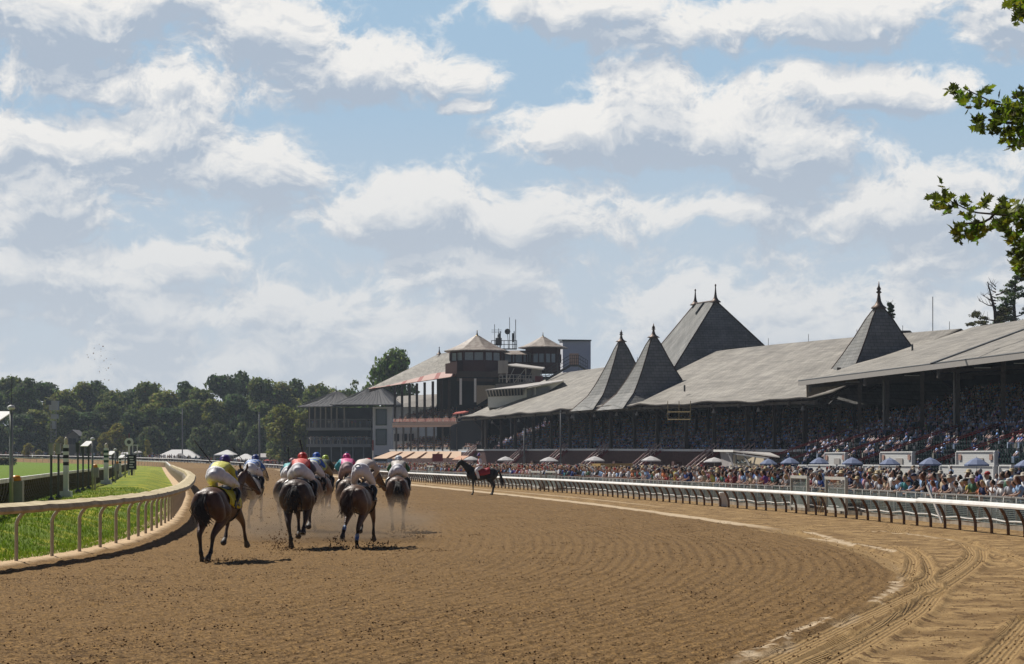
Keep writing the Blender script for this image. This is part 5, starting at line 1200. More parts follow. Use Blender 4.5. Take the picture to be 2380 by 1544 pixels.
# video tower
vt = thing('video_tower', 'tall thin video tower with stacked white boxes in front of the trees', 'tower', W(124, 1066, 585)); Yv = 585
mb = MB(); z0 = vt.location.z
for x in (118.5, 130.5):
    for yy in (Yv, Yv + 1.6): p = W(x, 1066, yy); mb.beam((p.x, yy, z0), (p.x, yy, zpx(945, Yv)), .12)
for i in range(14):
    a, b = W(118.5, 1060 - i * 8, Yv), W(130.5, 1052 - i * 8, Yv); mb.beam(a, b, .07); mb.beam((a.x, Yv, b.z), (b.x, Yv, b.z), .07)
mb.build('lattice', m_galv, vt)
for x0, x1, y0, y1, nm in ((113.5, 134, 932, 953, 'cabin'), (118.5, 132.5, 963, 973.5, 'box'), (121, 127.5, 979, 997, 'panel')):
    mb = MB(); a, b = W(x0, y1, Yv - .3), W(x1, y1, Yv - .3); zt = zpx(y0, Yv); mb.hexa([a, b, b + Vector((0, 2, 0)), a + Vector((0, 2, 0))], [Vector((p.x, p.y, zt)) for p in (a, b, b + Vector((0, 2, 0)), a + Vector((0, 2, 0)))]); mb.build(nm, M('tower_white', (.40, .42, .44), .7), vt)
mb = MB(); a = W(113, 941, Yv - .4); mb.box(a, (1.4, .1, 1.2)); mb.build('cabin_window', m_dark, vt)
# houses beyond the far rail
def house(px0, px1, ye, yr, yb, Y, lb, col, gable=True, win=2):
    a, b = W(px0, yb, Y), W(px1, yb, Y); z0 = min(a.z, tz(a.x, 700)) - .5; ze, zr = zpx(ye, Y), zpx(yr, Y); D_ = 9
    h = thing('house', lb, 'house', ((a.x + b.x) / 2, Y, z0), 0, 'houses among the far trees'); mw = M('house_' + col[0], col[1], .8, var=.05)
    mb = MB(); mb.hexa([(a.x, Y, z0), (b.x, Y, z0), (b.x, Y + D_, z0), (a.x, Y + D_, z0)], [(a.x, Y, ze), (b.x, Y, ze), (b.x, Y + D_, ze), (a.x, Y + D_, ze)]); m_ = (a.x + b.x) / 2
    if gable: mb.add([(a.x, Y, ze), (b.x, Y, ze), (m_, Y, zr - .25)], [[0, 1, 2]])
    mb.build('wall', mw, h); mb = MB()
    if gable:
        for s0 in (a.x - .5, b.x + .5): mb.hexa([(s0, Y - .5, ze - .3), (m_, Y - .5, zr), (m_, Y + D_, zr), (s0, Y + D_, ze - .3)], [(s0, Y - .5, ze - .05), (m_, Y - .5, zr + .25), (m_, Y + D_, zr + .25), (s0, Y + D_, ze - .05)])
    else: mb.hexa([(a.x - .5, Y - .5, ze), (b.x + .5, Y - .5, ze), (b.x + .5, Y + D_, ze), (a.x - .5, Y + D_, ze)], [(a.x + 1, Y + 4, zr), (b.x - 1, Y + 4, zr), (b.x - 1, Y + 5, zr), (a.x + 1, Y + 5, zr)])
    mb.build('roof', M('house_roof', (.12, .115, .12), .8), h)
    for i in range(win):
        mb = MB(); mb.box((a.x + (b.x - a.x) * (i + 1) / (win + 1), Y - .05, ze - 2.3), (1.0, .12, 1.6)); mb.build('window', m_dark, h)
house(154, 182, 1013, 1001, 1045, 575, 'grey gabled house with two dark windows among the trees', ('grey', (.17, .16, .15)))
house(28, 50, 1022, 1008, 1050, 606, 'pale house partly hidden at the left behind the lamp pole', ('pale', (.20, .20, .21)), False, 1)
house(222, 244, 1000, 988, 1030, 606, 'small gable roof showing above the yellow trees', ('brown', (.16, .15, .14)))
house(398, 432, 1016, 1004, 1045, 612, 'low grey barn behind the big white tent', ('barn', (.20, .21, .22)), True, 1)
house(578, 606, 1042, 1030, 1062, 606, 'small pale building left of the olive tree', ('cream', (.25, .26, .27)), False, 1)

# ---- umbrellas
def umbrella_parts(t, R, col, H=2.45, n=8, drop=.5):
    mb = MB()
    vs = [(0, 0, H)]; k = n
    for ring, (rr, zz) in enumerate(((.5, H - drop * .38), (1.0, H - drop))):
        for j in range(k): a = 2 * math.pi * j / k; vs.append((R * rr * math.cos(a), R * rr * math.sin(a), zz))
    for j in range(k): a = 2 * math.pi * j / k; vs.append((R * math.cos(a) * .99, R * math.sin(a) * .99, H - drop - .12))
    F = [[0, 1 + j, 1 + (j + 1) % k] for j in range(k)] + [[1 + j, 1 + k + j, 1 + k + (j + 1) % k, 1 + (j + 1) % k] for j in range(k)] + [[1 + k + j, 1 + 2 * k + j, 1 + 2 * k + (j + 1) % k, 1 + k + (j + 1) % k] for j in range(k)]
    mb.add(vs, F); mb.build('canopy', col, t, world=False)
    mb = MB(); mb.tube([(0, 0, 0), (0, 0, H + .06)], .03, 6); mb.build('pole', m_fascia, t, world=False)
    mb = MB()
    for j in range(k): a = 2 * math.pi * j / k; mb.tube([(0, 0, H - drop - .1), (R * .5 * math.cos(a), R * .5 * math.sin(a), H - drop * .42)], .012, 3)
    mb.build('ribs', m_fascia, t, world=False)
m_uw = M('white_canvas', (.70, .68, .68), .8, var=.04, trans=.3); m_ub = M('blue_canvas', (.22, .27, .42), .8, var=.08, trans=.25)
UP = {}
def umbrella(px, Y, ytop, R, mat, lb, grp, name='umbrella'):
    x = (px - CX) / FOC * Y; H = zpx(ytop, Y); g = tz(x, Y); key = (mat.name,)
    if key not in UP:
        t = thing(name, lb, 'umbrella', (x, Y, g), .3, grp); umbrella_parts(t, 1.3, mat); UP[key] = t
    else: t = copy_tree(UP[key]); t.location = (x, Y, g); t['label'] = lb; t['group'] = grp; t.rotation_euler.z = random.random()
    s = R / 1.3; t.scale = (s, s, (H - g) / 2.45); return t
for px, Y, y, lb in ((1095, 345, 1060.5, 'white umbrella left of the mounted outrider'), (1175, 310, 1061, 'white umbrella directly right of the mounted outrider'), (1276, 285, 1062, 'white umbrella right of the flagpole'), (1382, 272, 1060.5, 'white umbrella above the yellow booth'), (1513, 262, 1060, 'white umbrella midway between booth and tan canopy'), (1660, 250, 1063, 'white umbrella touching the tan canopy')):
    umbrella(px, Y, y, 1.28, m_uw, lb, 'white umbrellas on the apron')
for px, Y, y, lb in ((1786, 262, 1066, 'blue umbrella under the end of the tan canopy'), (1836, 258, 1063, 'blue umbrella left of the highest white panel row'), (1904, 255, 1063, 'blue umbrella just left of the first white panel'), (1981, 250, 1063, 'blue umbrella right of the first white panel'), (2068, 243, 1064, 'blue umbrella in front of the middle upper panel'), (2162, 236, 1063, 'blue umbrella between the two large upper panels'), (2270, 222, 1063.5, 'blue umbrella in front of the right upper panel'), (2388, 214, 1066, 'blue umbrella cut by the right picture edge')):
    umbrella(px, 57.5 / ((px - CX) / FOC + .17), y, .86, m_ub, lb, 'blue umbrellas on the apron')
for px, lb in ((126, 'white umbrella behind the video tower foot'), (140, 'white umbrella left of the gabled house'), (174, 'white umbrella below the gabled house'), (212, 'white umbrella left of the thin lamp pole'), (236, 'white umbrella beside the green striped pole'), (258, 'white umbrella right of the green striped pole'), (287, 'white umbrella left of the round marker pole'), (322, 'white umbrella nearest the big white tent'), (346, 'white umbrella touching the big white tent')):
    umbrella(px, 575 + random.uniform(-4, 4), 1048 + random.uniform(-1, 1), 1.35, m_uw, lb, 'white umbrellas beyond the far rail')
for px, lb in ((622, 'red umbrella left of its twin beyond the far rail'), (636, 'red umbrella right of its twin beyond the far rail')): umbrella(px, 540, 1068, 1.2, M('red_canvas2', (.5, .05, .04), .8, trans=.2), lb, 'red umbrellas beyond the far rail')
# ---- tents
def tent(x0, x1, yt, ye, yb, Y, lb, flat=.25, col=None, D_=14):
    a, b = W(x0, ye, Y), W(x1, ye, Y); zt = zpx(yt, Y); zb = min(zpx(yb, Y), a.z - 1.5); t = thing('white_tent', lb, 'tent', ((a.x + b.x) / 2, Y, zb), 0, 'tents beyond the far rail'); w = b.x - a.x
    k = flat; mb = MB(); mid0, mid1 = a.x + w * (.5 - k / 2), a.x + w * (.5 + k / 2); mcol = col or M('tent_canvas', (.72, .71, .70), .7, var=.03, trans=.2)
    e = [(a.x, Y, a.z), (b.x, Y, a.z), (b.x, Y + D_, a.z), (a.x, Y + D_, a.z)]; mb.hexa(e, [(mid0, Y + D_ * .45, zt), (mid1, Y + D_ * .45, zt), (mid1, Y + D_ * .55, zt), (mid0, Y + D_ * .55, zt)])
    for i in range(8): mb.hexa([(a.x + w * i / 8, Y - .02, a.z - .35), (a.x + w * (i + 1) / 8, Y - .02, a.z - .35), (a.x + w * (i + 1) / 8, Y + .02, a.z - .35), (a.x + w * i / 8, Y + .02, a.z - .35)], [(a.x + w * i / 8, Y - .02, a.z), (a.x + w * (i + 1) / 8, Y - .02, a.z), (a.x + w * (i + 1) / 8, Y + .02, a.z), (a.x + w * i / 8, Y + .02, a.z)])
    mb.build('canvas', mcol, t); mb = MB()
    for q in e: mb.beam((q[0], q[1], zb), (q[0], q[1], q[2]), .12)
    mb.build('poles', m_fascia, t)
tent(356, 462, 1045, 1064, 1075, 558, 'largest white marquee beyond the far rail', .35); tent(497, 543, 1045.5, 1057, 1077, 560, 'small cream topped tent behind the nearest jockey', .05)
tent(536, 592, 1055, 1070, 1080, 545, 'bright white tent right of the nearest jockey', .1); tent(585, 628, 1054, 1063, 1080, 550, 'greyer tent left of the tall grey post', .4, M('tent_grey', (.36, .34, .33), .8)); tent(628, 662, 1058, 1070, 1084, 540, 'grey peaked tent in front of the olive tree', .08, M('tent_grey2', (.28, .28, .29), .8))
tent(404, 430, 1054, 1064, 1072, 552, 'small grey canopy in front of the big marquee', .3, M('tent_grey', (.36, .34, .33), .8), 3); tent(278, 298, 1052, 1056, 1066, 560, 'low white canopy behind the results board', .7, None, 3)
# low dark clutter along the far rail: tables and people there read as one mass
# ---- tall posts
def mast(px, y0, y1, Y, r, lb, name='tall_post', mat=None, grp=None):
    x = (px - CX) / FOC * Y; z = min(tz(x, Y), zpx(y1, Y)); mb = MB(); mb.tube([(0, 0, 0), (0, 0, zpx(y0, Y) - z)], [r, r * .7], 8); mb.lathe((0, 0, zpx(y0, Y) - z - .02), [(r * 1.2, 0), (r * 1.3, .1), (.01, .2)], 8); return tag(mb.build(name, mat or M('weathered_post', (.18, .18, .18), .7), smooth=True, loc=None if True else 0), lb, 'post', grp), x, z
for a in ((603, 960, 1080, 545, .28, 'tall plain grey post among the far tents'), (424, 950, 1075, 560, .18, 'tall thin floodlight post behind the big marquee'), (1218.5, 998, 1088, 300, .14, 'bare grey flagpole in front of the brick wall'), (1303, 958, 1046, 262, .10, 'thin pale pole in front of the long grandstand')):
    o, x, z = mast(*a); o.location = (x, a[3], z)
x = W(867, 1068, 330).x; t = thing('race_marker_pole', 'slim marker pole with red upper half beside the peach awning', 'marker pole', (x, 330, 0)); mb = MB(); mb.tube([(0, 0, 0), (0, 0, 3.6)], .09, 8); mb.build('white_half', m_wpaint, t, world=False); mb = MB(); mb.tube([(0, 0, 3.6), (0, 0, 5.2)], .10, 8); mb.build('red_half', m_red, t, world=False)
for i, px in enumerate((728, 742, 756, 768, 826)):
    pass
# ---- white boarded panels in front of the near stand
m_board = bpy.data.materials.new('white_clapboard'); m_board.use_nodes = True; t_ = m_board.node_tree; N = NT(t_); pb_ = t_.nodes['Principled BSDF']; tcd = N.n('ShaderNodeTexCoord'); sx = N.n('ShaderNodeSeparateXYZ'); t_.links.new(tcd.outputs['Object'], sx.inputs[0])
f = N.ramp(N.m('FRACT', N.m('MULTIPLY', sx.outputs[2], 6.5)), .0, .16, .55, 1.0); N.put(pb_.inputs['Base Color'], N.mix(1.0, (.66, .66, .64, 1), N.xyz(f, f, f), 'MULTIPLY')); pb_.inputs['Roughness'].default_value = .6
def panel(x0, x1, y0, y1, Y, lb, cap=True, text=False):
    k_ = 63.0 if text else 60.5; Ya_, Yb_ = k_ / ((x0 - CX) / FOC + .17), k_ / ((x1 - CX) / FOC + .17); Y = (Ya_ + Yb_) / 2; a, b = W(x0, y1, Ya_), W(x1, y1, Yb_); z0 = max(0, min(a.z, b.z)) if not text else min(a.z, b.z); zt = zpx(y0, Y); a.z = b.z = z0; t = thing('boarded_panel', lb, 'panel', ((a.x + b.x) / 2, Y - 1.2, z0), 0, 'white boarded panels before the near stand')
    mb = MB(); mb.hexa([(a.x, a.y, z0), (b.x, b.y, z0), (b.x + .2, b.y + .04, z0), (a.x + .2, a.y + .04, z0)], [(a.x, a.y, zt), (b.x, b.y, zt), (b.x + .2, b.y + .04, zt), (a.x + .2, a.y + .04, zt)]); mb.build('boards', m_board, t)
    mb = MB(); mb.hexa([(a.x - .07, a.y + .05, zt + .002), (b.x - .07, b.y - .05, zt + .002), (b.x + .26, b.y - .02, zt + .002), (a.x + .26, a.y + .08, zt + .002)], [(a.x - .07, a.y + .05, zt + .1), (b.x - .07, b.y - .05, zt + .1), (b.x + .26, b.y - .02, zt + .1), (a.x + .26, a.y + .08, zt + .1)])
    for q in (a, b): mb.beam((q.x - .05, q.y, z0), (q.x - .05, q.y, zt), .16, .16)
    mb.build('trim', m_wpaint, t)
    if text:
        mb = MB()
        for q in (a.lerp(b, .09), a.lerp(b, .90)): mb.box((q.x - .06, q.y, zt - .6), (.05, .55, .42), .17)
        mb.build('notice', M('faded_notice', (.42, .25, .20), .7), t)
        mb = MB(); q = a.lerp(b, .6); mb.box((q.x - .06, q.y, z0 + .1), (.05, 1.6, .55), .17); mb.build('grey_hatch', m_fascia, t)
panel(1918.6, 1966, 1054, 1082, 232, 'upper white boarded panel, smallest and farthest left', True, True); panel(2048, 2122, 1052.5, 1083, 222, 'upper white boarded panel in the middle with two notices', True, True); panel(2225, 2314, 1051, 1084, 208, 'upper white boarded panel on the right with two notices', True, True)
panel(1857, 1876, 1083, 1112, 222, 'lower white panel, narrow one at far left'); panel(1880, 1944, 1082.5, 1112, 218, 'lower white panel left of the middle'); panel(1950, 1966, 1083, 1112, 214, 'lower white panel, narrow piece right of the left one'); panel(2008, 2030, 1083, 1114, 210, 'lower white panel, narrow piece left of the middle one')
panel(2033, 2138, 1083.7, 1114, 206, 'lower white panel, widest middle one'); panel(2187, 2208, 1084, 1116, 198, 'lower white panel, narrow piece left of the right one'); panel(2211, 2312, 1084, 1118, 194, 'lower white panel, long right one'); panel(2325, 2352, 1084, 1118, 188, 'lower white panel, short piece at far right')
# ---- tan canopy stage
tcn = thing('tan_canopy', 'tan sided stage canopy with sloping white roof behind the crowd', 'canopy', (W(1735, 1068, 225).x, 225, 0)); Yc = 222
mb = MB(); mb.hexa([W(1660, 1049, 236), W(1703, 1050, 221), W(1812, 1064, 203), W(1790, 1055, 222)], [W(1660, 1046, 236), W(1703, 1046.5, 221), W(1812, 1061.5, 203), W(1790, 1052, 222)]); mb.build('roof', m_fascia, tcn); mb = MB(); mb.hexa([W(1658, 1050, 235.5), W(1704, 1051, 220), W(1704, 1051, 220.3), W(1658, 1050, 236)], [W(1658, 1045.5, 235.5), W(1704, 1046, 220), W(1704, 1046, 220.3), W(1658, 1045.5, 236)]); mb.build('roof_edge', m_white, tcn)
mb = MB(); a = W(1673, 1112, Yc); a.z = 0; mb.hexa([W(1684, 1115, 230), W(1700, 1115, 224.6), W(1702, 1115, 226), W(1686, 1115, 231)], [W(1673, 1050, 233), W(1703, 1051, 224.6), W(1704, 1051, 226), W(1675, 1050, 234)]); mb.build('curtain', M('grey_curtain', (.36, .33, .32), .8, scale=1.5), tcn)
mb = MB(); mb.hexa([W(1704, 1115, 224), W(1775, 1112, 208), W(1775, 1112, 208) + Vector((.2, .2, 0)), W(1704, 1115, 224) + Vector((.2, .2, 0))], [W(1704, 1053, 224), W(1775, 1063, 208), W(1775, 1063, 208) + Vector((.2, .2, 0)), W(1704, 1053, 224) + Vector((.2, .2, 0))]); mb.build('backdrop', M('cream_cloth', (.60, .50, .35), .8, var=.05), tcn)
mb = MB()
for x0, y0, x1, y1 in ((1704, 1054, 1722, 1100), (1722, 1100, 1722, 1056), (1740, 1056, 1756, 1088), (1768, 1062, 1756, 1108), (1700, 1053, 1800, 1066)): mb.beam(W(x0, y0, 224.5 - (x0 - 1704) * .225) - Vector((.5, 0, 0)), W(x1, y1, 224.5 - (x1 - 1704) * .225) - Vector((.5, 0, 0)), .12)
mb.build('frame', M('grey_truss', (.18, .18, .19), .5), tcn)
mb = MB(); r = random.Random(2)      # looping script mark on the cloth
pts = [W(1712 + 3.1 * i + 3 * math.sin(i * 1.9), 1073 + 4.5 * math.cos(i * 1.9), 221.9 - i * .70) - Vector((.12, 0, 0)) for i in range(12)]; mb.tube(pts, .07, 4); pts = [W(1722 + 2 * i, 1094 + 5 * math.sin(i * 2.2), 219.6 - i * .45) - Vector((.12, 0, 0)) for i in range(8)]; mb.tube(pts, .06, 4); mb.build('script_mark', M('script_blue', (.06, .09, .10), .7), tcn)
# ---- yellow booth, drum, gates, plank, rope
yb = thing('yellow_booth', 'open topped yellow wooden booth standing in the crowd', 'booth', (W(1420, 1068, 168).x, 168, 0)); my = M('yellow_ply', (.52, .34, .12), .8, var=.1, scale=2)
a, b, c_ = W(1376, 1068, 165), W(1398, 1068, 163), W(1471, 1068, 176)
for p, q in ((a, b), (b, c_)):
    mb = MB(); mb.wall((p.x, p.y), (q.x, q.y), 0 if p is a else 1.2, zpx(1078, 165), .08); mb.build('side', my, yb)
mb = MB(); mb.wall((a.x, a.y + .0), (c_.x - 2.2, c_.y + 1.5), 0, zpx(1078, 165), .08); mb.build('back', my, yb)
gx, gy, gz = G(1659, 1178); mb = MB(); mb.lathe((0, 0, 0), [(.20, 0), (.215, .03), (.215, .22), (.225, .24), (.225, .44), (.215, .46), (.21, .66), (.19, .69)], 20); tag(mb.build('white_drum', m_wpaint, smooth=False, world=False), 'white barrel standing behind the outer rail', 'drum').location = (gx + .45, gy, gz)
def gate(x0, x1, ytop, lb):
    Y = 70.
    for _ in range(40): xm = (x0 + x1) / 2; Y = .5 * Y + .5 * ((float(Xout(Y)) + 1.2) / ((xm - CX) / FOC)) if False else Y
    ys = np.linspace(60, 400, 3000); xs = Xout(ys) + 1.25; pxs = CX + FOC * xs / ys; Y0 = float(np.interp(-x0, -pxs[::1], ys)) if pxs[0] > pxs[-1] else 0; Y1 = float(np.interp(-x1, -pxs, ys))
    p, q = (float(Xout(Y0)) + 1.25, Y0), (float(Xout(Y1)) + 1.25, Y1); H = zpx(ytop, (Y0 + Y1) / 2)
    t = thing('fence_gate', lb, 'gate', ((p[0] + q[0]) / 2, (p[1] + q[1]) / 2, 0), 0, 'pale framed gates in the crowd fence'); mb = MB()
    for e in (p, q): mb.beam((e[0], e[1], 0), (e[0], e[1], H), .12)
    mb.beam((*p, H), (*q, H), .12); mb.beam((*p, .2), (*q, .2), .1); mb.build('frame', M('pale_gate', (.50, .50, .46), .7, var=.12), t)
    mb = MB(); mb.wall(p, q, .25, H - .06, .02); mb.build('mesh', m_mesh, t)
for x0, x1, yt, lb in ((1840, 1878, 1109, 'pale framed gate right of the white drum'), (1921, 1967, 1112, 'pale framed gate, nearest of the fence gates'), (1235, 1257, 1097, 'pale gate, left one of the close pair'), (1269, 1293, 1097, 'pale gate, right one of the close pair'), (993, 1009, 1084, 'pale gate farthest along the fence, left of the outrider')): gate(x0, x1, yt, lb)
def onfence(px, off=.9):
    ys = np.linspace(60, 400, 3000); xs = Xout(ys) + off; pxs = CX + FOC * xs / ys; Y = float(np.interp(-px, -pxs, ys)); return float(Xout(Y)) + off, Y
x, y = onfence(2190, 1.3); mb = MB(); mb.beam((0, 0, .05), (-.35, .9, 1.35), .05, .09); tag(mb.build('propped_plank', m_wpaint), 'thin white plank propped against the wire fence', 'plank').location = (x, y, 0)
x, y = onfence(1893, -.3); mb = MB()
for dy in (0, .5):
    mb.tube([(-.05, dy, .1), (-.1, dy, .6), (-.14, dy, .9), (0, dy, 1.02), (.14, dy, .93), (.12, dy, .5), (0, dy - .2, .1)], .016, 5)
tag(mb.build('looped_rope', M('hemp_rope', (.42, .30, .14), .9)), 'loops of pale rope hung over the white outer rail', 'rope').location = (float(Xout(y)) , y, 0)
# ================================================================ ANIMALS AND PEOPLE
def loft(mb, pts, ra, rb, n=14, side=(0, 1, 0)):
    """closed tube with elliptical rings; ra along the sideways axis, rb across it; rounded ends"""
    P = [Vector(p) for p in pts]; k = len(P); S = Vector(side); rings = []
    T0 = (P[1] - P[0]).normalized(); T1 = (P[-1] - P[-2]).normalized()
    seq = []
    for f, d in ((.35, .9), (.75, .6)): seq.append((P[0] - T0 * min(ra[0], rb[0]) * d, ra[0] * f, rb[0] * f, T0))
    for i in range(k): seq.append((P[i], ra[i], rb[i], (P[min(i + 1, k - 1)] - P[max(i - 1, 0)]).normalized()))
    for f, d in ((.75, .6), (.35, .9)): seq.append((P[-1] + T1 * min(ra[-1], rb[-1]) * d, ra[-1] * f, rb[-1] * f, T1))
    vs = []; fs = []
    for c, a, b, T in seq:
        A = S - T * S.dot(T)
        if A.length < .1: A = Vector((1, 0, 0)) - T * T.x
        A.normalize(); B = T.cross(A)
        for j in range(n): t = 2 * math.pi * j / n; vs.append(c + A * a * math.cos(t) + B * b * math.sin(t))
    K = len(seq)
    for i in range(K - 1):
        for j in range(n): fs.append([i * n + j, i * n + (j + 1) % n, (i + 1) * n + (j + 1) % n, (i + 1) * n + j])
    fs += [list(range(n))[::-1], [(K - 1) * n + j for j in range(n)]]
    mb.add(vs, fs); return mb
def sm(pts, k=3):           # subdivide a path smoothly, radii too
    P = [np.array(p, float) for p in pts]; out = curve_pts(P, k); return [tuple(q) for q in out]
def lof(mb, rows, n=14, k=3, side=(0, 1, 0)):
    R = sm(rows, k); return loft(mb, [r[:3] for r in R], [max(.004, r[3]) for r in R], [max(.004, r[4]) for r in R], n, side)
def bake(mb, voxel, smooth=4, fac=.5, name='body'):
    me = bpy.data.meshes.new(name); me.from_pydata([tuple(v) for v in mb.v], [], mb.f); me.update()
    o = bpy.data.objects.new('tmp', me); COL.objects.link(o)
    m = o.modifiers.new('r', 'REMESH'); m.mode = 'VOXEL'; m.voxel_size = voxel; m.use_smooth_shade = True
    if smooth: q = o.modifiers.new('s', 'SMOOTH'); q.iterations = smooth; q.factor = fac
    dg = bpy.context.evaluated_depsgraph_get(); e = o.evaluated_get(dg); new = bpy.data.meshes.new_from_object(e)
    bpy.data.objects.remove(o); bpy.data.meshes.remove(me); new.name = name
    new.polygons.foreach_set('use_smooth', np.ones(len(new.polygons), dtype=bool)); return new
def put(name, me, mats, parent=None):
    me.materials.clear()
    for m in (mats if isinstance(mats, (list, tuple)) else [mats]): me.materials.append(m)
    o = bpy.data.objects.new(name, me); COL.objects.link(o); o.parent = parent; return o

# ---- horse; x forward, y left, z up; withers about 1.6 m
def hind(st, hk, ft, hf, s):       # stifle, hock, fetlock, hoof (x, y, z); s = side
    h = (-.56, .15 * s, 1.28)
    return [(*h, .15, .26), (h[0] * .4 + st[0] * .6, .19 * s, (h[2] + st[2]) / 2 - .02, .155, .235), (*st, .112, .17), (st[0] * .5 + hk[0] * .5, (st[1] + hk[1]) / 2, (st[2] + hk[2]) / 2, .080, .110), (*hk, .052, .072),
            (hk[0] * .6 + ft[0] * .4, hk[1] * .6 + ft[1] * .4, hk[2] * .6 + ft[2] * .4, .038, .046), (hk[0] * .15 + ft[0] * .85, hk[1] * .15 + ft[1] * .85, hk[2] * .15 + ft[2] * .85, .036, .042), (*ft, .048, .052), (*[(a * .35 + b * .65) for a, b in zip(ft, hf)], .035, .038)]
def fore(el, kn, ft, hf, s):
    return [(.50, .13 * s, 1.28, .09, .20), (*el, .095, .14), (el[0] * .55 + kn[0] * .45, (el[1] + kn[1]) / 2, el[2] * .55 + kn[2] * .45, .078, .092), (*kn, .050, .056), (kn[0] * .5 + ft[0] * .5, (kn[1] + ft[1]) / 2, (kn[2] + ft[2]) / 2, .032, .038), (*ft, .041, .045), (*[(a * .35 + b * .65) for a, b in zip(ft, hf)], .034, .037)]
POSE = {
 'A': dict(LH=((-.34, .19, .98), (-.74, .16, .60), (-.72, .14, .20), (-.64, .14, .05)), RH=((-.34, -.19, .98), (-.72, -.10, .58), (-.78, -.07, .22), (-.88, -.06, .12)),
           LF=((.52, .15, 1.08), (.84, .13, .80), (.70, .12, .50), (.60, .12, .40)), RF=((.52, -.15, 1.08), (.90, -.16, .78), (1.02, -.17, .44), (1.10, -.17, .33)), neck=.1),
 'B': dict(LH=((-.40, .18, .96), (-.78, .13, .54), (-.82, .08, .18), (-.76, .08, .05)), RH=((-.25, -.19, .97), (-.62, -.18, .66), (-.86, -.17, .46), (-.96, -.17, .38)),
           LF=((.52, .13, 1.08), (.72, .10, .72), (.66, .08, .36), (.60, .08, .24)), RF=((.52, -.13, 1.08), (.86, -.12, .84), (.72, -.12, .54), (.60, -.12, .46)), neck=.0),
 'C': dict(LH=((-.25, .19, .97), (-.60, .20, .66), (-.84, .20, .44), (-.92, .20, .34)), RH=((-.40, -.18, .96), (-.80, -.12, .54), (-.84, -.09, .19), (-.78, -.09, .05)),
           LF=((.52, .13, 1.08), (.80, .12, .80), (.68, .12, .50), (.56, .12, .42)), RF=((.52, -.13, 1.08), (.74, -.14, .70), (.74, -.14, .34), (.78, -.14, .22)), neck=.1),
 'D': dict(LH=((-.38, .19, .97), (-.72, .16, .56), (-.68, .13, .19), (-.60, .13, .06)), RH=((-.34, -.19, .97), (-.70, -.17, .58), (-.74, -.16, .22), (-.66, -.16, .10)),
           LF=((.52, .14, 1.08), (.62, .16, .74), (.40, .18, .50), (.28, .18, .42)), RF=((.52, -.13, 1.08), (.78, -.12, .76), (.82, -.12, .40), (.86, -.12, .28)), neck=.0),
 'S': dict(LH=((-.42, .17, .97), (-.72, .16, .56), (-.66, .15, .17), (-.60, .15, .05)), RH=((-.42, -.17, .97), (-.70, -.16, .56), (-.64, -.15, .17), (-.58, -.15, .05)),
           LF=((.50, .14, 1.06), (.54, .14, .56), (.53, .14, .15), (.58, .14, .05)), RF=((.50, -.14, 1.06), (.52, -.14, .56), (.51, -.14, .15), (.56, -.14, .05)), neck=.9)}
m_hoof = M('hoof_horn', (.055, .045, .038), .6); m_shoe = M('horseshoe', (.45, .44, .42), .4, metal=.7)
m_leather = M('dark_leather', (.025, .018, .015), .4)
def coat(name, c, legs, z=(.45, .80), rough=.44):
    return M('coat_' + name, c, rough, var=.22, scale=7, zdark=(z[0], z[1], legs), spec=.42, detail=6, bump=.5, bscale=26)
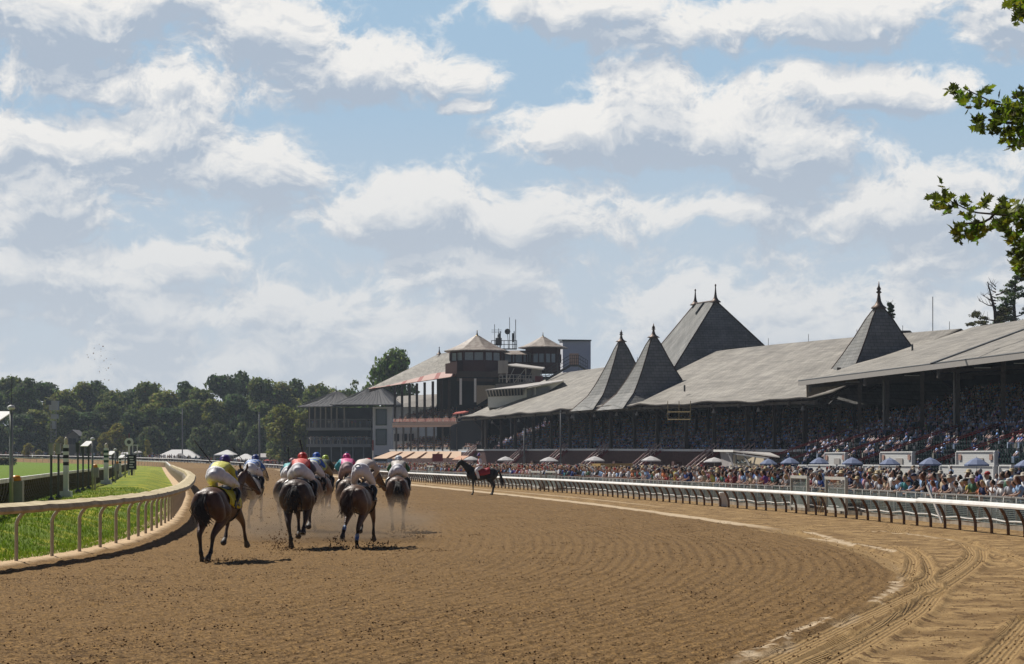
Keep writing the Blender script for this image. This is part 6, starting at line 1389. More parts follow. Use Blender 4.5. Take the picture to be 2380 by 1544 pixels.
def horse(name, lb, pose, mat, tailcol, px, Y, yaw, scale=1.0, tailswing=(.0, 0), cloth=None, headyaw=0.0, lift=0.0, wraps=None, blinkers=None, mane=True, group='racehorses galloping away down the dirt track', clothtext=None, wide=1.12):
    x = (px - CX) / FOC * Y; t = thing(name, lb, 'horse', (x, Y, tz(x, Y) + .01 + lift), math.pi / 2 + yaw, group); t.scale = (scale, scale * wide, scale)
    p = POSE[pose]; mb = MB()
    lof(mb, [(-.90, 0, 1.27, .10, .14), (-.80, 0, 1.28, .21, .25), (-.62, 0, 1.31, .285, .295), (-.38, 0, 1.29, .29, .30), (-.1, 0, 1.20, .285, .315), (.2, 0, 1.19, .285, .345), (.46, 0, 1.23, .245, .37), (.68, 0, 1.20, .20, .29), (.82, 0, 1.22, .12, .17)], 24, 4)
    lof(mb, [(-.86, 0, 1.42, .06, .07), (-.60, 0, 1.50, .13, .09), (-.35, 0, 1.50, .12, .09)], 12, 2)      # croup ridge
    for s in (1, -1):
        lof(mb, [(-.78, .12 * s, 1.40, .13, .15), (-.76, .17 * s, 1.18, .15, .18), (-.62, .18 * s, .98, .12, .15)], 14, 3)   # buttock muscle
        lof(mb, [(.62, .13 * s, 1.40, .08, .14), (.60, .15 * s, 1.15, .09, .14)], 12, 2)
    lof(mb, hind(*p['LH'], 1), 14, 4); lof(mb, hind(*p['RH'], -1), 14, 4); lof(mb, fore(*p['LF'], 1), 14, 4); lof(mb, fore(*p['RF'], -1), 14, 4)
    k = p['neck']; hy = headyaw
    def H(x_, y_, z_):          # neck and head swing sideways with distance from the withers
        d = max(0, x_ - .55); return (x_, y_ + hy * d * d, z_)
    up = .12 * k
    lof(mb, [(*H(.55, 0, 1.36), .15, .30), (*H(.80, 0, 1.50 + up * .4), .115, .235), (*H(1.02, 0, 1.67 + up * .8), .088, .175), (*H(1.20, 0, 1.82 + up), .076, .13)], 16, 4)
    hd = .14 * k; q = (1.28, 1.86 + up)
    lof(mb, [(*H(q[0] - .06, 0, q[1] + .0), .075, .12), (*H(q[0] + .06, 0, q[1] - .07), .092, .135), (*H(q[0] + .20 - hd * .5, 0, q[1] - .19 - hd * .3), .075, .105), (*H(q[0] + .36 - hd, 0, q[1] - .34 - hd * .5), .055, .075), (*H(q[0] + .44 - hd * 1.2, 0, q[1] - .42 - hd * .6), .055, .062)], 16, 4)
    for s in (1, -1): a = H(q[0] - .06, .055 * s, q[1] + .10); b = H(q[0] - .07, .075 * s, q[1] + .26); lof(mb, [(*a, .030, .022), (a[0] * .5 + b[0] * .5, a[1] * .5 + b[1] * .5 + .006 * s, a[2] * .5 + b[2] * .5, .032, .02), (*b, .008, .008)], 8, 3)
    body = put('body', bake(mb, .021, 5, .5), mat, t)
    for key, s in (('LH', 1), ('RH', -1), ('LF', 1), ('RF', -1)):
        ft, hf = Vector(p[key][2]), Vector(p[key][3]); d = (hf - ft).normalized()
        mb = MB(); loft(mb, [ft.lerp(hf, .55), hf, hf + d * .055], [.040, .050, .060], [.042, .055, .066], 14); put('hoof', bake_plain(mb), m_hoof, t)
        if key in ('RH', 'LH') and hf.z > .08 and pose != 'S':
            mb = MB(); e = hf + d * .105; A = Vector((0, 1, 0)); B = d.cross(A).normalized(); pts = [e + A * .05 * math.cos(a) + B * .058 * math.sin(a) for a in np.linspace(-1.0, math.pi + 1.0, 14)]; mb.tube(pts, .009, 5); mb.build('horseshoe', m_shoe, t, world=False)
    if wraps:
        for key in ('LH', 'RH'):
            hk, ft = Vector(p[key][1]), Vector(p[key][2]); mb = MB(); loft(mb, [hk.lerp(ft, .55), hk.lerp(ft, .9)], [.046, .048], [.053, .053], 12); put('leg_wrap', bake_plain(mb), wraps, t)
    # tail: a fan of hair strands
    r = random.Random(hash(lb) % 1000 if False else len(lb) * 7 + int(px)); mb = MB(); sy, sl = tailswing
    L = 1.0 if pose != 'S' else .95; root = Vector((-.90, 0, 1.45))
    for i in range(75):
        a = r.gauss(0, .62); b = r.gauss(0, .8); f = r.uniform(.55, .85) if pose != 'S' else r.uniform(.65, 1.05)
        if pose == 'S': pts = [root + Vector((.05, a * .02, -.02)), root + Vector((-.10 + b * .01, a * .03, -.02)), root + Vector((-.20 + b * .02, a * .035, -.22 * f)), root + Vector((-.26 + b * .04, a * .04, -.55 * f)), root + Vector((-.32 + b * .05, a * .045, -.92 * f))]
        else: pts = [root + Vector((.05, a * .018, -.02)), root + Vector((-.09, a * .028 + sy * .02, -.03 + b * .015)), root + Vector((-.19 + b * .02, a * .06 + sy * .08, -.20 * f)), root + Vector((-.24 + b * .05, a * .085 + sy * .14 + .05 * math.sin(i), -.50 * f)), root + Vector((-.20 + b * .07, a * .11 + sl * .16 + .06 * math.sin(i * 1.7), -.80 * f * L))]
        pts = [Vector(q_) for q_ in sm([tuple(v) for v in pts], 3)]; n = len(pts); mb.tube(pts, [.013 * (1 - .75 * j / n) + .002 for j in range(n)], 4)
    mb.build('tail', M('tail_' + tailcol[0], tailcol[1], .6, var=.3, scale=20), t, world=False)
    mb = MB()
    for i in range(60):
        f = i / 60.; a = H(.62 + .62 * f, 0, 1.62 + (.30 + up) * f + .04); mb.tube([a, (a[0] - .03, a[1] + .06 + r.uniform(-.02, .03), a[2] + .02), (a[0] - .08, a[1] + .13, a[2] - .10 - r.random() * .08)], [.012, .010, .003], 4)
    mb.build('mane', M('tail_' + tailcol[0], tailcol[1], .6), t, world=False)
    # bridle and saddle
    mb = MB()
    for s in (1, -1):
        mb.tube([H(q[0] - .05, .085 * s, q[1] + .02), H(q[0] + .18, .09 * s, q[1] - .20), H(q[0] + .36 - hd, .068 * s, q[1] - .36 - hd * .5)], .011, 5); mb.tube([H(q[0] + .36 - hd, .065 * s, q[1] - .37 - hd * .5), H(.95, .13 * s, 1.62), (.52, .08 * s, 1.74)], .009, 5)
    mb.build('bridle', m_leather, t, world=False)
    mb = MB(); lof(mb, [(.0, 0, 1.525, .13, .03), (.18, 0, 1.55, .16, .035), (.36, 0, 1.60, .12, .05)], 12, 2); put('saddle', bake_plain(mb), m_leather, t)
    mb = MB()          # girth follows the barrel
    rows = [(.22, .305 * math.cos(a), 1.19 + .365 * math.sin(a)) for a in np.linspace(0, 2 * math.pi, 25)]; mb.tube(rows, .018, 4); mb.build('girth', m_leather, t, world=False)
    if cloth:
        cm, x0, x1, low = cloth; V = []; F = []; n = 18; ang = np.linspace(math.pi / 2 - low, math.pi / 2 + low, n)
        for xx in np.linspace(x0, x1, 6):
            wv = float(np.interp(xx, [-.6, -.38, -.1, .2, .46], [.30, .30, .298, .298, .262])); hz = float(np.interp(xx, [-.6, -.38, -.1, .2, .46], [.31, .315, .330, .360, .385])); cz = float(np.interp(xx, [-.6, -.38, -.1, .2, .46], [1.30, 1.295, 1.205, 1.195, 1.235]))
            for a in ang: V.append((xx + .008 * math.sin(a * 9), (wv + .012) * math.cos(a) * (1.0 if abs(a - math.pi / 2) < 1.2 else 1.03), cz + (hz + .012) * math.sin(a)))
        for i in range(5):
            for j in range(n - 1): F.append([i * n + j, i * n + j + 1, (i + 1) * n + j + 1, (i + 1) * n + j])
        o = npbuild('saddle_cloth', V, F, cm, t, smooth=True); so_ = o.modifiers.new('s', 'SOLIDIFY'); so_.thickness = .012; so_.offset = 1
        if clothtext:
            for s in (1, -1):
                cu = bpy.data.curves.new('number', 'FONT'); cu.resolution_u = 4; cu.body = clothtext[0]; cu.size = .26; cu.extrude = .012; cu.align_x = 'CENTER'; cu.offset = .006; cu.materials.append(clothtext[1]); tmp = bpy.data.objects.new('tmp', cu); COL.objects.link(tmp); me_ = bpy.data.meshes.new_from_object(tmp.evaluated_get(bpy.context.evaluated_depsgraph_get())); bpy.data.objects.remove(tmp); fo = bpy.data.objects.new('cloth_number', me_); COL.objects.link(fo); fo.parent = t
                fo.location = (-.12, -.338 * s, 1.13); fo.rotation_euler = (math.radians(88), 0, 0 if s > 0 else math.pi)
    return t
def bake_plain(mb):
    me = bpy.data.meshes.new('part'); me.from_pydata([tuple(v) for v in mb.v], [], mb.f); me.update(); me.polygons.foreach_set('use_smooth', np.ones(len(me.polygons), dtype=bool)); return me

# ---- jockey crouched over a galloping horse (same local frame as the horse)
m_skin = M('skin', (.42, .25, .17), .55, var=.08); m_boot = M('black_boot', (.018, .016, .016), .3)
def split_mat(name, c1, c2, kind):
    """two coloured racing silks: kind 'x' splits along the body, 'check', 'hoop', 'stain'"""
    if name in _M: return _M[name]
    m = bpy.data.materials.new(name); m.use_nodes = True; t = m.node_tree; N = NT(t); p = t.nodes['Principled BSDF']; tcn = N.n('ShaderNodeTexCoord'); s = N.n('ShaderNodeSeparateXYZ'); t.links.new(tcn.outputs['Object'], s.inputs[0]); x, y, z = s.outputs
    if kind == 'sleeve': f = N.m('GREATER_THAN', N.m('ABSOLUTE', y), .215)
    elif kind == 'check':
        f = N.m('GREATER_THAN', N.m('MULTIPLY', N.m('SINE', N.m('MULTIPLY', y, 26.)), N.m('SINE', N.m('MULTIPLY', N.m('ADD', x, z), 26.))), .12)
    elif kind == 'hoop': f = N.m('GREATER_THAN', N.m('SINE', N.m('MULTIPLY', N.m('ADD', x, N.m('MULTIPLY', z, .4)), 34.)), .25)
    elif kind == 'yoke': f = N.m('LESS_THAN', x, .12)
    elif kind == 'stain': f = N.m('MULTIPLY', N.ramp(z, 1.66, 1.84, 1.0, 0.0), N.ramp(N.noise(tcn.outputs['Object'], 7.0, 4.0, .6), .46, .62))
    elif kind == 'greens': f = N.m('LESS_THAN', N.noise(tcn.outputs['Object'], 4.0, 1.0, .3), .5)
    w = N.noise(tcn.outputs['Object'], 12.0, 4.0, .6); v = N.ramp(w, .3, .7, .88, 1.08)
    N.put(p.inputs['Base Color'], N.mix(1.0, N.mix(f, (*c1, 1), (*c2, 1)), N.xyz(v, v, v), 'MULTIPLY')); p.inputs['Roughness'].default_value = .55; p.inputs['Sheen Weight'].default_value = .2
    b = N.n('ShaderNodeBump'); b.inputs['Strength'].default_value = .5; b.inputs['Distance'].default_value = .03; N.put(b.inputs['Height'], N.noise(tcn.outputs['Object'], 9.0, 3.0, .5, 1.5)); t.links.new(b.outputs[0], p.inputs['Normal'])
    _M[name] = m; return m
def hand(mb, c, d, side, sc=1.0):
    """curled hand: palm and five separate bent fingers"""
    c = Vector(c); d = Vector(d).normalized(); up = Vector((0, 0, 1)); w = d.cross(up).normalized(); u = w.cross(d)
    loft(mb, [c - d * .01, c + d * .045, c + d * .08], [.032, .040, .040], [.020, .019, .015], 10, side=w)
    for i in range(4):
        o = c + d * .08 + w * (-.030 + .020 * i); L = (.036, .042, .040, .030)[i]; a = o + d * L * .9 - u * .006; b = a + d * L * .2 - u * L * .8; e = b - d * L * .6 - u * L * .25
        loft(mb, [o, a, b, e], [.0095] * 4, [.0095] * 4, 7, side=w)
    o = c + d * .02 + w * (.036 * side); loft(mb, [o, o + d * .03 + w * .016 * side - u * .01, o + d * .055 - w * .002 * side - u * .028], [.011, .011, .010], [.011] * 3, 7, side=u)
def jockey(lb, ho, jacket, breech, helmet, cap2=None, lean=0.0, rise=0.0, whip=None, hip=.0, scale=1.0, army=.0, sash=None, wide=1.0, twist=0.0, drop=0.0, hy=0.0):
    t = thing('person', lb, 'person', ho.location, ho.rotation_euler.z + twist, 'jockeys riding away from the camera'); wk = ho.scale[1] / ho.scale[0]; t.scale = (scale * ho.scale[0], scale * ho.scale[0] * min(wk, 1.04), scale * ho.scale[0]); wk = wk / min(wk, 1.04)
    z = rise; l = lean
    hipc = (-.10 + hip, l * .5, 1.87 + z); ch = (.32 + hip, l, 2.03 + z); nk = (.46 + hip, l, 2.08 + z); hd = (.60 + hip, l, 2.13 + z - drop)
    kneeL = [(.33, s * .215 * wk, 1.62) for s in (1, -1)]; ank = [(.04, s * .30 * wk, 1.28) for s in (1, -1)]
    # body (skin) under the clothes
    mb = MB()
    lof(mb, [(*hipc, .13, .12), ((hipc[0] + ch[0]) / 2, l * .75, (hipc[2] + ch[2]) / 2 + .03, .13, .10), (*ch, .15, .10), (*nk, .06, .06), (nk[0] * .5 + hd[0] * .5, l, nk[2] * .5 + hd[2] * .5 - .0, .055, .06)], 16, 3)
    lof(mb, [(hd[0] - .07, l, hd[2] + .01, .065, .08), (hd[0], l, hd[2] + .0, .078, .10), (hd[0] + .06, l, hd[2] - .03, .066, .085)], 16, 3)
    loft(mb, [(hd[0] + .10, l, hd[2] - .04), (hd[0] + .125, l, hd[2] - .055)], [.014, .012], [.018, .012], 8)      # nose
    for s in (1, -1):
        loft(mb, [(hd[0] - .01, l + .076 * s, hd[2] - .01), (hd[0] - .015, l + .088 * s, hd[2] - .0)], [.012, .010], [.03, .026], 8)
        lof(mb, [(*ch[:1], l + .15 * s, ch[2], .05, .055), (.42 + hip, l + (.27 + army) * s, 1.86 + z, .045, .045), (.56 + hip, l * .6 + .20 * s, 1.74 + z * .6, .036, .036), (.66 + hip, .10 * s, 1.70, .026, .026)], 10, 3)
        hand(mb, (.67 + hip, .095 * s, 1.70), (1, -.15 * s, -.15), -s)
        k = kneeL[0 if s > 0 else 1]; a = ank[0 if s > 0 else 1]
        lof(mb, [(hipc[0], hipc[1] + .10 * s, hipc[2] - .02, .09, .09), (*k, .06, .065), (*a, .035, .04)], 10, 3)
        loft(mb, [(a[0] - .04, a[1], a[2] - .06), (a[0] + .14, a[1] + .01 * s, a[2] - .09)], [.033, .036], [.035, .025], 8)
    put('body', bake(mb, .011, 2, .4), m_skin, t)
    mb = MB()      # jacket
    lof(mb, [(hipc[0] + .07, hipc[1], hipc[2] + .055, .155 * wide, .10), (hipc[0] + .2, l * .7, hipc[2] + .10, .175 * wide, .115), (ch[0] - .05, l, ch[2] - .02, .205 * wide, .125), (ch[0] + .07, l, ch[2] - .01, .19, .115), (*nk, .085, .075)], 20, 3)
    for s in (1, -1): lof(mb, [(ch[0], l + .13 * s, ch[2] + .01, .09, .085), (.40 + hip, l + (.26 + army) * s, 1.89 + z, .078, .078), (.45 + hip, l + (.265 + army) * s, 1.83 + z, .07, .07), (.60 + hip, .15 * s, 1.72 + z * .4, .042, .042)], 12, 3)
    put('jacket', bake(mb, .015, 3, .5), jacket, t)
    mb = MB()      # breeches
    lof(mb, [(hipc[0] - .11, hipc[1], hipc[2] - .04, .14, .14), (hipc[0] - .03, hipc[1], hipc[2] - .02, .190 * wide, .185), (hipc[0] + .09, hipc[1], hipc[2] + .01, .175 * wide, .15)], 20, 3)
    for s in (1, -1):
        k = kneeL[0 if s > 0 else 1]; lof(mb, [(hipc[0] - .02, hipc[1] + .105 * s, hipc[2] - .06, .115, .15), (hipc[0] * .55 + k[0] * .45, hipc[1] * .4 + .165 * s * wk, hipc[2] * .55 + k[2] * .45 - .03, .098, .13), (k[0], k[1] - .0 * s, k[2], .072, .08), (k[0] - .08, k[1], k[2] - .09, .056, .06)], 14, 3)
    put('breeches', bake(mb, .015, 4, .5), breech, t)
    mb = MB()
    for s in (1, -1):
        k = kneeL[0 if s > 0 else 1]; a = ank[0 if s > 0 else 1]
        mb2 = MB(); lof(mb2, [(k[0] - .07, k[1], k[2] - .08, .062, .066), (k[0] * .5 + a[0] * .5, a[1], (k[2] + a[2]) / 2, .058, .062), (*a, .043, .05), (a[0] + .03, a[1], a[2] - .07, .042, .045)], 12, 3); loft(mb2, [(a[0] - .04, a[1], a[2] - .065), (a[0] + .08, a[1], a[2] - .075), (a[0] + .17, a[1] + .01 * s, a[2] - .09)], [.040, .044, .034], [.04, .036, .022], 10)
        put('boot', bake(mb2, .013, 2, .4), m_boot, t)
        mb2 = MB(); mb2.tube([(a[0] + .07, a[1] - .055, a[2] - .115), (a[0] + .07, a[1] + .055, a[2] - .115), (a[0] + .07, a[1] + .05, a[2] - .02), (a[0] + .06, a[1], a[2] + .03), (a[0] + .07, a[1] - .05, a[2] - .02), (a[0] + .07, a[1] - .055, a[2] - .115)], .009, 5); mb2.tube([(a[0] + .06, a[1], a[2] + .03), (.18, a[1] * .75, 1.5)], .014, 4); mb2.build('stirrup', m_shoe, t, world=False)
    mb = MB()
    lof(mb, [(hd[0] - .115, l, hd[2] + .015, .06, .065), (hd[0] - .06, l, hd[2] + .035, .105, .105), (hd[0] + .03, l, hd[2] + .045, .115, .11), (hd[0] + .09, l, hd[2] + .035, .085, .08)], 18, 3)
    loft(mb, [(hd[0] + .08, l, hd[2] + .035), (hd[0] + .17, l, hd[2] + .02)], [.09, .07], [.012, .008], 12)
    hl = put('helmet', bake(mb, .012, 2, .4), helmet, t)
    if cap2:
        mb = MB(); loft(mb, [(hd[0] - .01, l, hd[2] + .15), (hd[0] - .01, l, hd[2] + .172)], [.045, .02], [.045, .02], 10); put('cap_top', bake_plain(mb), cap2, hl)
    mb = MB(); mb.tube([(hd[0] - .11, l - .07, hd[2] - .0), (hd[0] - .125, l, hd[2] + .02), (hd[0] - .11, l + .07, hd[2] - .0)], .012, 5); mb.build('goggle_strap', m_black, hl, world=False)
    if sash:
        mb = MB(); bx = (hipc[0] - .175, hipc[1] + .03, hipc[2] + .07); mb.tube([(bx[0] + .01 * math.sin(a), bx[1] + .055 * math.cos(a), bx[2] + .055 * math.sin(a)) for a in np.linspace(0, 6.28, 16)], .014, 5); mb.build('belt_ring', m_leather, t, world=False)
    if whip:
        (ax, ay, az), (bx, by, bz), wl = whip; w = thing('riding_whip', wl, 'whip', t.location, t.rotation_euler.z, 'black riding whips held upright'); w.scale = t.scale; mb = MB(); mb.tube([(ax, ay, az), (bx, by, bz)], [.014, .010], 6); mb.build('shaft', m_black, w, world=False)
        d = (Vector((bx, by, bz)) - Vector((ax, ay, az))).normalized(); e = Vector((bx, by, bz)); mb = MB(); mb.beam(e - d * .02, e + d * .12, .035, .012); mb.build('popper', m_black, w, world=False)
    return t
mw_ = M('white_breeches', (.80, .79, .83), .6, var=.05, scale=6, bump=.6, bscale=10); mst = split_mat('stained_breeches', (.80, .79, .83), (.60, .56, .24), 'stain')
bay = coat('bay', (.088, .040, .022), (.016, .011, .010)); dbay = coat('dark_bay', (.070, .043, .030), (.013, .011, .010), (.35, .7)); grey = coat('grey', (.50, .47, .42), (.22, .18, .15), (.2, .7), .5)
brn = coat('brown', (.130, .072, .045), (.02, .014, .012)); lbr = coat('light_brown', (.20, .115, .068), (.10, .06, .04)); gbr = coat('grey_brown', (.15, .098, .068), (.05, .035, .028)); blk = coat('black', (.008, .007, .007), (.006, .005, .005), rough=.5); chs = coat('dusty_chestnut', (.17, .085, .048), (.09, .05, .035))
BK = ('black', (.022, .018, .017)); GT = ('grey', (.25, .22, .20)); BT = ('brown', (.055, .030, .020))
ycl = M('yellow_cloth', (.62, .52, .02), .7, var=.15, scale=6); 
h1 = horse('racehorse', 'nearest racehorse, dark bay with yellow saddle cloth beside the inner rail', 'A', bay, BK, 512, 47.6, -.23, 1.02, (.25, -.35), (ycl, -.42, .34, 1.75), headyaw=-.17, clothtext=('4', m_black), wide=1.18)
jockey('jockey in yellow jacket and purple helmet on the nearest horse', h1, split_mat('silk_yellow', (.62, .60, .06), (.05, .12, .30), 'sleeve'), mst, M('purple_helmet', (.06, .03, .22), .45), rise=.02, hip=-.03, lean=.10, wide=1.1, whip=((.66, .14, 1.74), (.30, .62, 2.52), 'whip held up by the nearest jockey in yellow'))
h2 = horse('racehorse', 'grey racehorse just ahead of the nearest bay, turned slightly right', 'C', grey, GT, 584, 70.5, -.10, 1.04, (.2, 0), None, headyaw=-.10, lift=.05)
jockey('jockey in blue and white checks with dark blue helmet on the grey horse', h2, split_mat('silk_bluecheck', (.05, .17, .52), (.55, .62, .72), 'check'), mw_, M('navy_helmet', (.02, .045, .2), .5), whip=((.66, .14, 1.74), (.35, .60, 2.40), 'thin whip held up by the jockey on the grey horse'), rise=-.02)
h3 = horse('racehorse', 'dark dirt spattered racehorse in the centre, its rider in red', 'B', dbay, BK, 696, 54.5, -.03, 1.05, (.1, 0), None, lift=.06, wide=1.25)
jockey('jockey in red jacket and red helmet in the middle of the pack', h3, split_mat('silk_red', (.60, .035, .02), (.06, .065, .10), 'sleeve'), mw_, M('red_helmet', (.48, .02, .015), .5), whip=((.66, -.12, 1.74), (.42, .02, 2.45), 'upright whip above the red jacketed jockey'), rise=-.03)
h4 = horse('racehorse', 'dusty grey brown racehorse half hidden left of the dark centre horse', 'B', gbr, BK, 672, 68, -.08, 1.04, (0, 0), None)
jockey('jockey in teal jacket with pink and black cap left of the red one', h4, split_mat('silk_teal', (.01, .34, .36), (.02, .12, .20), 'sleeve'), mw_, M('pink_black_cap', (.42, .12, .20), .5, scale=9, col2=(.05, .05, .05)), rise=-.08, whip=((.66, .12, 1.72), (.42, .10, 2.42), 'upright whip above the teal jacketed jockey'))
h5 = horse('racehorse', 'pale dusty chestnut racehorse just right of the dark centre horse', 'D', lbr, BT, 727, 67, -.10, 1.04, (0, 0), None, lift=.04)
jockey('jockey in royal blue jacket and blue helmet right of the red one', h5, split_mat('silk_blue', (.04, .14, .58), (.50, .62, .20), 'hoop'), mw_, M('blue_helmet', (.02, .10, .42), .5), rise=.05)
h6 = horse('racehorse', 'farthest racehorse of the pack, brown and veiled in dust', 'B', chs, BK, 751, 79, -.05, 1.04, (0, 0), None)
jockey('jockey with bright yellow green helmet, farthest ahead in the pack', h6, M('silk_dark', (.05, .06, .05), .6), M('tan_breeches', (.30, .22, .12), .7), M('lime_helmet', (.42, .55, .06), .4), rise=.03)
h7 = horse('racehorse', 'grey brown racehorse with dirt spattered quarters, rider in pink', 'C', gbr, BK, 810, 66.5, .06, 1.03, (-.3, 0), None)
jockey('jockey in bright pink jacket and pink cap with turquoise sleeves', h7, split_mat('silk_pink', (.66, .02, .22), (.05, .42, .50), 'sleeve'), M('dirty_breeches', (.48, .36, .37), .7, var=.1), M('pink_cap', (.60, .03, .20), .4), cap2=M('cap_blue', (.10, .14, .42), .4), rise=.08, lean=.06)
h8 = horse('racehorse', 'brown racehorse with blue wrapped hind legs and long swishing tail', 'C', brn, BT, 838, 54.8, -.17, 1.0, (.5, .5), None, headyaw=-.16, wide=1.15, wraps=M('blue_wrap', (.04, .12, .42), .6, scale=12, col2=(.25, .32, .40)))
jockey('jockey in cream jacket and red helmet standing tall in the stirrups', h8, M('cream_silk', (.56, .50, .46), .6, var=.06, bump=.5, bscale=9), mw_, M('red_helmet', (.48, .02, .015), .5), rise=.12, lean=-.03, hip=.06, sash=True, drop=.13, wide=1.15)
h9 = horse('racehorse', 'dark brown racehorse at the right end of the galloping pack', 'D', brn, BK, 925, 66.8, .02, 1.02, (-.5, -.4), None, lift=.08)
jockey('jockey in black white and green jacket with white helmet at the right', h9, split_mat('silk_green', (.42, .38, .34), (.015, .11, .02), 'sleeve'), mw_, M('white_helmet', (.46, .52, .58), .5), rise=-.04)

# ---- outrider on the standing black horse
YO = 136.0
rcl = M('red_saddle_cloth', (.36, .015, .02), .6, var=.1)
ho = horse('outrider_horse', 'black horse standing side on by the outer rail with red saddle cloth', 'S', blk, BK, 1120, YO, math.pi / 2 + .12, 1.06, (0, 0), (rcl, -.46, .44, 1.7), group=None, wide=1.0)
def outrider():
    t = thing('person', 'outrider in red vest and white shirt sitting on the standing black horse', 'person', ho.location, ho.rotation_euler.z); t.scale = ho.scale
    z0 = 1.60; mb = MB()
    lof(mb, [(.12, 0, z0 + .02, .15, .13), (.12, 0, z0 + .2, .13, .10), (.13, 0, z0 + .42, .17, .10), (.13, 0, z0 + .53, .08, .07), (.14, 0, z0 + .60, .055, .055), (.15, 0, z0 + .62, .05, .05)], 16, 3)
    lof(mb, [(.16, 0, z0 + .63, .06, .07), (.165, 0, z0 + .71, .075, .095), (.155, 0, z0 + .79, .07, .085)], 14, 3); loft(mb, [(.25, 0, z0 + .71), (.275, 0, z0 + .695)], [.013, .012], [.02, .012], 8)
    for s in (1, -1):
        loft(mb, [(.15, .074 * s, z0 + .71), (.145, .086 * s, z0 + .715)], [.012, .01], [.03, .026], 8)
        lof(mb, [(.13, .17 * s, z0 + .46, .055, .055), (.08, .24 * s, z0 + .24, .045, .045), (.30, .14 * s, z0 + .15, .035, .035), (.38, .08 * s, z0 + .16, .026, .026)], 10, 3); hand(mb, (.40, .07 * s, z0 + .16), (1, -.3 * s, 0), -s)
        lof(mb, [(.12, .11 * s, z0, .10, .10), (.38, .30 * s, z0 - .16, .075, .08), (.26, .36 * s, z0 - .42, .055, .06), (.22, .36 * s, z0 - .62, .04, .045)], 10, 3); loft(mb, [(.18, .36 * s, z0 - .68), (.40, .38 * s, z0 - .72)], [.04, .035], [.04, .025], 8)
    put('body', bake(mb, .012, 2, .4), m_skin, t)
    wt_ = M('white_shirt', (.88, .88, .90), .7, var=.04)
    mb = MB(); lof(mb, [(.12, 0, z0 + .08, .155, .125), (.12, 0, z0 + .25, .15, .118), (.13, 0, z0 + .43, .185, .118), (.13, 0, z0 + .53, .09, .08)], 18, 3)
    for s in (1, -1): lof(mb, [(.13, .165 * s, z0 + .46, .075, .075), (.08, .245 * s, z0 + .25, .066, .066), (.30, .145 * s, z0 + .15, .05, .05)], 12, 3)
    put('shirt', bake(mb, .014, 3, .5), wt_, t)
    mb = MB(); lof(mb, [(.125, 0, z0 + .12, .158, .132), (.125, 0, z0 + .27, .156, .128), (.14, 0, z0 + .42, .135, .128), (.145, 0, z0 + .50, .09, .10)], 18, 3); put('vest', bake(mb, .014, 3, .5), M('red_vest', (.50, .02, .03), .6), t)
    mb = MB(); lof(mb, [(.10, 0, z0 + .04, .17, .15), (.12, 0, z0 + .12, .155, .13)], 16, 2)
    for s in (1, -1): lof(mb, [(.11, .11 * s, z0 + .02, .115, .115), (.37, .29 * s, z0 - .14, .095, .10), (.30, .345 * s, z0 - .34, .082, .09), (.24, .355 * s, z0 - .58, .072, .08)], 12, 3)
    put('trousers', bake(mb, .015, 3, .5), wt_, t)
    for s in (1, -1): mb = MB(); loft(mb, [(.16, .355 * s, z0 - .66), (.30, .37 * s, z0 - .68), (.41, .38 * s, z0 - .72)], [.05, .052, .04], [.05, .045, .03], 10); put('shoe', bake_plain(mb), m_boot, t)
    mb = MB(); lof(mb, [(.155, 0, z0 + .745, .098, .125), (.155, 0, z0 + .80, .098, .118), (.155, 0, z0 + .85, .06, .07)], 16, 3); loft(mb, [(.25, 0, z0 + .755), (.33, 0, z0 + .745)], [.08, .06], [.012, .008], 10, side=(0, 1, 0)); put('helmet', bake(mb, .012, 2, .4), split_mat('purple_helmet2', (.12, .06, .30), (.55, .55, .6), 'yoke'), t)
outrider()
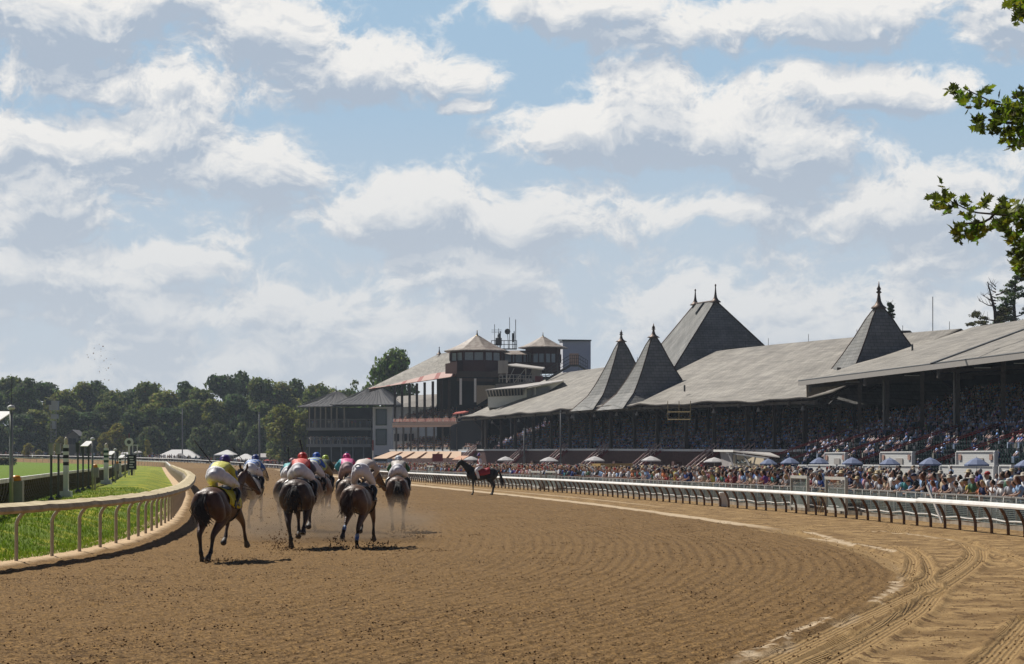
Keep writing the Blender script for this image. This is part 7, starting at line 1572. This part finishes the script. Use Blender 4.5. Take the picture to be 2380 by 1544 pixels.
# ================================================================ THE CROWD
def person_protos():
    out = []
    for pose in ('leaning', 'standing', 'arms_up', 'hands_low'):
        ln = .34 if pose == 'leaning' else .04
        def S(x, y, z): return (x + ln * max(0, z - .95), y, z - (.09 * max(0, z - .95) if pose == 'leaning' else 0))
        arms = {'leaning': [(.0, .19, 1.42), (.12, .24, 1.20), (.30, .14, 1.14), (.38, .05, 1.14)], 'standing': [(0, .19, 1.42), (-.02, .25, 1.15), (.08, .24, .92), (.12, .22, .84)],
                'arms_up': [(0, .19, 1.42), (.15, .24, 1.28), (.26, .12, 1.45), (.28, .07, 1.52)], 'hands_low': [(0, .19, 1.42), (.02, .27, 1.2), (.2, .16, 1.1), (.24, .06, 1.12)]}[pose]
        body, shirt, trou, hair = MB(), MB(), MB(), MB()
        lof(body, [(*S(0, 0, .92), .13, .10), (*S(0, 0, 1.15), .12, .09), (*S(0, 0, 1.38), .15, .09), (*S(0, 0, 1.48), .055, .055), (*S(.01, 0, 1.54), .05, .055)], 10, 2)
        lof(body, [(*S(.02, 0, 1.55), .062, .075), (*S(.02, 0, 1.63), .076, .095), (*S(.01, 0, 1.70), .062, .078)], 10, 2); loft(body, [S(.11, 0, 1.62), S(.13, 0, 1.605)], [.012, .011], [.018, .01], 6)
        lof(shirt, [(*S(0, 0, .88), .165, .125), (*S(0, 0, 1.1), .155, .12), (*S(0, 0, 1.34), .19, .125), (*S(0, 0, 1.46), .085, .075)], 12, 2)
        for s in (1, -1):
            A = [S(a[0], a[1] * s, a[2]) if i < 2 else (a[0] + (ln * .25 if i > 1 else 0), a[1] * s, a[2] - (.04 if pose == 'leaning' else 0)) for i, a in enumerate(arms)]
            lof(body, [(*A[0], .045, .045), (*A[1], .038, .038), (*A[2], .030, .030), (*A[3], .032, .03)], 8, 2)
            lof(shirt, [(*A[0], .07, .07), ((A[0][0] + A[1][0]) / 2, (A[0][1] + A[1][1]) / 2, (A[0][2] + A[1][2]) / 2, .062, .062)], 8, 2)
            lof(body, [(0, .10 * s, .92, .08, .085), (.01, .11 * s, .5, .05, .055), (0, .11 * s, .1, .035, .038)], 8, 2); loft(body, [(-.04, .11 * s, .05), (.15, .12 * s, .03)], [.04, .038], [.04, .025], 8)
            lof(trou, [(0, .09 * s, .93, .105, .12), (.01, .11 * s, .52, .08, .085), (0, .11 * s, .12, .065, .07)], 10, 2)
        lof(hair, [(*S(-.015, 0, 1.62), .082, .092), (*S(-.01, 0, 1.69), .088, .10), (*S(-.01, 0, 1.735), .055, .065)], 10, 2)
        hat = MB(); h0 = S(0, 0, 1.67); hat.lathe((h0[0], 0, h0[2]), [(.20, 0), (.205, .012), (.105, .03), (.10, .10), (.06, .13), (.01, .135)], 14)
        cap = MB(); h0 = S(0, 0, 1.665); cap.lathe((h0[0] - .005, 0, h0[2]), [(.10, 0), (.104, .05), (.07, .10), (.01, .115)], 12); loft(cap, [(h0[0] + .08, 0, h0[2] + .02), (h0[0] + .18, 0, h0[2] + .005)], [.075, .06], [.01, .008], 8)
        long = MB(); lof(long, [(*S(-.04, 0, 1.40), .06, .035), (*S(-.045, 0, 1.52), .085, .06), (*S(-.02, 0, 1.63), .088, .092), (*S(-.01, 0, 1.72), .065, .075)], 10, 2)
        out.append(dict(pose=pose, body=bake(body, .028, 1, .4), shirt=bake(shirt, .03, 1, .5), trousers=bake(trou, .035, 1, .5), hair=bake_plain(hair), sunhat=bake_plain(hat), cap=bake_plain(cap), long=bake_plain(long)))
    for d in out:
        for k, me in d.items():
            if k != 'pose': me.materials.append(m_skin)
    return out
PP = person_protos()
SHIRT = [('white', (.62, .62, .62)), ('light blue', (.25, .38, .58)), ('navy', (.02, .03, .09)), ('black', (.02, .02, .022)), ('red', (.30, .04, .04)), ('grey', (.22, .22, .23)), ('pink', (.48, .27, .28)), ('royal blue', (.04, .08, .28)), ('green', (.06, .15, .09)), ('maroon', (.14, .02, .03)), ('yellow', (.50, .42, .10)), ('teal', (.04, .20, .22)), ('beige', (.40, .32, .22)), ('orange', (.50, .18, .08)), ('purple', (.14, .06, .26)), ('striped grey', (.34, .36, .40))]
HEAD = [('short brown hair', 'hair', (.06, .035, .02)), ('short dark hair', 'hair', (.015, .012, .01)), ('grey hair', 'hair', (.30, .29, .28)), ('long blond hair', 'long', (.42, .28, .12)), ('long dark hair', 'long', (.03, .018, .012)), ('long auburn hair', 'long', (.16, .06, .025)), ('white cap', 'cap', (.60, .60, .58)), ('navy cap', 'cap', (.02, .03, .08)), ('red cap', 'cap', (.42, .03, .03)), ('straw hat', 'sunhat', (.50, .38, .20)), ('beige sun hat', 'sunhat', (.45, .40, .32)), ('black cap', 'cap', (.015, .015, .015))]
SK = [M('skin_a', (.46, .27, .19), .6), M('skin_b', (.36, .20, .13), .6), M('skin_c', (.16, .085, .055), .6), M('skin_d', (.52, .33, .25), .6)]
TR_ = [M('denim', (.05, .07, .13), .8), M('khaki', (.30, .24, .16), .8), M('dark_trousers', (.03, .03, .035), .8), M('white_shorts', (.5, .5, .5), .8)]
rc = random.Random(21)
pos = []      # (x, y, pose index, facing)
ground_c = lambda x, y: tz(x, y)
# front row against the wire fence, then looser rows behind
y = 62.0
def fence_xy(y, back): return float(Xout(y)) + 1.8 + back, y
while y < 330:
    x_, y_ = fence_xy(y, .38 + rc.uniform(-.05, .08))
    if rc.random() < .93: pos.append((x_, y_, 0 if rc.random() < .72 else (2 if rc.random() < .3 else 3)))
    for row in range(1, 26):
        back = .45 + row * .72 + rc.uniform(-.25, .25); lim = float(np.interp(y, [60, 90, 120, 150, 200, 300], [5, 9, 15, 19, 21, 18])); dens = float(np.interp(back, [0, 3, 8, 18, 24], [.85, .62, .42, .34, .22]))
        if y < 125: dens *= .25 if back > 1.6 else .8
        if back < lim and rc.random() < dens * .62: a, b = fence_xy(y + rc.uniform(-.2, .2), back); pos.append((a, b, 1 if rc.random() < .75 else rc.choice((2, 3))))
    y += .60
# a few people further back near the panels and umbrellas
extra = [(2212, 158), (2000, 175), (1990, 178), (2085, 172), (2090, 171), (2125, 165), (2137, 166), (2245, 162), (2275, 158), (2284, 157), (2300, 160), (2330, 155), (2340, 163), (1795, 190), (1820, 185), (1850, 196), (1752, 200), (1700, 205), (1940, 165), (1950, 168), (2370, 150), (2030, 168), (2190, 185), (2060, 160)]
for px, Y in extra: pos.append(((px - CX) / FOC * Y, Y, 1))
pos.sort(key=lambda p: p[1])
vis = [p for p in pos if -.26 * p[1] < p[0] < .248 * p[1]]
combos = [(s, h, q) for s in range(len(SHIRT)) for h in range(len(HEAD)) for q in range(4)]
w_s = [6, 5, 4, 4, 1.3, 3.5, 1.2, 1.5, .8, 1, .4, .8, 2.5, .7, .5, 3]
used = set(); ind = vis[:300]; rest = vis[300:] + [p for p in pos if .248 * p[1] <= p[0] < .34 * p[1]]
def face_ang(x, y): return math.atan2(-.17, -.985) + rc.uniform(-.5, .45)
posew = ['leaning on fence', 'standing', 'holding phone up', 'hands folded']
marks = [(2380, 'at right edge'), (2250, 'below right panel'), (2120, 'below middle panel'), (2010, 'by nearest gate'), (1920, 'between pale gates'), (1830, 'by left gate'), (1740, 'right of drum'), (1650, 'behind white drum'), (1540, 'left of drum'), (0, 'by yellow booth')]
seen = {}
for i, (x, y, q) in enumerate(ind):
    for _ in range(400):
        s = rc.choices(range(len(SHIRT)), w_s)[0]; h = rc.choices(range(len(HEAD)), [4, 4, 3, 1.2, 1.5, 1, 2, 1, .5, .7, .6, 1])[0]
        if (s, h, q) not in used: break
    else:
        fr = [c for c in combos if c not in used and c[2] == q] or [c for c in combos if c not in used]; s, h, _q = rc.choice(fr)
    dup = (s, h, q) in used; used.add((s, h, q)); px = CX + FOC * x / y
    place = next(m for v_, m in marks if px >= v_ - 60 or v_ == 0)
    lb = 'person in %s shirt with %s %s %s' % (SHIRT[s][0], HEAD[h][0], posew[q], place)
    seen[lb] = seen.get(lb, 0) + 1
    d = PP[q]; sc = rc.uniform(.86, 1.06); msk = rc.choices(SK, [4, 3, 1, 3])[0]
    t = thing('person', lb, 'person', (x, y, tz(x, y)), face_ang(x, y), 'spectators along the outer rail'); t.scale = (sc, sc, sc)
    for nm, me, mt in (('body', d['body'], msk), ('shirt', d['shirt'], M('shirt_' + SHIRT[s][0], tuple(min(.85, q_ * 1.25) for q_ in SHIRT[s][1]), .8, var=.08)), ('trousers', d['trousers'], rc.choice(TR_)), ('hair' if HEAD[h][1] in ('hair', 'long') else 'hat', d[HEAD[h][1]], M('head_' + HEAD[h][0], HEAD[h][2], .7))):
        o = bpy.data.objects.new(nm, me); COL.objects.link(o); o.parent = t; o.material_slots[0].link = 'OBJECT'; o.material_slots[0].material = mt
print('people', len(ind), 'rest', len(rest), 'dups', sum(v for v in seen.values() if v > 1))

# the many people too far away to tell apart: one low body each, in one mesh per crowd
def lowpoly(seated=False):
    V = []; F = []; P = []
    def add(mb, part):
        o = len(V); V.extend([tuple(v) for v in mb.v]); F.extend([[i + o for i in f] for f in mb.f]); P.extend([part] * len(mb.v))
    def ring(c, n=6): 
        mb = MB(); vs = []
        for (x, y, z, a, b) in c:
            for j in range(n): t = 2 * math.pi * j / n; vs.append((x + a * math.cos(t), y + b * math.sin(t), z))
        fs = []
        for i in range(len(c) - 1):
            for j in range(n): fs.append([i * n + j, i * n + (j + 1) % n, (i + 1) * n + (j + 1) % n, (i + 1) * n + j])
        fs.append([(len(c) - 1) * n + j for j in range(n)]); mb.add(vs, fs); return mb
    if seated:
        add(ring([(0, 0, .42, .14, .17), (.02, 0, .62, .12, .16), (.03, 0, .92, .11, .20), (.03, 0, 1.0, .05, .07)]), 1); add(ring([(.04, 0, 1.0, .06, .055), (.05, 0, 1.10, .095, .08), (.045, 0, 1.2, .07, .06)]), 0); add(ring([(.02, 0, 1.10, .10, .085), (.02, 0, 1.22, .08, .07), (.02, 0, 1.25, .03, .03)]), 2)
        mb = MB(); mb.hexa([(0, -.16, .40), (.48, -.16, .40), (.48, .16, .40), (0, .16, .40)], [(0, -.16, .56), (.5, -.14, .54), (.5, .14, .54), (0, .16, .56)]); mb.hexa([(.38, -.15, .0), (.5, -.15, .0), (.5, .15, .0), (.38, .15, .0)], [(.38, -.14, .42), (.5, -.14, .42), (.5, .14, .42), (.38, .14, .42)]); add(mb, 3)
        mb = MB(); mb.hexa([(.05, -.25, .6), (.3, -.2, .55), (.3, -.12, .55), (.05, -.17, .6)], [(.03, -.24, .9), (.34, -.18, .64), (.34, -.1, .64), (.03, -.16, .9)]); mb.hexa([(.05, .17, .6), (.3, .12, .55), (.3, .2, .55), (.05, .25, .6)], [(.03, .16, .9), (.34, .1, .64), (.34, .18, .64), (.03, .24, .9)]); add(mb, 0)
    else:
        add(ring([(0, 0, 0, .08, .12), (0, 0, .5, .09, .15), (0, 0, .9, .12, .17)]), 3); add(ring([(0, 0, .88, .12, .17), (.01, 0, 1.15, .11, .155), (.03, 0, 1.40, .11, .20), (.03, 0, 1.48, .05, .07)]), 1); add(ring([(.04, 0, 1.48, .06, .055), (.05, 0, 1.60, .095, .08), (.045, 0, 1.70, .07, .06)]), 0); add(ring([(.02, 0, 1.60, .10, .085), (.02, 0, 1.72, .08, .07), (.02, 0, 1.75, .03, .03)]), 2)
        for s in (1, -1):
            mb = MB(); mb.beam((.02, .21 * s, 1.40), (.10, .25 * s, 1.12), .09); add(mb, 1); mb = MB(); mb.beam((.10, .25 * s, 1.12), (.36, .10 * s, 1.13), .07); add(mb, 0)
    return np.array(V, float), F, np.array(P)
LPs, LPt = lowpoly(False), lowpoly(True)
def crowd(name, label, pts, proto, seed, bright=1.0):
    V0, F0, P0 = proto; r = np.random.default_rng(seed); n = len(pts); pts = np.array(pts, float)        # x,y,z,ang,kind
    a = pts[:, 3]; sc = .88 + .16 * r.random(n); ca, sa = np.cos(a)[:, None], np.sin(a)[:, None]
    VX = V0[None, :, 0] * ca - V0[None, :, 1] * sa; VY = V0[None, :, 0] * sa + V0[None, :, 1] * ca
    V = np.stack([VX * sc[:, None] + pts[:, 0:1], VY * sc[:, None] + pts[:, 1:2], V0[None, :, 2] * sc[:, None] + pts[:, 2:3]], -1).reshape(-1, 3)
    F = []; nv = len(V0)
    for i in range(n): F += [[j + i * nv for j in f] for f in F0]
    skin = np.array([(.46, .27, .19), (.36, .20, .13), (.16, .085, .055), (.52, .33, .25)])[r.choice(4, n, p=[.35, .3, .1, .25])]
    sh = np.array([c for _, c in SHIRT])[r.choice(len(SHIRT), n, p=np.array(w_s) / sum(w_s))]; hr = np.array([c for _, _, c in HEAD])[r.choice(len(HEAD), n)]; tr = np.array([(.05, .07, .13), (.30, .24, .16), (.03, .03, .035), (.4, .4, .4)])[r.choice(4, n)]
    C = np.stack([skin, sh, hr, tr], 1)[:, P0].reshape(-1, 3) * np.array(bright)
    o = npbuild(name, V, F, M('crowd_cloth', (.3, .3, .3), .8, attr='col', var=.1, scale=8), cols=C); tag(o, label, 'crowd', kind='stuff'); return o
crowd('standing_crowd', 'dense standing crowd behind the wire fence stretching away below the stands', [(x, y, tz(x, y), face_ang(x, y), 0) for x, y, q in rest], LPs, 4, 1.2)
pts = []
for k in range(22):
    c, z = tiersA(k)
    occ = float(np.interp(k, [0, 4, 8, 21], [.04, .14, .5, .68]))
    for Y in np.arange(158, 236, .62):
        if rc.random() < occ: q = PA(Y, c + .72, z); pts.append((q[0], q[1], z, math.atan2(-.17, -.985) + rc.uniform(-.4, .4), 0))
for i in range(12):
    for u in np.arange(0, 1, .0042):
        if rc.random() < .62: c = 4.2 + i * .95 + .5; q = PB(u, c, 0); pts.append((q[0], q[1], zs(u) - .6 + i * .42, math.atan2(-.248, -.969) + rc.uniform(-.4, .4), 0))
crowd('seated_crowd', 'seated spectators filling the shaded tiers of both long stands', pts, LPt, 5, (1.35, 1.6, 2.05))
pts = []
for k in range(7):
    for u in np.arange(0.02, .98, .016):
        if rc.random() < .6: o_ = k * 1.3 + 1.2; p = PC(914 + 146 * u, 984) + Vector((o_ * .95, o_ * .3, k * .42 + .4)); pts.append((*p, math.atan2(-.29, -.95), 0))
for u in np.arange(0, 1, .006):
    for row in range(5):
        if rc.random() < .55: p = PC(914 + 180 * u, 1046) + Vector((.95 * (1 + row * 1.2), .3 * (1 + row * 1.2), row * .4)); pts.append((*p, math.atan2(-.29, -.95), 0))
crowd('clubhouse_crowd', 'seated guests on the two open levels of the clubhouse stand', pts, LPt, 6)
pts = []
for x0, x1, yy, dn in ((716, 858, 1029, .42), (716, 858, 991, .13)):
    for px in np.arange(x0, x1, 2.6):
        for row in range(4):
            if rc.random() < dn: p = W(px + rc.uniform(-1, 1), yy, YD); pts.append((p.x, YD - .6 + row * .9, zpx(yy + (3 if yy > 1000 else 2), YD), -math.pi / 2 + rc.uniform(-.5, .5), 0))
crowd('balcony_crowd', 'people leaning over the balconies of the pavilion', pts, LPs, 7)
pts = []
for i in range(330):
    Yq = rc.uniform(470, 560); rr = 159.5 + abs(rc.gauss(0, 3.5)); a = TA0 + math.radians(rc.uniform(12, 105)); x = TC[0] + rr * math.cos(a); y = TC[1] + rr * math.sin(a); pts.append((x, y, tz(x, y), rc.uniform(-2.5, -.6), 0))
for i in range(260):
    y = rc.uniform(335, 452); x = float(Xout(y)) + 2.2 + abs(rc.gauss(0, 4.5)); pts.append((x, y, tz(x, y), -2.9, 0))
crowd('far_crowd', 'tiny far off people along the rail of the far turn', pts, LPs, 8)

# ================================================================ FLYING DIRT AND DUST
def flying(name, label, blobs, mat, seed):
    r = np.random.default_rng(seed); P = []; S = []
    for (px, py, Y, sx, sy, n, s0) in blobs:
        X = (px - CX) / FOC * Y; Z = zpx(py, Y); m = FOC / Y
        P.append(np.stack([X + r.normal(0, sx / m, n), Y + r.normal(0, .5, n), np.maximum(.03, Z + r.normal(0, sy / m, n))], -1)); S.append(s0 * (.5 + 1.7 * r.random(n) ** 2))
    P = np.vstack(P); S = np.concatenate(S); n = len(P); base = np.array([(1, 0, 0), (-.5, .85, 0), (-.5, -.85, 0), (.1, .1, 1), (0, 0, -.8)], float); F = np.array([(0, 1, 3), (1, 2, 3), (2, 0, 3), (1, 0, 4), (2, 1, 4), (0, 2, 4)])
    B = base[None] * (1 + .8 * (r.random((n, 5, 3)) - .5)); V = B * S[:, None, None] + P[:, None]; FF = (F[None] + 5 * np.arange(n)[:, None, None]).reshape(-1, 3)
    return tag(npbuild(name, V.reshape(-1, 3), FF, mat), label, 'dirt', kind='stuff')
flying('flying_dirt', 'clods of dirt flung up behind the galloping hooves', [(515, 1308, 47, 22, 6, 130, .014), (655, 1262, 54, 17, 14, 240, .014), (690, 1285, 53, 30, 8, 140, .012), (780, 1270, 54, 14, 12, 200, .014), (862, 1272, 54, 30, 9, 220, .016), (935, 1240, 62, 26, 9, 260, .016), (700, 1190, 60, 60, 50, 260, .010), (780, 1180, 60, 80, 50, 220, .010), (550, 1230, 50, 60, 50, 160, .010), (920, 1190, 62, 50, 40, 200, .010), (690, 1165, 53.5, 18, 22, 120, .009), (238, 840, 52, 12, 26, 34, .012), (600, 1140, 55, 60, 40, 80, .009), (640, 1200, 58, 20, 60, 120, .010)], m_clod, 9)
def puff(lb, px, py, Y, sx, sy, sz, dens):
    x = (px - CX) / FOC * Y; mb = MB(); n = 14; prof = [(max(.02, math.cos(a)), math.sin(a)) for a in np.linspace(-math.pi / 2 + .05, math.pi / 2 - .05, 9)]
    mb.lathe((0, 0, 0), prof, n); o = mb.build('dust_cloud', [], None); o.location = (x, Y, zpx(py, Y)); o.scale = (sx, sz, sy)
    m = bpy.data.materials.new('dust'); m.use_nodes = True; t = m.node_tree; t.nodes.clear(); N = NT(t); v = N.n('ShaderNodeVolumePrincipled'); oo = N.n('ShaderNodeOutputMaterial'); tcn = N.n('ShaderNodeTexCoord')
    v.inputs['Color'].default_value = (.62, .47, .33, 1); ln = N.n('ShaderNodeVectorMath', operation='LENGTH'); t.links.new(tcn.outputs['Object'], ln.inputs[0]); f = N.ramp(ln.outputs[1], 1.0, .2, 0.0, 1.0)
    N.put(v.inputs['Density'], N.m('MULTIPLY', N.m('MULTIPLY', f, N.ramp(N.noise(tcn.outputs['Object'], 2.6, 3.0, .6), .35, .7)), dens)); t.links.new(v.outputs[0], oo.inputs['Volume']); o.data.materials.append(m)
    tag(o, lb, 'dust', kind='stuff')
puff('brown dust hanging between the leading horses and the camera', 690, 1215, 60.5, 3.0, 1.0, 4.5, 1.05)
puff('brown dust behind the right hand horses', 880, 1215, 60.5, 2.2, .9, 3.5, .95)
# ================================================================ HAZE (open summer air)
mb = MB(); mb.hexa([(-900, -90, -5), (900, -90, -5), (900, 790, -5), (-900, 790, -5)], [(-900, -90, 45), (900, -90, 45), (900, 790, 45), (-900, 790, 45)])
hz_ = mb.build('haze', []); hz_['kind'] = 'stuff'; tag(hz_, 'thin bluish summer haze over the far trees', 'haze')
m = bpy.data.materials.new('haze_air'); m.use_nodes = True; t = m.node_tree; t.nodes.clear(); v = t.nodes.new('ShaderNodeVolumePrincipled'); o = t.nodes.new('ShaderNodeOutputMaterial')
v.inputs['Color'].default_value = (.72, .85, 1.0, 1); v.inputs['Density'].default_value = .00013; v.inputs['Anisotropy'].default_value = .2; t.links.new(v.outputs[0], o.inputs['Volume']); hz_.data.materials.append(m)
SC.cycles.volume_step_rate = 4; SC.cycles.volume_max_steps = 64
SC.cycles.max_bounces = 6; SC.cycles.volume_bounces = 0; SC.cycles.transparent_max_bounces = 12
